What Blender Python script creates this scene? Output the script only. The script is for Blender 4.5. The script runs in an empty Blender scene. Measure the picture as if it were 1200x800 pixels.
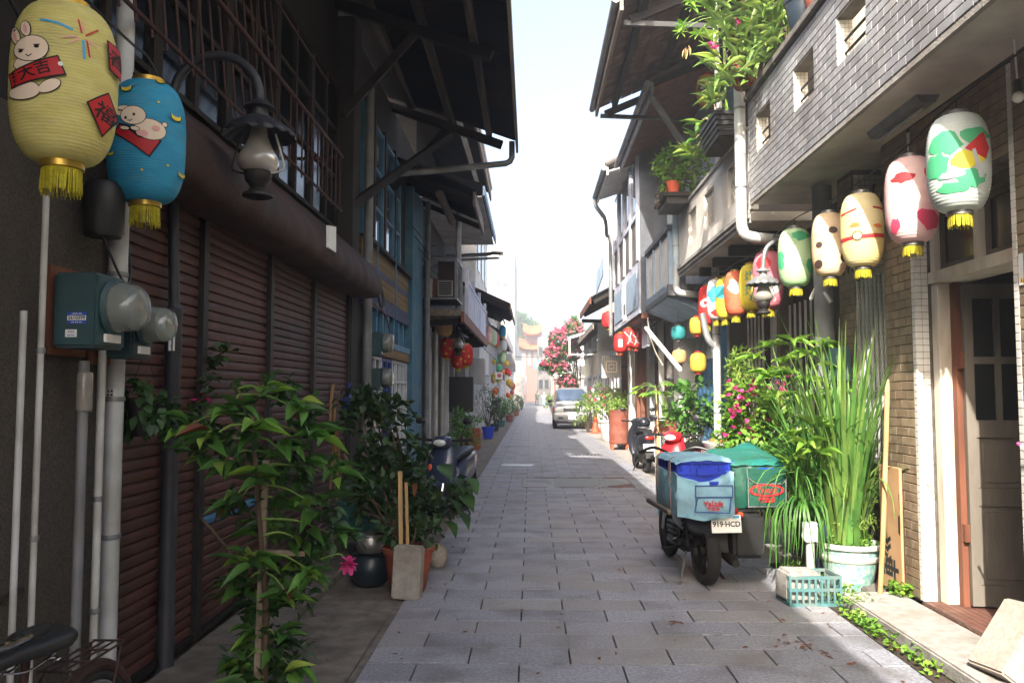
import bpy, bmesh, math, random
from mathutils import Vector, Matrix, Euler
R = math.radians
SC = bpy.context.scene
COL = SC.collection
rnd = random.Random(11)
U = rnd.uniform
# ---------------------------------------------------------------- camera
CAMZ, FPX, PITCH, YAW = 1.58, 960.0, math.atan(60 / 960), math.atan(22 / 960)
cd = bpy.data.cameras.new('camera')
cam = bpy.data.objects.new('camera', cd)
COL.objects.link(cam)
cd.sensor_width = 36.0
cd.lens = 36.0 * FPX / 1200.0
cd.clip_start = 0.05
cd.clip_end = 3000
cam.location = (0, 0, CAMZ)
cam.rotation_euler = (R(90) + PITCH, 0, YAW)
SC.camera = cam
# ---------------------------------------------------------------- sky, sun, exposure
SUN = Vector((-1.0, -3.2, 2.62)).normalized()
wd = bpy.data.worlds.new('World')
SC.world = wd
wd.use_nodes = True
wn = wd.node_tree.nodes
sky = wn.new('ShaderNodeTexSky')
sky.sky_type = 'NISHITA'
sky.sun_disc = False
sky.sun_elevation = math.asin(SUN.z)
sky.sun_rotation = math.atan2(SUN.x, SUN.y)
sky.air_density = 1.0
sky.dust_density = 7.0
sky.ozone_density = 1.0
wn['Background'].inputs['Strength'].default_value = 0.15
wd.node_tree.links.new(sky.outputs[0], wn['Background'].inputs['Color'])
sl = bpy.data.lights.new('sun', 'SUN')
sl.energy = 4.0
sl.angle = R(0.5)
sl.color = (1.0, 0.93, 0.82)
so = bpy.data.objects.new('sun', sl)
COL.objects.link(so)
so.location = (-20, -60, 50)
so.rotation_euler = (-SUN).to_track_quat('-Z', 'Y').to_euler()
SC.view_settings.view_transform = 'Standard'
SC.view_settings.look = 'None'
SC.view_settings.gamma = 1.0
SC.view_settings.use_curve_mapping = False
SC.view_settings.exposure = 2.0
SC.cycles.max_bounces = 8
SC.cycles.diffuse_bounces = 5

# ---------------------------------------------------------------- pixels to places
RC = Euler((R(90) + PITCH, 0, YAW)).to_matrix()
CAM = Vector((0, 0, CAMZ))
def ray(px, py):
    return RC @ Vector(((px - 600) / FPX, (400 - py) / FPX, -1.0))
def at_y(px, py, y):
    d = ray(px, py); return CAM + d * (y / d.y)
def at_x(px, py, x):
    d = ray(px, py); return CAM + d * (x / d.x)
def at_z(px, py, z=0.0):
    d = ray(px, py); return CAM + d * ((z - CAMZ) / d.z)
def topix(p):
    q = RC.transposed() @ (Vector(p) - CAM)
    if q.z > -0.05: return None
    return (600 + q.x / -q.z * FPX, 400 - q.y / -q.z * FPX)
def in_view(p, m=30):
    t = topix(p)
    return t is not None and -m < t[0] < 1200 + m and -m < t[1] < 800 + m

# ---------------------------------------------------------------- materials
def lin(h):
    if not isinstance(h, str): return tuple(h)
    h = h.lstrip('#')
    o = []
    for i in (0, 2, 4):
        v = int(h[i:i + 2], 16) / 255
        o.append(v / 12.92 if v <= .04045 else ((v + .055) / 1.055) ** 2.4)
    return tuple(o)
MATS = {}
def mat(name, col, rough=.7, col2=None, scale=6., amount=1., bump=0., bscale=40., metal=0., rand=0., stain=None,
        sscale=1.3, sstr=.6, spec=.5, transl=0., emit=0., rand2=None, stretch=None, trans=0., coat=0., alpha=1., lohi=(.35, .65)):
    m = bpy.data.materials.new(name)
    m.use_nodes = True
    nt = m.node_tree; N = nt.nodes; L = nt.links
    b = N['Principled BSDF']; out = N['Material Output']
    b.inputs['Roughness'].default_value = rough
    b.inputs['Metallic'].default_value = metal
    b.inputs['Specular IOR Level'].default_value = spec
    b.inputs['Transmission Weight'].default_value = trans
    b.inputs['Coat Weight'].default_value = coat
    b.inputs['Alpha'].default_value = alpha
    c1 = lin(col) + (1,)
    geo = N.new('ShaderNodeNewGeometry')
    pos = geo.outputs['Position']
    if stretch:
        mp = N.new('ShaderNodeMapping'); mp.inputs['Scale'].default_value = stretch
        L.new(pos, mp.inputs['Vector']); pos = mp.outputs[0]
    def noise(sc, det=4.):
        n = N.new('ShaderNodeTexNoise'); n.inputs['Scale'].default_value = sc; n.inputs['Detail'].default_value = det
        L.new(pos, n.inputs['Vector']); return n.outputs['Fac']
    def mix(f, a, bb, mode='MIX'):
        x = N.new('ShaderNodeMix'); x.data_type = 'RGBA'; x.blend_type = mode
        for s, v in ((x.inputs[0], f), (x.inputs[6], a), (x.inputs[7], bb)):
            if hasattr(v, 'is_linked'): L.new(v, s)
            else: s.default_value = v
        return x.outputs[2]
    def mr(v, a, b_, c, d):
        x = N.new('ShaderNodeMapRange'); L.new(v, x.inputs[0])
        for i, q in enumerate((a, b_, c, d)): x.inputs[i + 1].default_value = q
        return x.outputs[0]
    color = c1
    if col2 is not None:
        color = mix(mr(noise(scale), lohi[0], lohi[1], 0, amount), c1, lin(col2) + (1,))
    if stain is not None:
        color = mix(mr(noise(sscale, 6.), .48, .68, 0, sstr), color, lin(stain) + (1,))
    if rand:
        oi = N.new('ShaderNodeObjectInfo')
        v = mr(oi.outputs['Random'], 0, 1, 1 - rand, 1 + rand)
        cb = N.new('ShaderNodeCombineColor')
        for i in range(3): L.new(v, cb.inputs[i])
        color = mix(1.0, color, cb.outputs[0], 'MULTIPLY')
    if rand2 is not None:
        oi2 = N.new('ShaderNodeObjectInfo'); m1 = N.new('ShaderNodeMath'); m1.operation = 'MULTIPLY'; m1.inputs[1].default_value = 13.7; L.new(oi2.outputs['Random'], m1.inputs[0])
        m2 = N.new('ShaderNodeMath'); m2.operation = 'FRACT'; L.new(m1.outputs[0], m2.inputs[0])
        color = mix(mr(m2.outputs[0], .45, 1, 0, .5), color, lin(rand2) + (1,))
    if hasattr(color, 'is_linked'): L.new(color, b.inputs['Base Color'])
    else: b.inputs['Base Color'].default_value = color
    if bump:
        bp = N.new('ShaderNodeBump'); bp.inputs['Strength'].default_value = bump; bp.inputs['Distance'].default_value = .01
        L.new(noise(bscale, 5.), bp.inputs['Height']); L.new(bp.outputs[0], b.inputs['Normal'])
    if emit:
        b.inputs['Emission Color'].default_value = c1; b.inputs['Emission Strength'].default_value = emit
    if transl:
        t = N.new('ShaderNodeBsdfTranslucent'); mx = N.new('ShaderNodeMixShader'); mx.inputs[0].default_value = transl
        if hasattr(color, 'is_linked'): L.new(color, t.inputs[0])
        else: t.inputs[0].default_value = color
        L.new(b.outputs[0], mx.inputs[1]); L.new(t.outputs[0], mx.inputs[2]); L.new(mx.outputs[0], out.inputs[0])
    MATS[name] = m
    return m
K = MATS
mat('stone', '#9496a0', .62, '#6c6e77', 48, 1., .8, 75, rand=.15, rand2='#8b8680', stain='#54504f', sscale=2.6, sstr=.6, lohi=(.3, .7))
mat('mortar', '#3a3734', .95, '#262423', 12, bump=.4)
mat('patch', '#7f8683', .7, '#70767a', 9, bump=.15, bscale=120)
mat('redbrick', '#6e4a48', .85, '#583a38', 20, bump=.3)
mat('concrete', '#757069', .92, '#57524c', 9, .9, .6, 70, stain='#3d3733', sscale=1.7, sstr=.6)
mat('concrete_light', '#9c9995', .92, '#7f7b76', 14, .8, .7, 70, stain='#6f6659', sscale=1.9, sstr=.6)
mat('ground', '#6a645d', .95, '#57514b', 3, bump=.3)
mat('earth', '#3b2f25', 1., '#2a2119', 20, bump=.8, bscale=60)
mat('pebble', '#58524c', .95, '#393530', 130, 1., .9, 170, stain='#332e2a', sscale=1.2, sstr=.6)
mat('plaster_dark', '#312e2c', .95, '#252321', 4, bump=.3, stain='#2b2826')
mat('plaster_white', '#cfccc6', .9, '#bdb8b0', 3, .7, .15, 60, stain='#958d80', sscale=2.3, sstr=.5)
mat('plaster_grey', '#9b9a98', .9, '#84827f', 3, .7, .2, 60, stain='#6a655e', sscale=2.0, sstr=.5)
mat('plaster_blue', '#4d7c94', .9, '#3d667c', 5, .8, .25, 40, stain='#7d8a88', sscale=3, sstr=.5)
mat('plaster_cream', '#d8cfb4', .9, '#c8bd9f', 3, .7, .15, 60)
mat('shutter', '#4e2b25', .6, '#341c18', 9, .9, .3, 120, rand=.16, stain='#28191a', sscale=2.2, sstr=.75, stretch=(1, 1, .3))
mat('rust', '#38201b', .75, '#231614', 6, 1., .5, 40, stain='#4a2c22', sscale=2.4, sstr=.6)
mat('iron_dark', '#2e2c2c', .6, '#221f1f', 12, metal=.4, bump=.1)
mat('iron_red', '#3c1815', .7, '#2a100e', 12, bump=.1)
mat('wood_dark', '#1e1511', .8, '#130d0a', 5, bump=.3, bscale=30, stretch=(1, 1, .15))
mat('wood_dark_y', '#3a2d24', .85, '#251c16', 14, bump=.5, bscale=40, stretch=(1, .08, 1), stain='#6f675d', sscale=9, sstr=.6)
mat('wood_board', '#2c1e18', .8, '#1f1511', 9, bump=.3, stretch=(.1, 1, 1), rand=.15)
mat('wood_weather', '#8d8072', .9, '#6b5f53', 12, bump=.5, bscale=30, stretch=(1, .1, 1))
mat('wood_raw', '#b99a6d', .8, '#9b7c52', 10, bump=.25, stretch=(1, 1, .12))
mat('wood_grey', '#7c7672', .85, '#5d5753', 10, bump=.3, stretch=(1, 1, .15))
mat('wood_white', '#d3ccbe', .75, '#c2b8a6', 7, .8, .2, 40, stain='#8d7c66', sscale=5, sstr=.6, stretch=(1, 1, .3))
mat('wood_redbrown', '#7a4a34', .7, '#5e3626', 7, bump=.2, stretch=(1, 1, .2))
mat('door_paint', '#766f65', .8, '#5f5950', 6, .9, .3, 40, stain='#5d554b', sscale=4, sstr=.6, stretch=(1, 1, .3))
mat('wood_greybrown', '#5e564e', .8, '#47403a', 6, bump=.25, stain='#7a7066', sscale=4, sstr=.5, stretch=(1, 1, .3))
mat('corrugated', '#26262b', .6, '#1d1d21', 3, metal=.3, stain='#4f3a30', sscale=1.5, sstr=.4)
mat('corrugated_red', '#5d4037', .75, '#46302a', 4, bump=.2, stain='#8b7a6c', sscale=6, sstr=.5)
mat('rooftile', '#57504c', .9, '#453f3c', 5, bump=.3)
mat('zinc', '#8d9092', .5, '#74777a', 4, metal=.5, stain='#5b5550', sscale=3, sstr=.5)
mat('pvc', '#b9bab8', .5, '#a6a6a2', 4, .8, stain='#7e776c', sscale=3.5, sstr=.5)
mat('pvc_grey', '#77797b', .55, '#65676a', 4, stain='#4b4946', sscale=3, sstr=.5)
mat('pvc_white', '#b7bbbd', .5, '#a3a6a5', 4, stain='#8c867b', sscale=4, sstr=.5)
mat('pipe_blue', '#9db6c2', .5, '#aaa8a2', 5, 1., stain='#7b8086', sscale=6)
mat('meter', '#2e4d52', .55, '#263f45', 5, .8, .05, 60, stain='#1f2d30', sscale=3, sstr=.5)
mat('glassy', '#a9b4b4', .08, trans=.75, spec=.5)
mat('pane', '#16191c', .16, '#1e2226', 2, spec=.35)
mat('pane_sky', '#5f6d78', .06, '#39434b', 3, spec=.8)
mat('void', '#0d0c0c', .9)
mat('paint_black', '#17171a', .45, '#202024', 9, spec=.4)
mat('pole', '#2c2f38', .5, '#23252c', 9, bump=.08, bscale=120, stain='#35343a', sscale=4, sstr=.5)
mat('lamp_glass', '#b5b1a8', .22, '#98948c', 6, trans=.45)
mat('white', '#e0e0de', .6)
mat('white_print', '#dcdcd8', .7)
mat('black_print', '#0c0c0e', .7)
mat('blue_print', '#2048a8', .6)
mat('red_print', '#b01820', .6)
mat('teal_print', '#1fa6ad', .5)
mat('yellow_print', '#d8c23a', .6)
mat('lblue_print', '#3aa0d0', .6)
mat('cream_print', '#e2cfb8', .8)
mat('pink_print', '#dfa8a0', .8)
mat('paper_yellow', '#ded68a', .75, '#d2c872', 9, .8, .3, 35, transl=.22, stain='#bcb27c', sscale=7, sstr=.5, stretch=(1, 1, 3))
mat('paper_blue', '#35a2cb', .7, '#2b90bb', 9, .8, .3, 35, transl=.2, stain='#5598ac', sscale=7, sstr=.45, stretch=(1, 1, 3))
mat('tassel', '#c9bd2c', .8, '#a89d1c', 60, transl=.15)
mat('gold', '#b99a48', .35, metal=.8)
mat('tin', '#9a9a98', .45, '#7d7d7c', 8, metal=.7, stain='#5b5650', sscale=5)
mat('tile_brown', '#8f7f69', .55, '#746553', 9, 1., .15, 60, rand=.14, stain='#6b5947', sscale=2.2, sstr=.5)
mat('tile_grout', '#5d5852', .95, '#454039', 10)
mat('tile_white', '#d9d8d2', .4, '#c9c7bf', 12, rand=.03, stain='#b7a88e', sscale=2.4, sstr=.4)
mat('tile_grey', '#96979a', .38, '#7a7b7f', 2.2, 1., .12, 60, rand=.2, stain='#6f6862', sscale=1.8, sstr=.7, stretch=(1, 1, .5))
mat('tile_red', '#6a463b', .6, '#55372e', 15, stain='#947060', sscale=4, sstr=.5)
mat('slab_under', '#bdb7ad', .95, '#a8a197', 3, .8, .3, 50, stain='#7a6e61', sscale=1.4, sstr=.6)
mat('leaf_mid', '#5c8a3c', .5, '#3c6a2c', 7, rand=.25, transl=.35)
mat('leaf_dark', '#3a5c2b', .5, '#233f21', 7, rand=.25, transl=.3)
mat('leaf_light', '#9aae52', .5, '#6d963a', 7, rand=.25, transl=.4)
mat('leaf_bright', '#84a83e', .5, '#5a8a30', 6, rand=.2, transl=.4)
mat('leaf_orchid', '#79924a', .45, '#56773a', 6, rand=.25, transl=.35)
mat('leaf_brown', '#7d4a2b', .7, '#5f3a24', 9, transl=.3)
mat('grass_blade', '#7d9c4a', .5, '#587c37', 5, rand=.22, transl=.4)
mat('bract_pink', '#c8357f', .6, '#d8559a', 30, transl=.4)
mat('bract_red', '#cc5877', .6, '#dd8a9c', 8, transl=.4)
mat('bark', '#5b4a3b', .9, '#43362b', 14, bump=.5, stretch=(1, 1, .2))
mat('stem_green', '#6d8a42', .6, '#5b7638', 9)
mat('bamboo', '#a88257', .7, '#8a6742', 8, stretch=(1, 1, .2), bump=.1)
mat('terracotta', '#8f4632', .8, '#763827', 9, bump=.15, stain='#6b4436', sscale=9, sstr=.5)
mat('glaze_teal', '#3a7472', .5, '#2d5f5f', 6, stain='#275052', sscale=3)
mat('glaze_dark', '#28343f', .35, '#1e2831', 6)
mat('pot_pattern', '#a9b8ae', .6, '#5e9c97', 26, 1., .5, 30, stain='#c9cdc4', sscale=7, sstr=.7)
mat('pot_band', '#c6c9be', .7, '#b4b7ab', 9)
mat('alu', '#a5a5a3', .4, '#8b8b8a', 9, metal=.8)
mat('chrome', '#c0c0c2', .15, metal=1.)
mat('rubber', '#1b1b1c', .85, '#141415', 20, bump=.2, bscale=200)
mat('plastic_black', '#1d1e20', .5, '#161719', 9)
mat('crate_teal', '#4c7678', .65, '#3d6668', 9, stain='#77776f', sscale=5, sstr=.7)
mat('crate_blue', '#2340c4', .4, '#1e38ae', 6)
mat('vinyl_blue', '#7fadc0', .55, '#6f9db2', 5, .7, .9, 14, stain='#6a8490', sscale=5, sstr=.6)
mat('vinyl_green', '#0f4a3c', .5, '#0c3f33', 5, .7, .8, 12, stain='#23503f', sscale=5, sstr=.6)
mat('vinyl_top', '#16604f', .5, '#1f6a68', 4, .8, .8, 12, stain='#2f5a4f', sscale=6)
mat('strap', '#8b7672', .8)
mat('scooter_dark', '#23262e', .3, coat=.4)
mat('scooter_blue', '#2b3550', .3, coat=.5)
mat('scooter_red', '#c81f2a', .3, coat=.5)
mat('lamp_red', '#a02018', .3, spec=.6)
mat('head_lamp', '#c9d2d4', .1, spec=.8)
mat('van_paint', '#8d9091', .35, metal=.35, coat=.4)
mat('van_lower', '#8b8c8c', .45, metal=.2)
mat('cone_orange', '#c9583a', .6, '#b24a2c', 5)
mat('drum_rust', '#8a4a38', .75, '#6f3a2c', 5, .9, .2, 30, stain='#6d4a3c', sscale=3, sstr=.6)
mat('granite', '#a8a096', .85, '#8d857c', 40, .8, .3, 150, stain='#86796a', sscale=3, sstr=.4)
mat('carton', '#b8916a', .85, '#a9825c', 4)
mat('paint_yellow', '#d9b847', .7, '#c9a636', 6, transl=.25)
mat('temple_roof', '#b5724c', .8, '#a5603c', 3)
mat('skin', '#b98468', .6)
mat('cloth_green', '#3d5a4a', .9)
mat('cloth_dark', '#26282e', .9)
mat('cloth_white', '#c9cdd0', .9)
mat('brick_far', '#8a6a60', .9, '#75564d', 6)
mat('house_blue', '#8fa3b8', .7, '#7d91a8', 4, .8, .1, stain='#6f7a86', sscale=3, sstr=.4)
mat('house_slate', '#5b5f66', .8, '#4a4d53', 4, bump=.15)
mat('house_lilac', '#b9bdcb', .75, '#a5aabc', 3, stain='#8c90a0', sscale=3, sstr=.4)
mat('board_tan', '#806639', .8, '#69532c', 6, stretch=(1, .2, 1), rand=.12)
mat('board_purple', '#4c4e70', .8, '#3e405f', 6, stretch=(1, .2, 1))
mat('sash_blue', '#4c86a8', .6, '#3c7296', 6, stain='#33566c', sscale=3)
mat('sash_white', '#c9ccd0', .7, '#b4b8bd', 6)
mat('door_blue', '#3a6f9a', .6, '#2f5f88', 5, stain='#5a86a6', sscale=3)
mat('door_navy', '#27408c', .5)
mat('sheet_white', '#d9dcdd', .6)  # plain pale colour for the awning sheet, canopy board and roof sign
mat('bulb', '#e8e6dc', .2, spec=.6)

# ---------------------------------------------------------------- geometry kit
class MB:
    def __init__(self): self.v = []; self.f = []
    def add(self, vs, fs):
        o = len(self.v); self.v += [Vector(p) for p in vs]; self.f += [tuple(i + o for i in q) for q in fs]; return self
    def box(self, x0, x1, y0, y1, z0, z1):
        return self.add([(x0, y0, z0), (x1, y0, z0), (x1, y1, z0), (x0, y1, z0), (x0, y0, z1), (x1, y0, z1), (x1, y1, z1), (x0, y1, z1)],
                        [(0, 3, 2, 1), (4, 5, 6, 7), (0, 1, 5, 4), (1, 2, 6, 5), (2, 3, 7, 6), (3, 0, 4, 7)])
    def cbox(self, c, s, rot=(0, 0, 0)):
        m = Euler(rot).to_matrix() if not isinstance(rot, Matrix) else rot
        c = Vector(c)
        vs = [c + m @ Vector((sx * s[0] / 2, sy * s[1] / 2, sz * s[2] / 2)) for sz in (-1, 1) for sx, sy in ((-1, -1), (1, -1), (1, 1), (-1, 1))]
        return self.add(vs, [(0, 3, 2, 1), (4, 5, 6, 7), (0, 1, 5, 4), (1, 2, 6, 5), (2, 3, 7, 6), (3, 0, 4, 7)])
    def bar(self, a, b, w, h, up=(0, 0, 1)):
        a = Vector(a); b = Vector(b); d = (b - a).normalized(); up = Vector(up)
        if abs(d.dot(up)) > .95: up = Vector((1, 0, 0))
        s = d.cross(up).normalized(); u = s.cross(d)
        vs = [p + s * (i * w / 2) + u * (j * h / 2) for p in (a, b) for i, j in ((-1, -1), (1, -1), (1, 1), (-1, 1))]
        return self.add(vs, [(0, 3, 2, 1), (4, 5, 6, 7), (0, 1, 5, 4), (1, 2, 6, 5), (2, 3, 7, 6), (3, 0, 4, 7)])
    def tube(self, pts, r, n=8, cap=True):
        pts = [Vector(p) for p in pts]; k = len(pts)
        rs = r if isinstance(r, (list, tuple)) else [r] * k
        rings = []; prev = None
        for i, p in enumerate(pts):
            d = (pts[min(i + 1, k - 1)] - pts[max(i - 1, 0)]).normalized()
            if prev is None: s = d.cross(Vector((0, 0, 1)) if abs(d.z) < .9 else Vector((1, 0, 0))).normalized()
            else:
                s = prev - d * prev.dot(d); s = s.normalized() if s.length > 1e-6 else prev
            prev = s; u = s.cross(d)
            rings.append([p + (s * math.cos(2 * math.pi * j / n) + u * math.sin(2 * math.pi * j / n)) * rs[i] for j in range(n)])
        return self.loft(rings, cap)
    def loft(self, rings, cap=True, closed=True):
        n = len(rings[0]); vs = [p for rg in rings for p in rg]; fs = []
        for i in range(len(rings) - 1):
            for j in range(n if closed else n - 1):
                a = i * n + j; b = i * n + (j + 1) % n
                fs.append((a, b, b + n, a + n))
        if cap and closed:
            fs.append(tuple(range(n - 1, -1, -1))); fs.append(tuple(range((len(rings) - 1) * n, len(rings) * n)))
        return self.add(vs, fs)
    def lathe(self, prof, n=20, c=(0, 0, 0), m=None, cap=True):
        c = Vector(c); rings = []
        for r, z in prof:
            rg = []
            for j in range(n):
                a = 2 * math.pi * j / n; p = Vector((r * math.cos(a), r * math.sin(a), z))
                rg.append(c + (m @ p if m else p))
            rings.append(rg)
        return self.loft(rings, cap)
    def torus(self, c, rad, r, m=None, n=32, k=8, a0=0., a1=2 * math.pi):
        full = abs(a1 - a0) > 6.28; c = Vector(c); rings = []
        for i in range(n if full else n + 1):
            a = a0 + (a1 - a0) * i / n; rg = []
            for j in range(k):
                t = 2 * math.pi * j / k
                p = Vector(((rad + r * math.cos(t)) * math.cos(a), (rad + r * math.cos(t)) * math.sin(a), r * math.sin(t)))
                rg.append(c + (m @ p if m else p))
            rings.append(rg)
        if full: rings.append(rings[0])
        return self.loft(rings, not full)
    def prism(self, poly, fn, d0, d1):
        n = len(poly); vs = [fn(a, b, d0) for a, b in poly] + [fn(a, b, d1) for a, b in poly]
        fs = [tuple(range(n - 1, -1, -1)), tuple(range(n, 2 * n))] + [(i, (i + 1) % n, (i + 1) % n + n, i + n) for i in range(n)]
        return self.add(vs, fs)
    def sph(self, c, r, n=14, k=9):
        r = r if isinstance(r, (tuple, list)) else (r, r, r); c = Vector(c); rings = []
        for i in range(1, k):
            t = math.pi * i / k
            rings.append([c + Vector((r[0] * math.sin(t) * math.cos(2 * math.pi * j / n), r[1] * math.sin(t) * math.sin(2 * math.pi * j / n), -r[2] * math.cos(t))) for j in range(n)])
        return self.loft(rings)
    def leaf(self, p, d, ln, w, droop=.3, roll=0., fold=.25, seg=3, prof=(0.15, 1., .75, .06)):
        p = Vector(p); d = Vector(d).normalized()
        s = d.cross(Vector((0, 0, 1)))
        s = s.normalized() if s.length > .05 else Vector((1, 0, 0))
        s = Matrix.Rotation(roll, 3, d) @ s
        up = s.cross(d); vs = []; fs = []; q = p.copy(); dd = d.copy()
        for i in range(seg + 1):
            t = i / seg
            k = t * (len(prof) - 1); a = int(min(k, len(prof) - 2)); ww = w * .5 * (prof[a] * (1 - k + a) + prof[a + 1] * (k - a))
            vs += [q - s * ww + up * ww * fold, q, q + s * ww + up * ww * fold]
            dd = (dd + Vector((0, 0, -droop / seg))).normalized(); q = q + dd * (ln / seg)
        for i in range(seg):
            b = i * 3; fs += [(b, b + 1, b + 4, b + 3), (b + 1, b + 2, b + 5, b + 4)]
        return self.add(vs, fs)
    def mesh(self, name, m, smooth=False, bev=0., seg=2, off=Vector((0, 0, 0)), ang=40):
        me = bpy.data.meshes.new(name)
        me.from_pydata([tuple(p - off) for p in self.v], [], self.f)
        if bev:
            bm = bmesh.new(); bm.from_mesh(me)
            bmesh.ops.recalc_face_normals(bm, faces=bm.faces)
            es = [e for e in bm.edges if len(e.link_faces) == 2 and e.calc_face_angle(0) > .5]
            bmesh.ops.bevel(bm, geom=es, offset=bev, segments=seg, affect='EDGES', clamp_overlap=True)
            bm.to_mesh(me); bm.free()
        me.materials.append(MATS[m] if isinstance(m, str) else m)
        if smooth or bev:
            me.polygons.foreach_set('use_smooth', [True] * len(me.polygons))
            me.set_sharp_from_angle(angle=R(ang))
        me.update()
        return me
    def build(self, name, m, parent=None, smooth=False, bev=0., seg=2, ang=40, kind=None):
        off = offset(parent)
        o = bpy.data.objects.new(name, self.mesh(name, m, smooth, bev, seg, off, ang))
        COL.objects.link(o)
        if parent is not None: o.parent = parent; OFF[o] = off
        if kind: o['kind'] = kind
        return o
OFF = {}
def offset(p): return OFF.get(p, Vector((0, 0, 0))) if p is not None else Vector((0, 0, 0))
def put(name, me, parent, loc, rot=None, scale=None):
    o = bpy.data.objects.new(name, me); COL.objects.link(o); o.parent = parent
    o.location = Vector(loc) - offset(parent); OFF[o] = Vector(loc)
    if rot is not None: o.rotation_euler = rot
    if scale is not None: o.scale = scale
    return o
def tag(o, label, cat, group=None):
    o['label'] = label; o['category'] = cat
    if group: o['group'] = group
    return o
def thing(name, label, cat, loc=(0, 0, 0), rz=0., group=None, local=False, scale=1.):
    """an Empty at the thing's base; its parts are given in world coordinates unless local"""
    o = bpy.data.objects.new(name, None); COL.objects.link(o)
    o.empty_display_size = .1
    o.location = loc; o.rotation_euler = (0, 0, rz); o.scale = (scale,) * 3
    OFF[o] = Vector((0, 0, 0)) if local else Vector(loc)
    return tag(o, label, cat, group)
def struct(o): o['kind'] = 'structure'; return o
def copy_tree(o, parent=None):
    c = o.copy(); COL.objects.link(c)
    if parent is not None: c.parent = parent
    for ch in list(o.children): copy_tree(ch, c)
    return c
def text_polys(s, size, bold=0., font=None):
    cu = bpy.data.curves.new('lettering', 'FONT'); cu.body = s; cu.size = size; cu.align_x = 'CENTER'; cu.align_y = 'CENTER'; cu.offset = bold
    cu.resolution_u = 3
    o = bpy.data.objects.new('lettering', cu); COL.objects.link(o)
    dg = bpy.context.evaluated_depsgraph_get(); dg.update()
    me = bpy.data.meshes.new_from_object(o.evaluated_get(dg))
    r = [tuple((me.vertices[i].co.x, me.vertices[i].co.y) for i in p.vertices) for p in me.polygons]
    bpy.data.objects.remove(o); bpy.data.curves.remove(cu); bpy.data.meshes.remove(me)
    return r
def decal(polys, fn, name, m, parent, maxlen=0.):
    """flat print: polygons in (u, v) laid on a surface given by fn(u, v)"""
    bm = bmesh.new()
    for p in polys:
        try: bm.faces.new([bm.verts.new((u, v, 0)) for u, v in p])
        except ValueError: pass
    if maxlen:
        bmesh.ops.triangulate(bm, faces=bm.faces)
        for _ in range(5):
            es = [e for e in bm.edges if e.calc_length() > maxlen]
            if not es: break
            bmesh.ops.subdivide_edges(bm, edges=es, cuts=1); bmesh.ops.triangulate(bm, faces=bm.faces)
    mb = MB(); bm.verts.index_update()
    mb.add([fn(v.co.x, v.co.y) for v in bm.verts], [tuple(v.index for v in f.verts) for f in bm.faces]); bm.free()
    return mb.build(name, m, parent)
def stroke(pts, w):
    out = []
    for (a, b), (c, d) in zip(pts, pts[1:]):
        l = math.hypot(c - a, d - b) or 1e-6; nx, ny = -(d - b) / l * w / 2, (c - a) / l * w / 2
        ex, ey = (c - a) / l * w * .25, (d - b) / l * w * .25
        out.append(((a - ex + nx, b - ey + ny), (a - ex - nx, b - ey - ny), (c + ex - nx, d + ey - ny), (c + ex + nx, d + ey + ny)))
    return out
def ellipse(cx, cy, rx, ry, n=18, rot=0.):
    return tuple((cx + rx * math.cos(2 * math.pi * i / n) * math.cos(rot) - ry * math.sin(2 * math.pi * i / n) * math.sin(rot),
                  cy + rx * math.cos(2 * math.pi * i / n) * math.sin(rot) + ry * math.sin(2 * math.pi * i / n) * math.cos(rot)) for i in range(n))
def arc(c, r, a0, a1, n=10, ax=(1, 0, 0), ay=(0, 0, 1)):
    c = Vector(c); ax = Vector(ax); ay = Vector(ay)
    return [c + (ax * math.cos(a0 + (a1 - a0) * i / n) + ay * math.sin(a0 + (a1 - a0) * i / n)) * r for i in range(n + 1)]
def catmull(pts, n=6):
    pts = [Vector(p) for p in pts]; P = [pts[0]] + pts + [pts[-1]]; out = []
    for i in range(1, len(P) - 2):
        for j in range(n):
            t = j / n; a, b, c, d = P[i - 1], P[i], P[i + 1], P[i + 2]
            out.append(.5 * ((2 * b) + (c - a) * t + (2 * a - 5 * b + 4 * c - d) * t * t + (3 * b - a - 3 * c + d) * t ** 3))
    return out + [pts[-1]]
_tile_cache = {}
def tile_mesh(w, h, t, m, axis):
    """a tile with eased edges, its back at 0, its face at t along -x (axis X), +z (Z) or -y (Y)"""
    key = (round(w, 3), round(h, 3), m, axis)
    if key not in _tile_cache:
        e = min(.004, h * .08)
        a = [(-w / 2, -h / 2), (w / 2, -h / 2), (w / 2, h / 2), (-w / 2, h / 2)]
        b = [(-w / 2 + e, -h / 2 + e), (w / 2 - e, -h / 2 + e), (w / 2 - e, h / 2 - e), (-w / 2 + e, h / 2 - e)]
        fn = {'X': lambda u, v, d: (-d, u, v), 'Z': lambda u, v, d: (u, v, d), 'Y': lambda u, v, d: (u, -d, v), 'x': lambda u, v, d: (d, u, v)}[axis]
        mb = MB(); mb.add([fn(u, v, 0) for u, v in a] + [fn(u, v, t - e * .6) for u, v in a] + [fn(u, v, t) for u, v in b],
                          [(8, 9, 10, 11)] + [(i, (i + 1) % 4, (i + 1) % 4 + 4, i + 4) for i in range(4)] + [(i + 4, (i + 1) % 4 + 4, (i + 1) % 4 + 8, i + 8) for i in range(4)])
        me = mb.mesh('tile', m)
        bm = bmesh.new(); bm.from_mesh(me); bmesh.ops.recalc_face_normals(bm, faces=bm.faces); bm.to_mesh(me); bm.free()
        _tile_cache[key] = me
    return _tile_cache[key]
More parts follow.
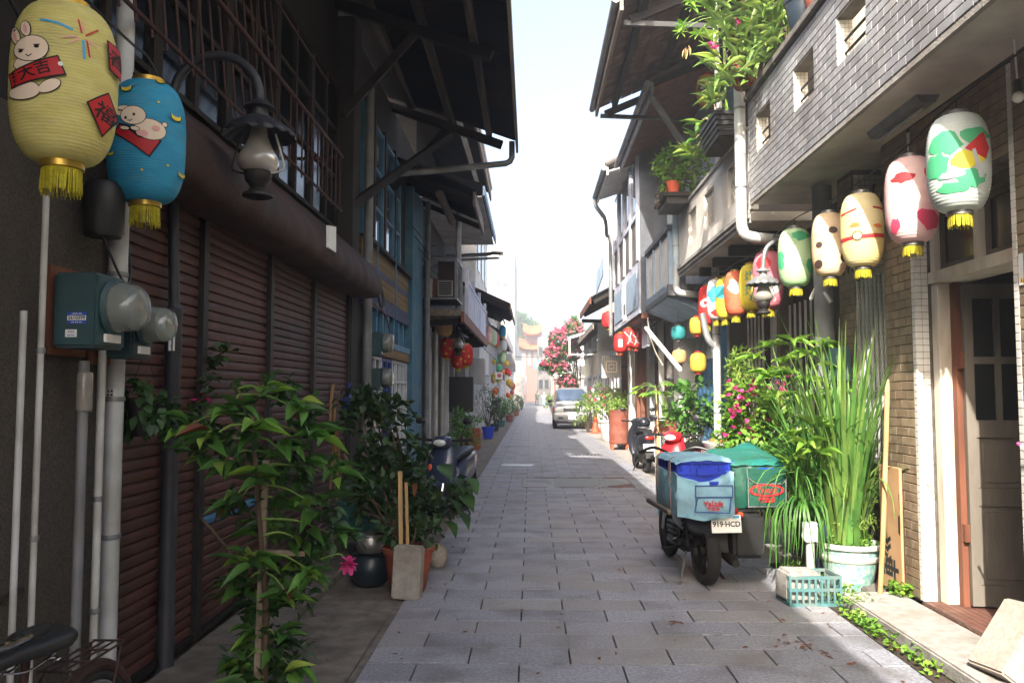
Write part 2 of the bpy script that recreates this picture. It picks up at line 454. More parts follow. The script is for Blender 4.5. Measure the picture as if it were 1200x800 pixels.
def lay(parent, name, m, axis, plane, u0, u1, v0, v1, w, h, gap, t, limit=300, holes=(), bond=.5, jitter=0., field='tile_field'):
    """courses of single pieces on a plane; the limit that show largest are objects, the rest one joined part"""
    P = {'X': lambda u, v, d=0.: Vector((plane - d, u, v)), 'x': lambda u, v, d=0.: Vector((plane + d, u, v)),
         'Z': lambda u, v, d=0.: Vector((u, v, plane + d)), 'Y': lambda u, v, d=0.: Vector((u, plane - d, v))}[axis]
    pcs = []; r = 0; v = v0
    while v < v1 - h * .3:
        hh = min(h, v1 - v); u = u0 - (w * bond if r % 2 else 0)
        while u < u1 - .01:
            a, b = max(u, u0), min(u + w, u1)
            if b - a > w * .12:
                segs = [(a, b)]
                for hu0, hu1, hv0, hv1 in holes:
                    if v + hh > hv0 + .01 and v < hv1 - .01:
                        ns = []
                        for p, q in segs:
                            if q <= hu0 or p >= hu1: ns.append((p, q)); continue
                            if p < hu0: ns.append((p, hu0))
                            if q > hu1: ns.append((hu1, q))
                        segs = ns
                for p, q in segs:
                    if q - p > .02: pcs.append((p, q, v, v + hh))
            u += w
        v += h; r += 1
    scored = []
    for pc in pcs:
        c = P((pc[0] + pc[1]) / 2, (pc[2] + pc[3]) / 2)
        scored.append(((0 if in_view(c) else 1, (c - CAM).length), pc, c))
    scored.sort(key=lambda s: s[0])
    rest = MB()
    for i, (s, pc, c) in enumerate(scored):
        lw, lh = pc[1] - pc[0] - gap, pc[3] - pc[2] - gap
        if i < limit and s[0] == 0:
            lw2 = round(lw, 2) if round(lw, 2) <= lw + .004 else lw
            o = put(name, tile_mesh(lw2, lh, t, m, axis), parent, c)
            if jitter:
                o.location += P(0, 0, U(-jitter, jitter)) - P(0, 0)
                o.rotation_euler = (U(-1, 1) * jitter, U(-1, 1) * jitter, 0)
        else:
            d = t + (U(-jitter, jitter) if jitter else 0)
            q = [P(pc[0] + gap / 2, pc[2] + gap / 2, d), P(pc[1] - gap / 2, pc[2] + gap / 2, d), P(pc[1] - gap / 2, pc[3] - gap / 2, d), P(pc[0] + gap / 2, pc[3] - gap / 2, d)]
            bk = [P(pc[0] + gap / 2, pc[2] + gap / 2), P(pc[1] - gap / 2, pc[2] + gap / 2), P(pc[1] - gap / 2, pc[3] - gap / 2), P(pc[0] + gap / 2, pc[3] - gap / 2)]
            rest.add(q + bk, [(0, 1, 2, 3)] + [(j, (j + 1) % 4, (j + 1) % 4 + 4, j + 4) for j in range(4)])
    if rest.f: rest.build(field, m, parent, kind='stuff')
def corrugated(mb, p00, p10, p01, p11, pitch=.08, amp=.014, along='u', rows=1):
    """a corrugated sheet; waves repeat along u (p00 to p10), ribs run along v"""
    p00, p10, p01, p11 = map(Vector, (p00, p10, p01, p11))
    n = max(4, int((p10 - p00).length / pitch * 6)); nrm = (p10 - p00).cross(p01 - p00).normalized(); rings = []
    for k in range(rows + 1):
        t = k / rows
        rings.append([(p00.lerp(p10, i / n)).lerp(p01.lerp(p11, i / n), t) + nrm * amp * math.cos(2 * math.pi * i / 6) for i in range(n + 1)])
    mb.loft(rings, False, False)
    return mb

# ================================================================ the setting
def sheet(name, m, x0, x1, y0, y1, z):
    mb = MB(); mb.add([(x0, y0, z), (x1, y0, z), (x1, y1, z), (x0, y1, z)], [(0, 1, 2, 3)])
    return struct(mb.build(name, m))
sheet('ground', 'ground', -120, 120, -60, 240, -.05)
LX, RX = -.97, 2.2                       # edges of the paved lane
street = sheet('street', 'mortar', LX, RX, -6, 130, -.016)
patch_hole = [(-.15, 1.75, 13.9, 15.4)]
lay(street, 'paving_stone', 'stone', 'Z', -.016, LX, RX, 3.7, 64, .6, .3, .009, .018, limit=300, holes=patch_hole, jitter=.0018, field='far_paving_stones')
far = MB(); far.box(LX, RX, 64, 130, -.016, .001); far.build('far_paving', 'stone', street)
near = MB(); near.box(LX, RX, -6, 3.69, -.016, .001); near.build('near_paving', 'stone', street)
# repair patch: smooth grey cement with strips of dark red brick
def flat(poly, name, m, z0, z1, parent):
    mb = MB(); mb.prism(poly, lambda a, b, d: (a, b, d), z0, z1); return mb.build(name, m, parent)
MB().box(-.148, 1.748, 13.902, 15.398, -.016, -.006).build('patch_bed', 'stone', street)
flat([(-.1, 14.85), (.32, 15.35), (.36, 14.55)], 'cement_patch', 'patch', -.016, .0, street)
flat([(.4, 13.95), (1.05, 13.95), (1.2, 14.3), (1.18, 15.35), (.42, 15.35)], 'cement_patch', 'patch', -.016, .001, street)
flat([(1.2, 13.95), (1.7, 14.5), (1.5, 15.35), (1.22, 15.2)], 'cement_patch', 'patch', -.016, -.001, street)
for i in range(9):
    a = -.14 + i * .21
    for y in (15.4, 13.8):
        if (i + int(y)) % 3: mb = MB(); mb.box(a, a + .2, y, y + .09, -.016, .003); mb.build('brick', 'redbrick', street)
flat([(1.3, 14.0), (1.74, 13.93), (1.74, 14.45)], 'brick_patch', 'redbrick', -.016, .002, street)
for i in range(5):
    mb = MB(); mb.box(-.9 + i * .21, -.7 + i * .21, 24.2, 24.3, -.016, .005); mb.build('brick', 'redbrick', street)
    mb = MB(); mb.box(.3 + i * .21, .5 + i * .21, 23.2, 23.3, -.016, .005); mb.build('brick', 'redbrick', street)
sheet('left_pavement', 'concrete', -2.4, LX - .05, -14, 110, -.006)
sheet('right_pavement', 'concrete_light', RX + .002, 3.6, -6, 110, -.01)
mb = MB(); mb.box(LX - .05, LX - .001, -6, 60, -.03, -.014); struct(mb.build('gutter', 'concrete'))
# raised kerb slabs along the left wall
for i in range(7):
    mb = MB(); mb.box(-2.05, -1.62, 3.2 + i * .93, 3.2 + i * .93 + .915, -.006, .05 + U(-.004, .004))
    struct(mb.build('kerb_slab', 'concrete', bev=.008))
# iron covers
def cover(x, y, w, d, label, bars):
    t = thing('drain_cover', label, 'drain cover', (x, y, 0))
    m1 = MB(); m1.box(x - w / 2, x + w / 2, y - d / 2, y + d / 2, .001, .006); m1.build('plate', 'alu' if not bars else 'iron_dark', t)
    for a in (-1, 1):
        m2 = MB(); m2.box(x + a * w / 2 - .02, x + a * w / 2 + .02, y - d / 2, y + d / 2, .001, .011); m2.build('rim', 'zinc', t)
        m2 = MB(); m2.box(x - w / 2 + .021, x + w / 2 - .021, y + a * d / 2 - .02, y + a * d / 2 + .02, .001, .010); m2.build('rim', 'zinc', t)
    if bars:
        for i in range(9):
            xx = x - w / 2 + .05 + i * (w - .1) / 8
            m3 = MB(); m3.box(xx - .014, xx + .014, y - d / 2 + .022, y + d / 2 - .022, .007, .013); m3.build('bar', 'zinc', t)
p = at_z(606, 545); cover(p.x, p.y, .72, .62, 'flat grey metal cover plate set in the paving near the parked dark scooter', False)
p = at_z(686, 533); cover(p.x, p.y, .85, .5, 'slotted iron drain grating in the paving before the rusty drum', True)

# ---------------------------------------------------------------- LEFT: shuttered house
FX = -2.1
H = thing('shuttered_house', 'dark old shop house with brown roller shutters under a wide corrugated awning', 'house', (-2.3, 4, 0))
mb = MB(); mb.box(-2.6, -2.05, -14, 3.9, 0, 2.72); wall1 = mb.build('wall', 'pebble', H)
mb = MB(); mb.box(-2.05, -2.035, 2.0, 3.3, .78, .80); mb.build('crack_joint', 'plaster_dark', H)
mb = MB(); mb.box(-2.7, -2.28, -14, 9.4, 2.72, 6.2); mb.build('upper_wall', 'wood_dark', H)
mb = MB(); mb.box(-2.5, -2.06, 9.34, 9.72, 0, 6.0); mb.build('pier', 'plaster_dark', H)
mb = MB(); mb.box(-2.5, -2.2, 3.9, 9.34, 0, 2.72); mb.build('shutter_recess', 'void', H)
bays = [(3.95, 5.13), (5.21, 6.48), (6.56, 7.80), (7.88, 9.30)]
for bi, (a, b) in enumerate(bays):
    s = MB(); s.box(-2.16, -2.075, b, b + .08 if bi < 3 else b + .04, .05, 2.74); s.box(-2.15, -2.085, a, b, .05, .085)
    sh = s.build('shutter', 'iron_dark', H)
    def slat(m):
        sm = MB(); L = b - a - .006
        pr = [(-.006, 0), (.008, .001), (.014, .006), (.0155, .028), (.014, .048), (.009, .0545), (.0, .0555), (.0, .0635)]
        sm.loft([[Vector((x, -L / 2, z)) for x, z in pr], [Vector((x, L / 2, z)) for x, z in pr]], False, False)
        return sm.mesh('slat', m, True)
    me = slat('shutter'); mblue = slat('door_blue') if bi == 1 else None
    for k in range(42):
        z = .086 + k * .0635
        if z > 2.72: break
        put('slat', mblue if (bi == 1 and k == 10) else me, sh, (-2.125 + U(-.0015, .0015), (a + b) / 2, z))
    if bi == 1:
        mb = MB(); mb.cbox((-2.1, 5.95, 1.5), (.02, .12, .05)); mb.build('lock_plate', 'iron_dark', sh)
# rusted roller housing
pr = [(-2.27, 3.38), (-2.19, 3.37), (-2.0, 3.2), (-1.84, 3.03), (-1.77, 2.92), (-1.75, 2.82), (-1.765, 2.74), (-1.82, 2.69), (-2.07, 2.68), (-2.07, 2.75), (-2.27, 2.75)]
mb = MB(); rings = []
for i in range(64):
    y = 3.9 + i * (9.55 - 3.9) / 63; rings.append([Vector((x + ((.006 * math.sin(i * 1.3 + z * 7) + U(-.003, .003) - (.012 if i % 16 == 4 else 0)) if x > -2 else 0), y, z + .005 * math.sin(i * .9 + x * 9) + U(-.002, .002))) for x, z in pr])
mb.loft(rings); mb.build('roller_housing', 'rust', H, True, ang=50)
nt = MB(); q = [at_x(385, 264, -1.76), at_x(394, 266, -1.76), at_x(394, 296, -1.725), at_x(385, 290, -1.725)]
nt.add(q + [p + Vector((-.02, 0, 0)) for p in q], [(0, 1, 2, 3), (7, 6, 5, 4), (0, 4, 5, 1), (1, 5, 6, 2), (2, 6, 7, 3), (3, 7, 4, 0)]); nt.build('notice', 'white_print', H)
# upper windows: dark panes behind mullions
for i in range(5):
    y0 = 3.6 + i * 1.15
    mb = MB(); mb.box(-2.285, -2.265, y0 + .06, y0 + 1.09, 3.5, 5.1); w = mb.build('window', 'pane', H)
    mb = MB()
    for yy in (y0 + .03, y0 + .57, y0 + 1.12): mb.box(-2.285, -2.23, yy - .03, yy + .03, 3.45, 5.15)
    for zz in (3.47, 4.05, 4.6, 5.13): mb.box(-2.284, -2.235, y0 + .06, y0 + 1.09, zz - .02, zz + .02)
    mb.build('frame', 'wood_dark', w)
RL = MB(); RL.tube([(-1.9, 3.2, 3.97), (-1.9, 8.1, 3.95), (-2.25, 8.15, 3.95)], .018, 8); rail = RL.build('railing', 'iron_red', H, True)
mb = MB(); mb.tube([(-1.9, 3.2, 3.42), (-1.9, 8.1, 3.40)], .012, 6); mb.build('lower_rail', 'iron_red', rail, True)
mb = MB(); mb.tube([(-2.05, 3.2, 4.75), (-2.05, 8.1, 4.72)], .014, 6); mb.build('upper_rail', 'iron_red', rail, True)
bm_ = MB(); bm_.tube([(0, 0, 0), (0, 0, .62)], .008, 6, False); bme = bm_.mesh('bar', 'iron_red', True)
bm2 = MB(); bm2.tube([(0, 0, 0), (-.14, 0, 1.42)], .008, 6, False); bme2 = bm2.mesh('bar', 'iron_red', True)
for i in range(29): put('bar', bme2 if i < 18 else bme, rail, (-1.9, 3.3 + i * .168, 3.36))
# roof
E0, E1 = Vector((-.2, 0, 5.62)), Vector((-5.2, 0, 7.4))
mb = MB(); corrugated(mb, (E0.x, -14, E0.z), (E0.x, 13, E0.z), (E1.x, -14, E1.z), (E1.x, 13, E1.z), .09, .016)
roof = mb.build('roof', 'corrugated', H, True, ang=80)
mb = MB(); mb.box(-.235, -.195, -14, 13.02, 5.44, 5.6); mb.build('fascia', 'wood_weather', roof)
def roofz(x): return E0.z + (E0.x - x) / 5.0 * 1.78
for x in (-.66, -1.27, -1.9):
    mb = MB(); mb.box(x - .045, x + .045, -14, 12.95, roofz(x) - .155, roofz(x) - .02); mb.build('purlin', 'wood_dark_y', roof, bev=.008, seg=1)
for y in (2.5, 5.9, 9.3, 12.75):
    mb = MB(); mb.bar((-.45, y, roofz(-.45) - .22), (-2.4, y, roofz(-2.4) - .22), .09, .13); mb.build('rafter', 'wood_dark', roof, bev=.006, seg=1)
    mb = MB(); mb.bar((-1.35, y, roofz(-1.35) - .28), (-2.15, y - .15, 4.75), .07, .09); mb.build('strut', 'wood_dark', roof)
mb = MB(); mb.bar((-2.1, 9.4, 3.75), (-1.25, 12.6, 5.62), .07, .1); mb.build('strut', 'wood_dark', roof)
mb = MB(); mb.tube([(-.3, 13.0, 5.62), (-.3, 13.0, 5.36), (-.33, 13.0, 5.3), (-.4, 12.98, 5.26), (-1.6, 12.4, 4.98), (-2.12, 12.1, 4.86)], .05, 10)
mb.build('downpipe', 'zinc', roof, True)
# pipes on the near wall
def vpipe(x, y, z0, z1, r, m, parent, name='conduit', clamps=()):
    mb = MB(); mb.tube([(x, y, z0), (x, y, z1)], r, 12); o = mb.build(name, m, parent, True)
    for z in clamps:
        c = MB(); c.lathe([(r + .004, z - .012), (r + .006, z), (r + .004, z + .012)], 12, (x, y, 0)); c.build('clamp', 'zinc', o, True)
    return o
vpipe(-2.0, 3.9, 0, 5.8, .043, 'pvc_white', H, 'downpipe', (.9, 1.55, 2.15, 3.0))
vpipe(-1.985, 3.15, 0, 1.9, .013, 'pvc_white', H)
vpipe(-1.985, 3.27, 0, 2.9, .013, 'pvc', H, 'conduit', (1.0, 1.75, 2.4))
vpipe(-1.97, 3.57, 0, 1.72, .022, 'pvc_grey', H, 'conduit')
vpipe(-1.97, 3.72, 0, 1.8, .018, 'pvc', H, 'conduit', (.6, 1.1))
mb = MB(); mb.lathe([(.03, 1.5), (.034, 1.51), (.034, 1.66), (.03, 1.67)], 14, (-1.965, 3.57, 0)); mb.build('fuse_holder', 'lamp_glass', H, True)
mb = MB(); mb.lathe([(.075, 2.28), (.085, 2.3), (.09, 2.5), (.07, 2.53)], 18, (-1.93, 3.62, 0)); mb.build('canister', 'plastic_black', H, True)
def sticker(parent, fn, w, h, m, lines, name='sticker'):
    o = decal([((-w / 2, -h / 2), (w / 2, -h / 2), (w / 2, h / 2), (-w / 2, h / 2))], lambda u, v: fn(u, v, .0012), name, m, parent)
    for s, sz, du, dv, mm in lines:
        decal([tuple((a + du, b + dv) for a, b in p) for p in text_polys(s, sz, .0006)], lambda u, v: fn(u, v, .0022), 'lettering', mm, o)
    return o
sticker(H, lambda u, v, e: (-2.0 + .0425 * math.sin(u / .0425) + .0, 3.9 - .0425 * math.cos(u / .0425) - e, 1.58 + v), .04, .04, 'white_print', [('▪▪', .03, 0, .008, 'black_print'), ('▪▪', .03, 0, -.01, 'black_print')])
# drooping cable
mb = MB(); mb.tube(catmull([(-2.0, 3.0, 3.1), (-1.95, 3.4, 2.75), (-1.96, 3.85, 2.62), (-2.03, 4.1, 2.9)]), .008, 6); mb.build('cable', 'paint_black', H, True)
mb = MB(); mb.tube(catmull([(-1.93, 3.6, 2.3), (-1.9, 3.75, 2.1), (-1.95, 3.92, 2.15), (-2.0, 3.98, 2.35)]), .006, 6); mb.build('cable', 'paint_black', H, True)

def meter(x, y, z, w, h, d, label, stick):
    t = thing('electricity_meter', label, 'meter', (x, y + w / 2, z - h / 2), group='electricity meters')
    mb = MB(); mb.box(x, x + d, y, y + w, z - h / 2, z + h / 2); bx = mb.build('box', 'meter', t, bev=.012)
    mb = MB(); mb.box(x - .03, x - .002, y - .02, y + w + .02, z - h / 2 - .03, z + h / 2 + .03); mb.build('backing_board', 'wood_redbrown', t)
    rm = Matrix.Rotation(R(90), 3, 'Y'); c = (x + d, y + w / 2, z + .02); r = w * .46
    mb = MB(); mb.lathe([(r, -.002), (r + .006, .01), (r - .004, .022), (r - .012, .023)], 28, c, rm); mb.build('flange', 'meter', t, True)
    mb = MB(); mb.lathe([(r * .7, .0), (r * .7, .085), (r * .3, .09)], 20, c, rm); mb.build('dial', 'wood_white', t, True)
    mb = MB(); mb.lathe([(r * .94, .01), (r * .92, .06), (r * .86, .11), (r * .7, .135), (r * .3, .14)], 28, c, rm); mb.build('glass_dome', 'glassy', t, True)
    mb = MB(); mb.cbox((x + d + .006, y + w / 2, z - h * .36), (.012, w * .5, .035)); mb.build('name_plate', 'white_print', t)
    if stick:
        f = lambda u, v, e: (x + d * .56 + u, y - e, z - .035 + v)
        sticker(bx, f, .082, .05, 'blue_print', [('-▪▪▪ ▪▪', .013, 0, .018, 'white_print'), ('▪▪ ▪▪ ▪▪', .012, 0, -.018, 'white_print')])
        f2 = lambda u, v, e: (x + d * .56 + u, y - .0015 - e, z - .035 + v)
        sticker(bx, f2, .08, .02, 'white_print', [('2610399', .021, 0, 0, 'black_print')])
        f3 = lambda u, v, e: (x + d * .44 + u, y - e, z - .1 + v)
        sticker(bx, f3, .05, .032, 'white_print', [('▪▪▪▪', .012, 0, .007, 'blue_print'), ('▪▪-▪▪', .012, 0, -.008, 'blue_print')])
    return t
meter(-2.02, 3.4, 1.93, .25, .32, .19, 'teal electricity meter box numbered 2610399 with a glass dome', True)
meter(-2.0, 3.72, 1.88, .2, .28, .17, 'smaller teal electricity meter beside the white downpipe, without number sticker', False)

# ---------------------------------------------------------------- LEFT: blue house
B = thing('blue_house', 'blue painted house with tan boards and lattice windows beside the shuttered shop', 'house', (-2.3, 10, 0))
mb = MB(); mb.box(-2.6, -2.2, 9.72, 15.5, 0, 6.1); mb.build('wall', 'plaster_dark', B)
mb = MB(); mb.box(-2.25, -2.06, 14.15, 15.5, 0, 5.2); mb.build('pilaster', 'plaster_blue', B)
vpipe(-2.02, 10.05, 0, 5.4, .06, 'pvc_grey', B, 'downpipe', (1.0, 2.1, 3.2))
vpipe(-2.0, 15.6, 0, 4.4, .06, 'pvc_grey', B, 'downpipe', (1.0, 2.3, 3.4))
for k in range(8):                      # boards between the floors
    z = 2.86 + k * .088
    mb = MB(); mb.box(-2.2, -2.13 + U(-.004, .004), 10.2, 14.15, z, z + .083); mb.build('board', 'board_purple' if k in (0, 4) else 'board_tan', B)
for i, (a, b) in enumerate(((10.35, 11.0), (11.05, 11.75), (11.95, 12.7), (12.8, 13.3))):    # upper windows
    mb = MB(); mb.box(-2.195, -2.175, a, b, 3.62, 5.3); w = mb.build('window', 'pane_sky', B)
    mb = MB()
    for yy in (a, b): mb.box(-2.2, -2.14, yy - .03, yy + .03, 3.58, 5.34)
    for zz in (3.6, 4.15, 4.7, 5.3): mb.box(-2.199, -2.145, a + .03, b - .03, zz - .022, zz + .022)
    mb.build('frame', 'sash_blue', w)
for y in (11.02, 11.85, 12.75):
    mb = MB(); mb.box(-2.2, -2.12, y - .045, y + .045, 3.56, 5.4); mb.build('post', 'iron_red', B)
mb = MB(); mb.box(-2.2, -2.05, 10.25, 14.1, 3.55, 3.6); mb.build('sill', 'wood_dark', B)
mb = MB(); mb.box(-2.2, -2.1, 10.2, 14.1, 2.72, 2.85); mb.build('lintel', 'board_purple', B)
for i in range(7):
    a = 10.75 + i * .47
    mb = MB(); mb.box(-2.195, -2.18, a + .03, a + .44, 2.36, 2.70); t = mb.build('transom', 'pane', B)
    mb = MB(); mb.box(-2.2, -2.12, a - .035, a + .035, 2.33, 2.72); mb.build('mullion', 'sash_blue', t)
mb = MB(); mb.box(-2.2, -2.09, 10.7, 14.1, 2.24, 2.33); mb.build('rail', 'sash_blue', B)
mb = MB(); mb.box(-2.2, -2.1, 10.7, 14.1, 2.1, 2.23); mb.build('rail', 'board_tan', B)
for j, (a, b, fm, pm) in enumerate(((10.75, 11.7, 'sash_white', 'pane'), (11.75, 12.55, 'door_navy', 'pane'), (12.6, 13.4, 'sash_white', 'pane_sky'), (13.42, 14.1, 'sash_white', 'pane_sky'))):
    mb = MB(); mb.box(-2.195, -2.17, a, b, .7, 2.08); d = mb.build('door', pm, B)
    mb = MB(); mb.box(-2.195, -2.15, a, b, .1, .69); mb.build('panel', 'sash_blue' if j != 1 else 'door_navy', d)
    for yy in (a + .03, (a + b) / 2, b - .03):
        mb = MB(); mb.box(-2.199, -2.135, yy - .03, yy + .03, .1, 2.09); mb.build('stile', fm, d)
    for zz in (.72, 1.05, 1.4, 1.75, 2.06):
        mb = MB(); mb.box(-2.199, -2.138, a + .06, b - .06, zz - .02, zz + .02); mb.build('glazing_bar', fm, d)
# coiled cable under the boards
mb = MB()
for k in range(4): mb.torus((-2.0, 10.75 + k * .03, 2.85 + k * .012), .17 + k * .012, .008, Matrix.Rotation(R(80), 3, 'Y'), 26, 5)
mb.build('cable_coil', 'paint_black', B, True)
mb = MB(); mb.tube(catmull([(-2.05, 10.2, 2.75), (-1.95, 10.6, 2.66), (-1.98, 11.2, 2.6), (-2.05, 11.9, 2.4)]), .012, 6); mb.build('cable', 'wood_redbrown', B, True)
for y in (10.9, 12.4):
    mb = MB(); mb.tube([(-2.06, y, 2.6), (-2.06, y, 3.9)], .012, 6); mb.build('conduit', 'sash_blue', B, True)
meter(-2.06, 10.3, 2.2, .3, .3, .16, 'green meter with round glass on the blue house, upper of two', False)
meter(-2.06, 10.3, 1.75, .3, .28, .16, 'green meter with round glass on the blue house, lower of two', False)

# ---------------------------------------------------------------- LEFT: house with lattice balcony
Cb = thing('balcony_house', 'old house with a pale lattice balcony over a dark shopfront', 'house', (-2.3, 19, 0))
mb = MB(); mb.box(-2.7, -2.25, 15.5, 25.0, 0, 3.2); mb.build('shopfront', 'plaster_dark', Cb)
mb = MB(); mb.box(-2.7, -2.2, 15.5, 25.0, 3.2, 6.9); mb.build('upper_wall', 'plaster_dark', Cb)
for i in range(7):
    y = 15.9 + i * 1.25
    mb = MB(); mb.box(-2.25, -2.1, y, y + .16, 0, 3.0); mb.build('post', ('wood_grey', 'sash_white', 'plaster_grey')[i % 3], Cb)
    mb = MB(); mb.box(-2.24, -2.2, y + .22, y + 1.15, .1, 2.3); d = mb.build('door', ('wood_dark', 'wood_greybrown')[i % 2], Cb)
    mb = MB(); mb.box(-2.2, -2.185, y + .35, y + 1.0, 1.1, 2.15); mb.build('pane', 'pane_sky' if i in (2, 5) else 'pane', d)
    mb = MB(); mb.box(-2.2, -2.17, y + .64, y + .70, .12, 2.28); mb.build('stile', 'sash_white', d)
for y in (17.3, 18.5, 21.2): vpipe(-2.0, y, 0, 3.1, .035, 'pvc', Cb, 'conduit')
mb = MB(); mb.box(-2.25, -1.35, 15.9, 24.6, 3.08, 3.22); bal = mb.build('balcony', 'wood_weather', Cb)
mb = MB(); mb.bar((-1.33, 15.9, 3.06), (-1.33, 24.6, 3.06), .06, .2); mb.build('beam', 'wood_redbrown', bal)
for i in range(7):
    y = 16.2 + i * 1.35; mb = MB(); mb.bar((-1.4, y, 3.0), (-2.25, y, 2.94), .08, .12); mb.build('joist', 'wood_dark', bal)
for y in (17.6, 19.6, 21.8, 24.5):
    mb = MB(); mb.box(-1.42, -1.34, y - .05, y + .05, 3.22, 4.25); mb.build('post', 'house_lilac', bal)
mb = MB(); mb.box(-1.41, -1.35, 17.65, 24.45, 3.95, 4.02); mb.build('rail', 'house_lilac', bal)
for a, b in ((17.66, 19.54), (19.66, 21.74), (21.86, 24.44)):
    mb = MB()
    n = int((b - a) / .13)
    for k in range(-6, n + 1):
        for sgn in (1, -1):
            y0 = a + k * .13; y1 = y0 + .7; z0, z1 = (3.24, 3.94) if sgn > 0 else (3.94, 3.24)
            ya, yb = max(y0, a), min(y1, b)
            if yb - ya < .05: continue
            za = z0 + (z1 - z0) * (ya - y0) / .7; zb = z0 + (z1 - z0) * (yb - y0) / .7
            mb.bar((-1.38 + sgn * .008, ya, za), (-1.38 + sgn * .008, yb, zb), .014, .028, (1, 0, 0))
    mb.build('lattice', 'house_lilac', bal, kind='stuff')
mb = MB(); corrugated(mb, (-1.0, 13.3, 6.58), (-1.0, 20.3, 6.58), (-3.6, 13.3, 7.5), (-3.6, 20.3, 7.5), .1, .018); rf = mb.build('roof', 'corrugated', Cb, True, ang=80)
for i in range(38):
    mb = MB(); mb.lathe([(.05, 0), (.05, 2.5)], 8, (-.96, 13.4 + i * .182, 6.64), Matrix.Rotation(R(-69), 3, 'Y')); mb.build('roof_tile', 'rooftile', rf, True)
mb = MB(); mb.box(-1.02, -.98, 13.3, 20.3, 6.38, 6.56); mb.build('fascia', 'wood_weather', rf)
mb = MB(); mb.bar((-1.28, 13.4, 6.42), (-1.22, 20.0, 6.42), .05, .2); mb.build('purlin', 'plaster_white', rf)
mb = MB(); corrugated(mb, (-1.08, 20.4, 6.35), (-1.08, 25.0, 6.35), (-3.6, 20.4, 7.2), (-3.6, 25.0, 7.2), .1, .018); rf = mb.build('roof', 'corrugated', Cb, True, ang=80)
mb = MB(); mb.box(-1.11, -1.07, 20.4, 25.0, 6.15, 6.33); mb.build('fascia', 'house_blue', rf)
mb = MB(); mb.box(-2.2, -1.15, 20.4, 24.8, 6.1, 6.13); mb.build('soffit', 'plaster_grey', rf)
mb = MB(); mb.tube([(-2.1, 24.6, 5.6), (-1.1, 24.6, 5.65), (-.95, 24.3, 5.6)], .045, 8); mb.build('downpipe', 'zinc', rf, True)
# lower eaves in front of the tiled roof
mb = MB(); corrugated(mb, (-.9, 13.15, 4.86), (-.9, 15.6, 4.86), (-2.6, 13.15, 5.6), (-2.6, 15.6, 5.6), .1, .018); ea = mb.build('eave', 'corrugated', Cb, True, ang=80)
mb = MB(); mb.box(-.94, -.9, 13.15, 15.6, 4.62, 4.84); mb.build('fascia', 'wood_weather', ea)
for y in (13.3, 14.4, 15.5): mb = MB(); mb.bar((-.95, y, 4.74), (-2.3, y, 5.3), .06, .09); mb.build('rafter', 'wood_dark', ea)
mb = MB(); mb.tube([(-1.5, 13.3, 4.85), (-1.5, 15.5, 4.85)], .07, 12); mb.build('rolled_blind', 'wood_greybrown', ea, True)
mb = MB(); corrugated(mb, (-.9, 15.75, 5.62), (-.9, 21.0, 5.62), (-2.6, 15.75, 6.2), (-2.6, 21.0, 6.2), .1, .018); ea = mb.build('eave', 'corrugated', Cb, True, ang=80)
mb = MB(); mb.box(-.93, -.89, 15.75, 21.0, 5.42, 5.6); mb.build('fascia', 'house_blue', ea)
mb = MB(); mb.box(-2.2, -.95, 15.75, 20.9, 5.38, 5.41); mb.build('soffit', 'plaster_grey', ea)
mb = MB(); mb.tube([(-2.15, 20.7, 5.05), (-1.1, 20.7, 5.1), (-.95, 20.5, 5.1), (-.7, 20.0, 5.0)], .05, 8); mb.build('downpipe', 'zinc', ea, True)
for k in range(6):
    a = Vector((-2.15, 13.6 + k * .5, 4.6 - k * .12)); mb = MB(); mb.tube(catmull([a, a + Vector((.25, .8, -.3)), a + Vector((.4, 1.6, -.25)), a + Vector((.1, 2.6, -.1))]), .009, 5); mb.build('cable', 'paint_black', Cb, True)
vpipe(-1.95, 15.35, 0, 5.2, .05, 'pvc_grey', Cb, 'downpipe', (1.2, 2.6, 3.9)); vpipe(-1.5, 16.85, 3.2, 5.4, .06, 'pvc_grey', Cb, 'downpipe', (4.2,))
tb = thing('rear_block', 'tall plain grey block behind the lattice balcony house', 'building', (-4.5, 22, 0))  # hidden mass, added only to throw shade over the parked wagon
MB().box(-6.2, -2.75, 17.0, 27.0, 0, 12.0).build('wall', 'plaster_grey', tb)
for k in range(4): MB().box(-5.6 + k * .8, -5.1 + k * .8, 16.95, 17.05, 8.6, 10.2).build('window', 'pane', tb)
# metal cage with air conditioner
cg = thing('window_cage', 'rusty metal window cage holding an air conditioner above the shopfront', 'cage', (-1.8, 15.9, 3.4))
mb = MB()
for x in (-2.15, -1.42):
    for y in (15.55, 16.7): mb.bar((x, y, 3.38), (x, y, 4.15), .035, .035)
for z in (3.38, 4.15):
    for x in (-2.15, -1.42): mb.bar((x, 15.55, z), (x, 16.7, z), .03, .03)
    for y in (15.55, 16.7): mb.bar((-2.15, y, z), (-1.42, y, z), .03, .03)
mb.build('frame', 'zinc', cg)
mb = MB(); mb.box(-2.15, -1.42, 15.56, 16.7, 3.36, 3.375); mb.build('floor', 'iron_dark', cg)
mb = MB(); mb.box(-1.78, -1.46, 15.6, 16.3, 3.4, 4.1); mb.build('side_sheet', 'rust', cg)
ac = thing('air_conditioner', 'small window air conditioner standing in the metal cage', 'air conditioner', (-1.65, 15.55, 3.4))
mb = MB(); mb.box(-1.77, -1.49, 15.50, 15.59, 3.42, 3.72); mb.build('casing', 'plaster_grey', ac)
for i in range(6):
    mb = MB(); mb.box(-1.75, -1.51, 15.485, 15.499, 3.45 + i * .042, 3.475 + i * .042); mb.build('louvre', 'iron_dark', ac)
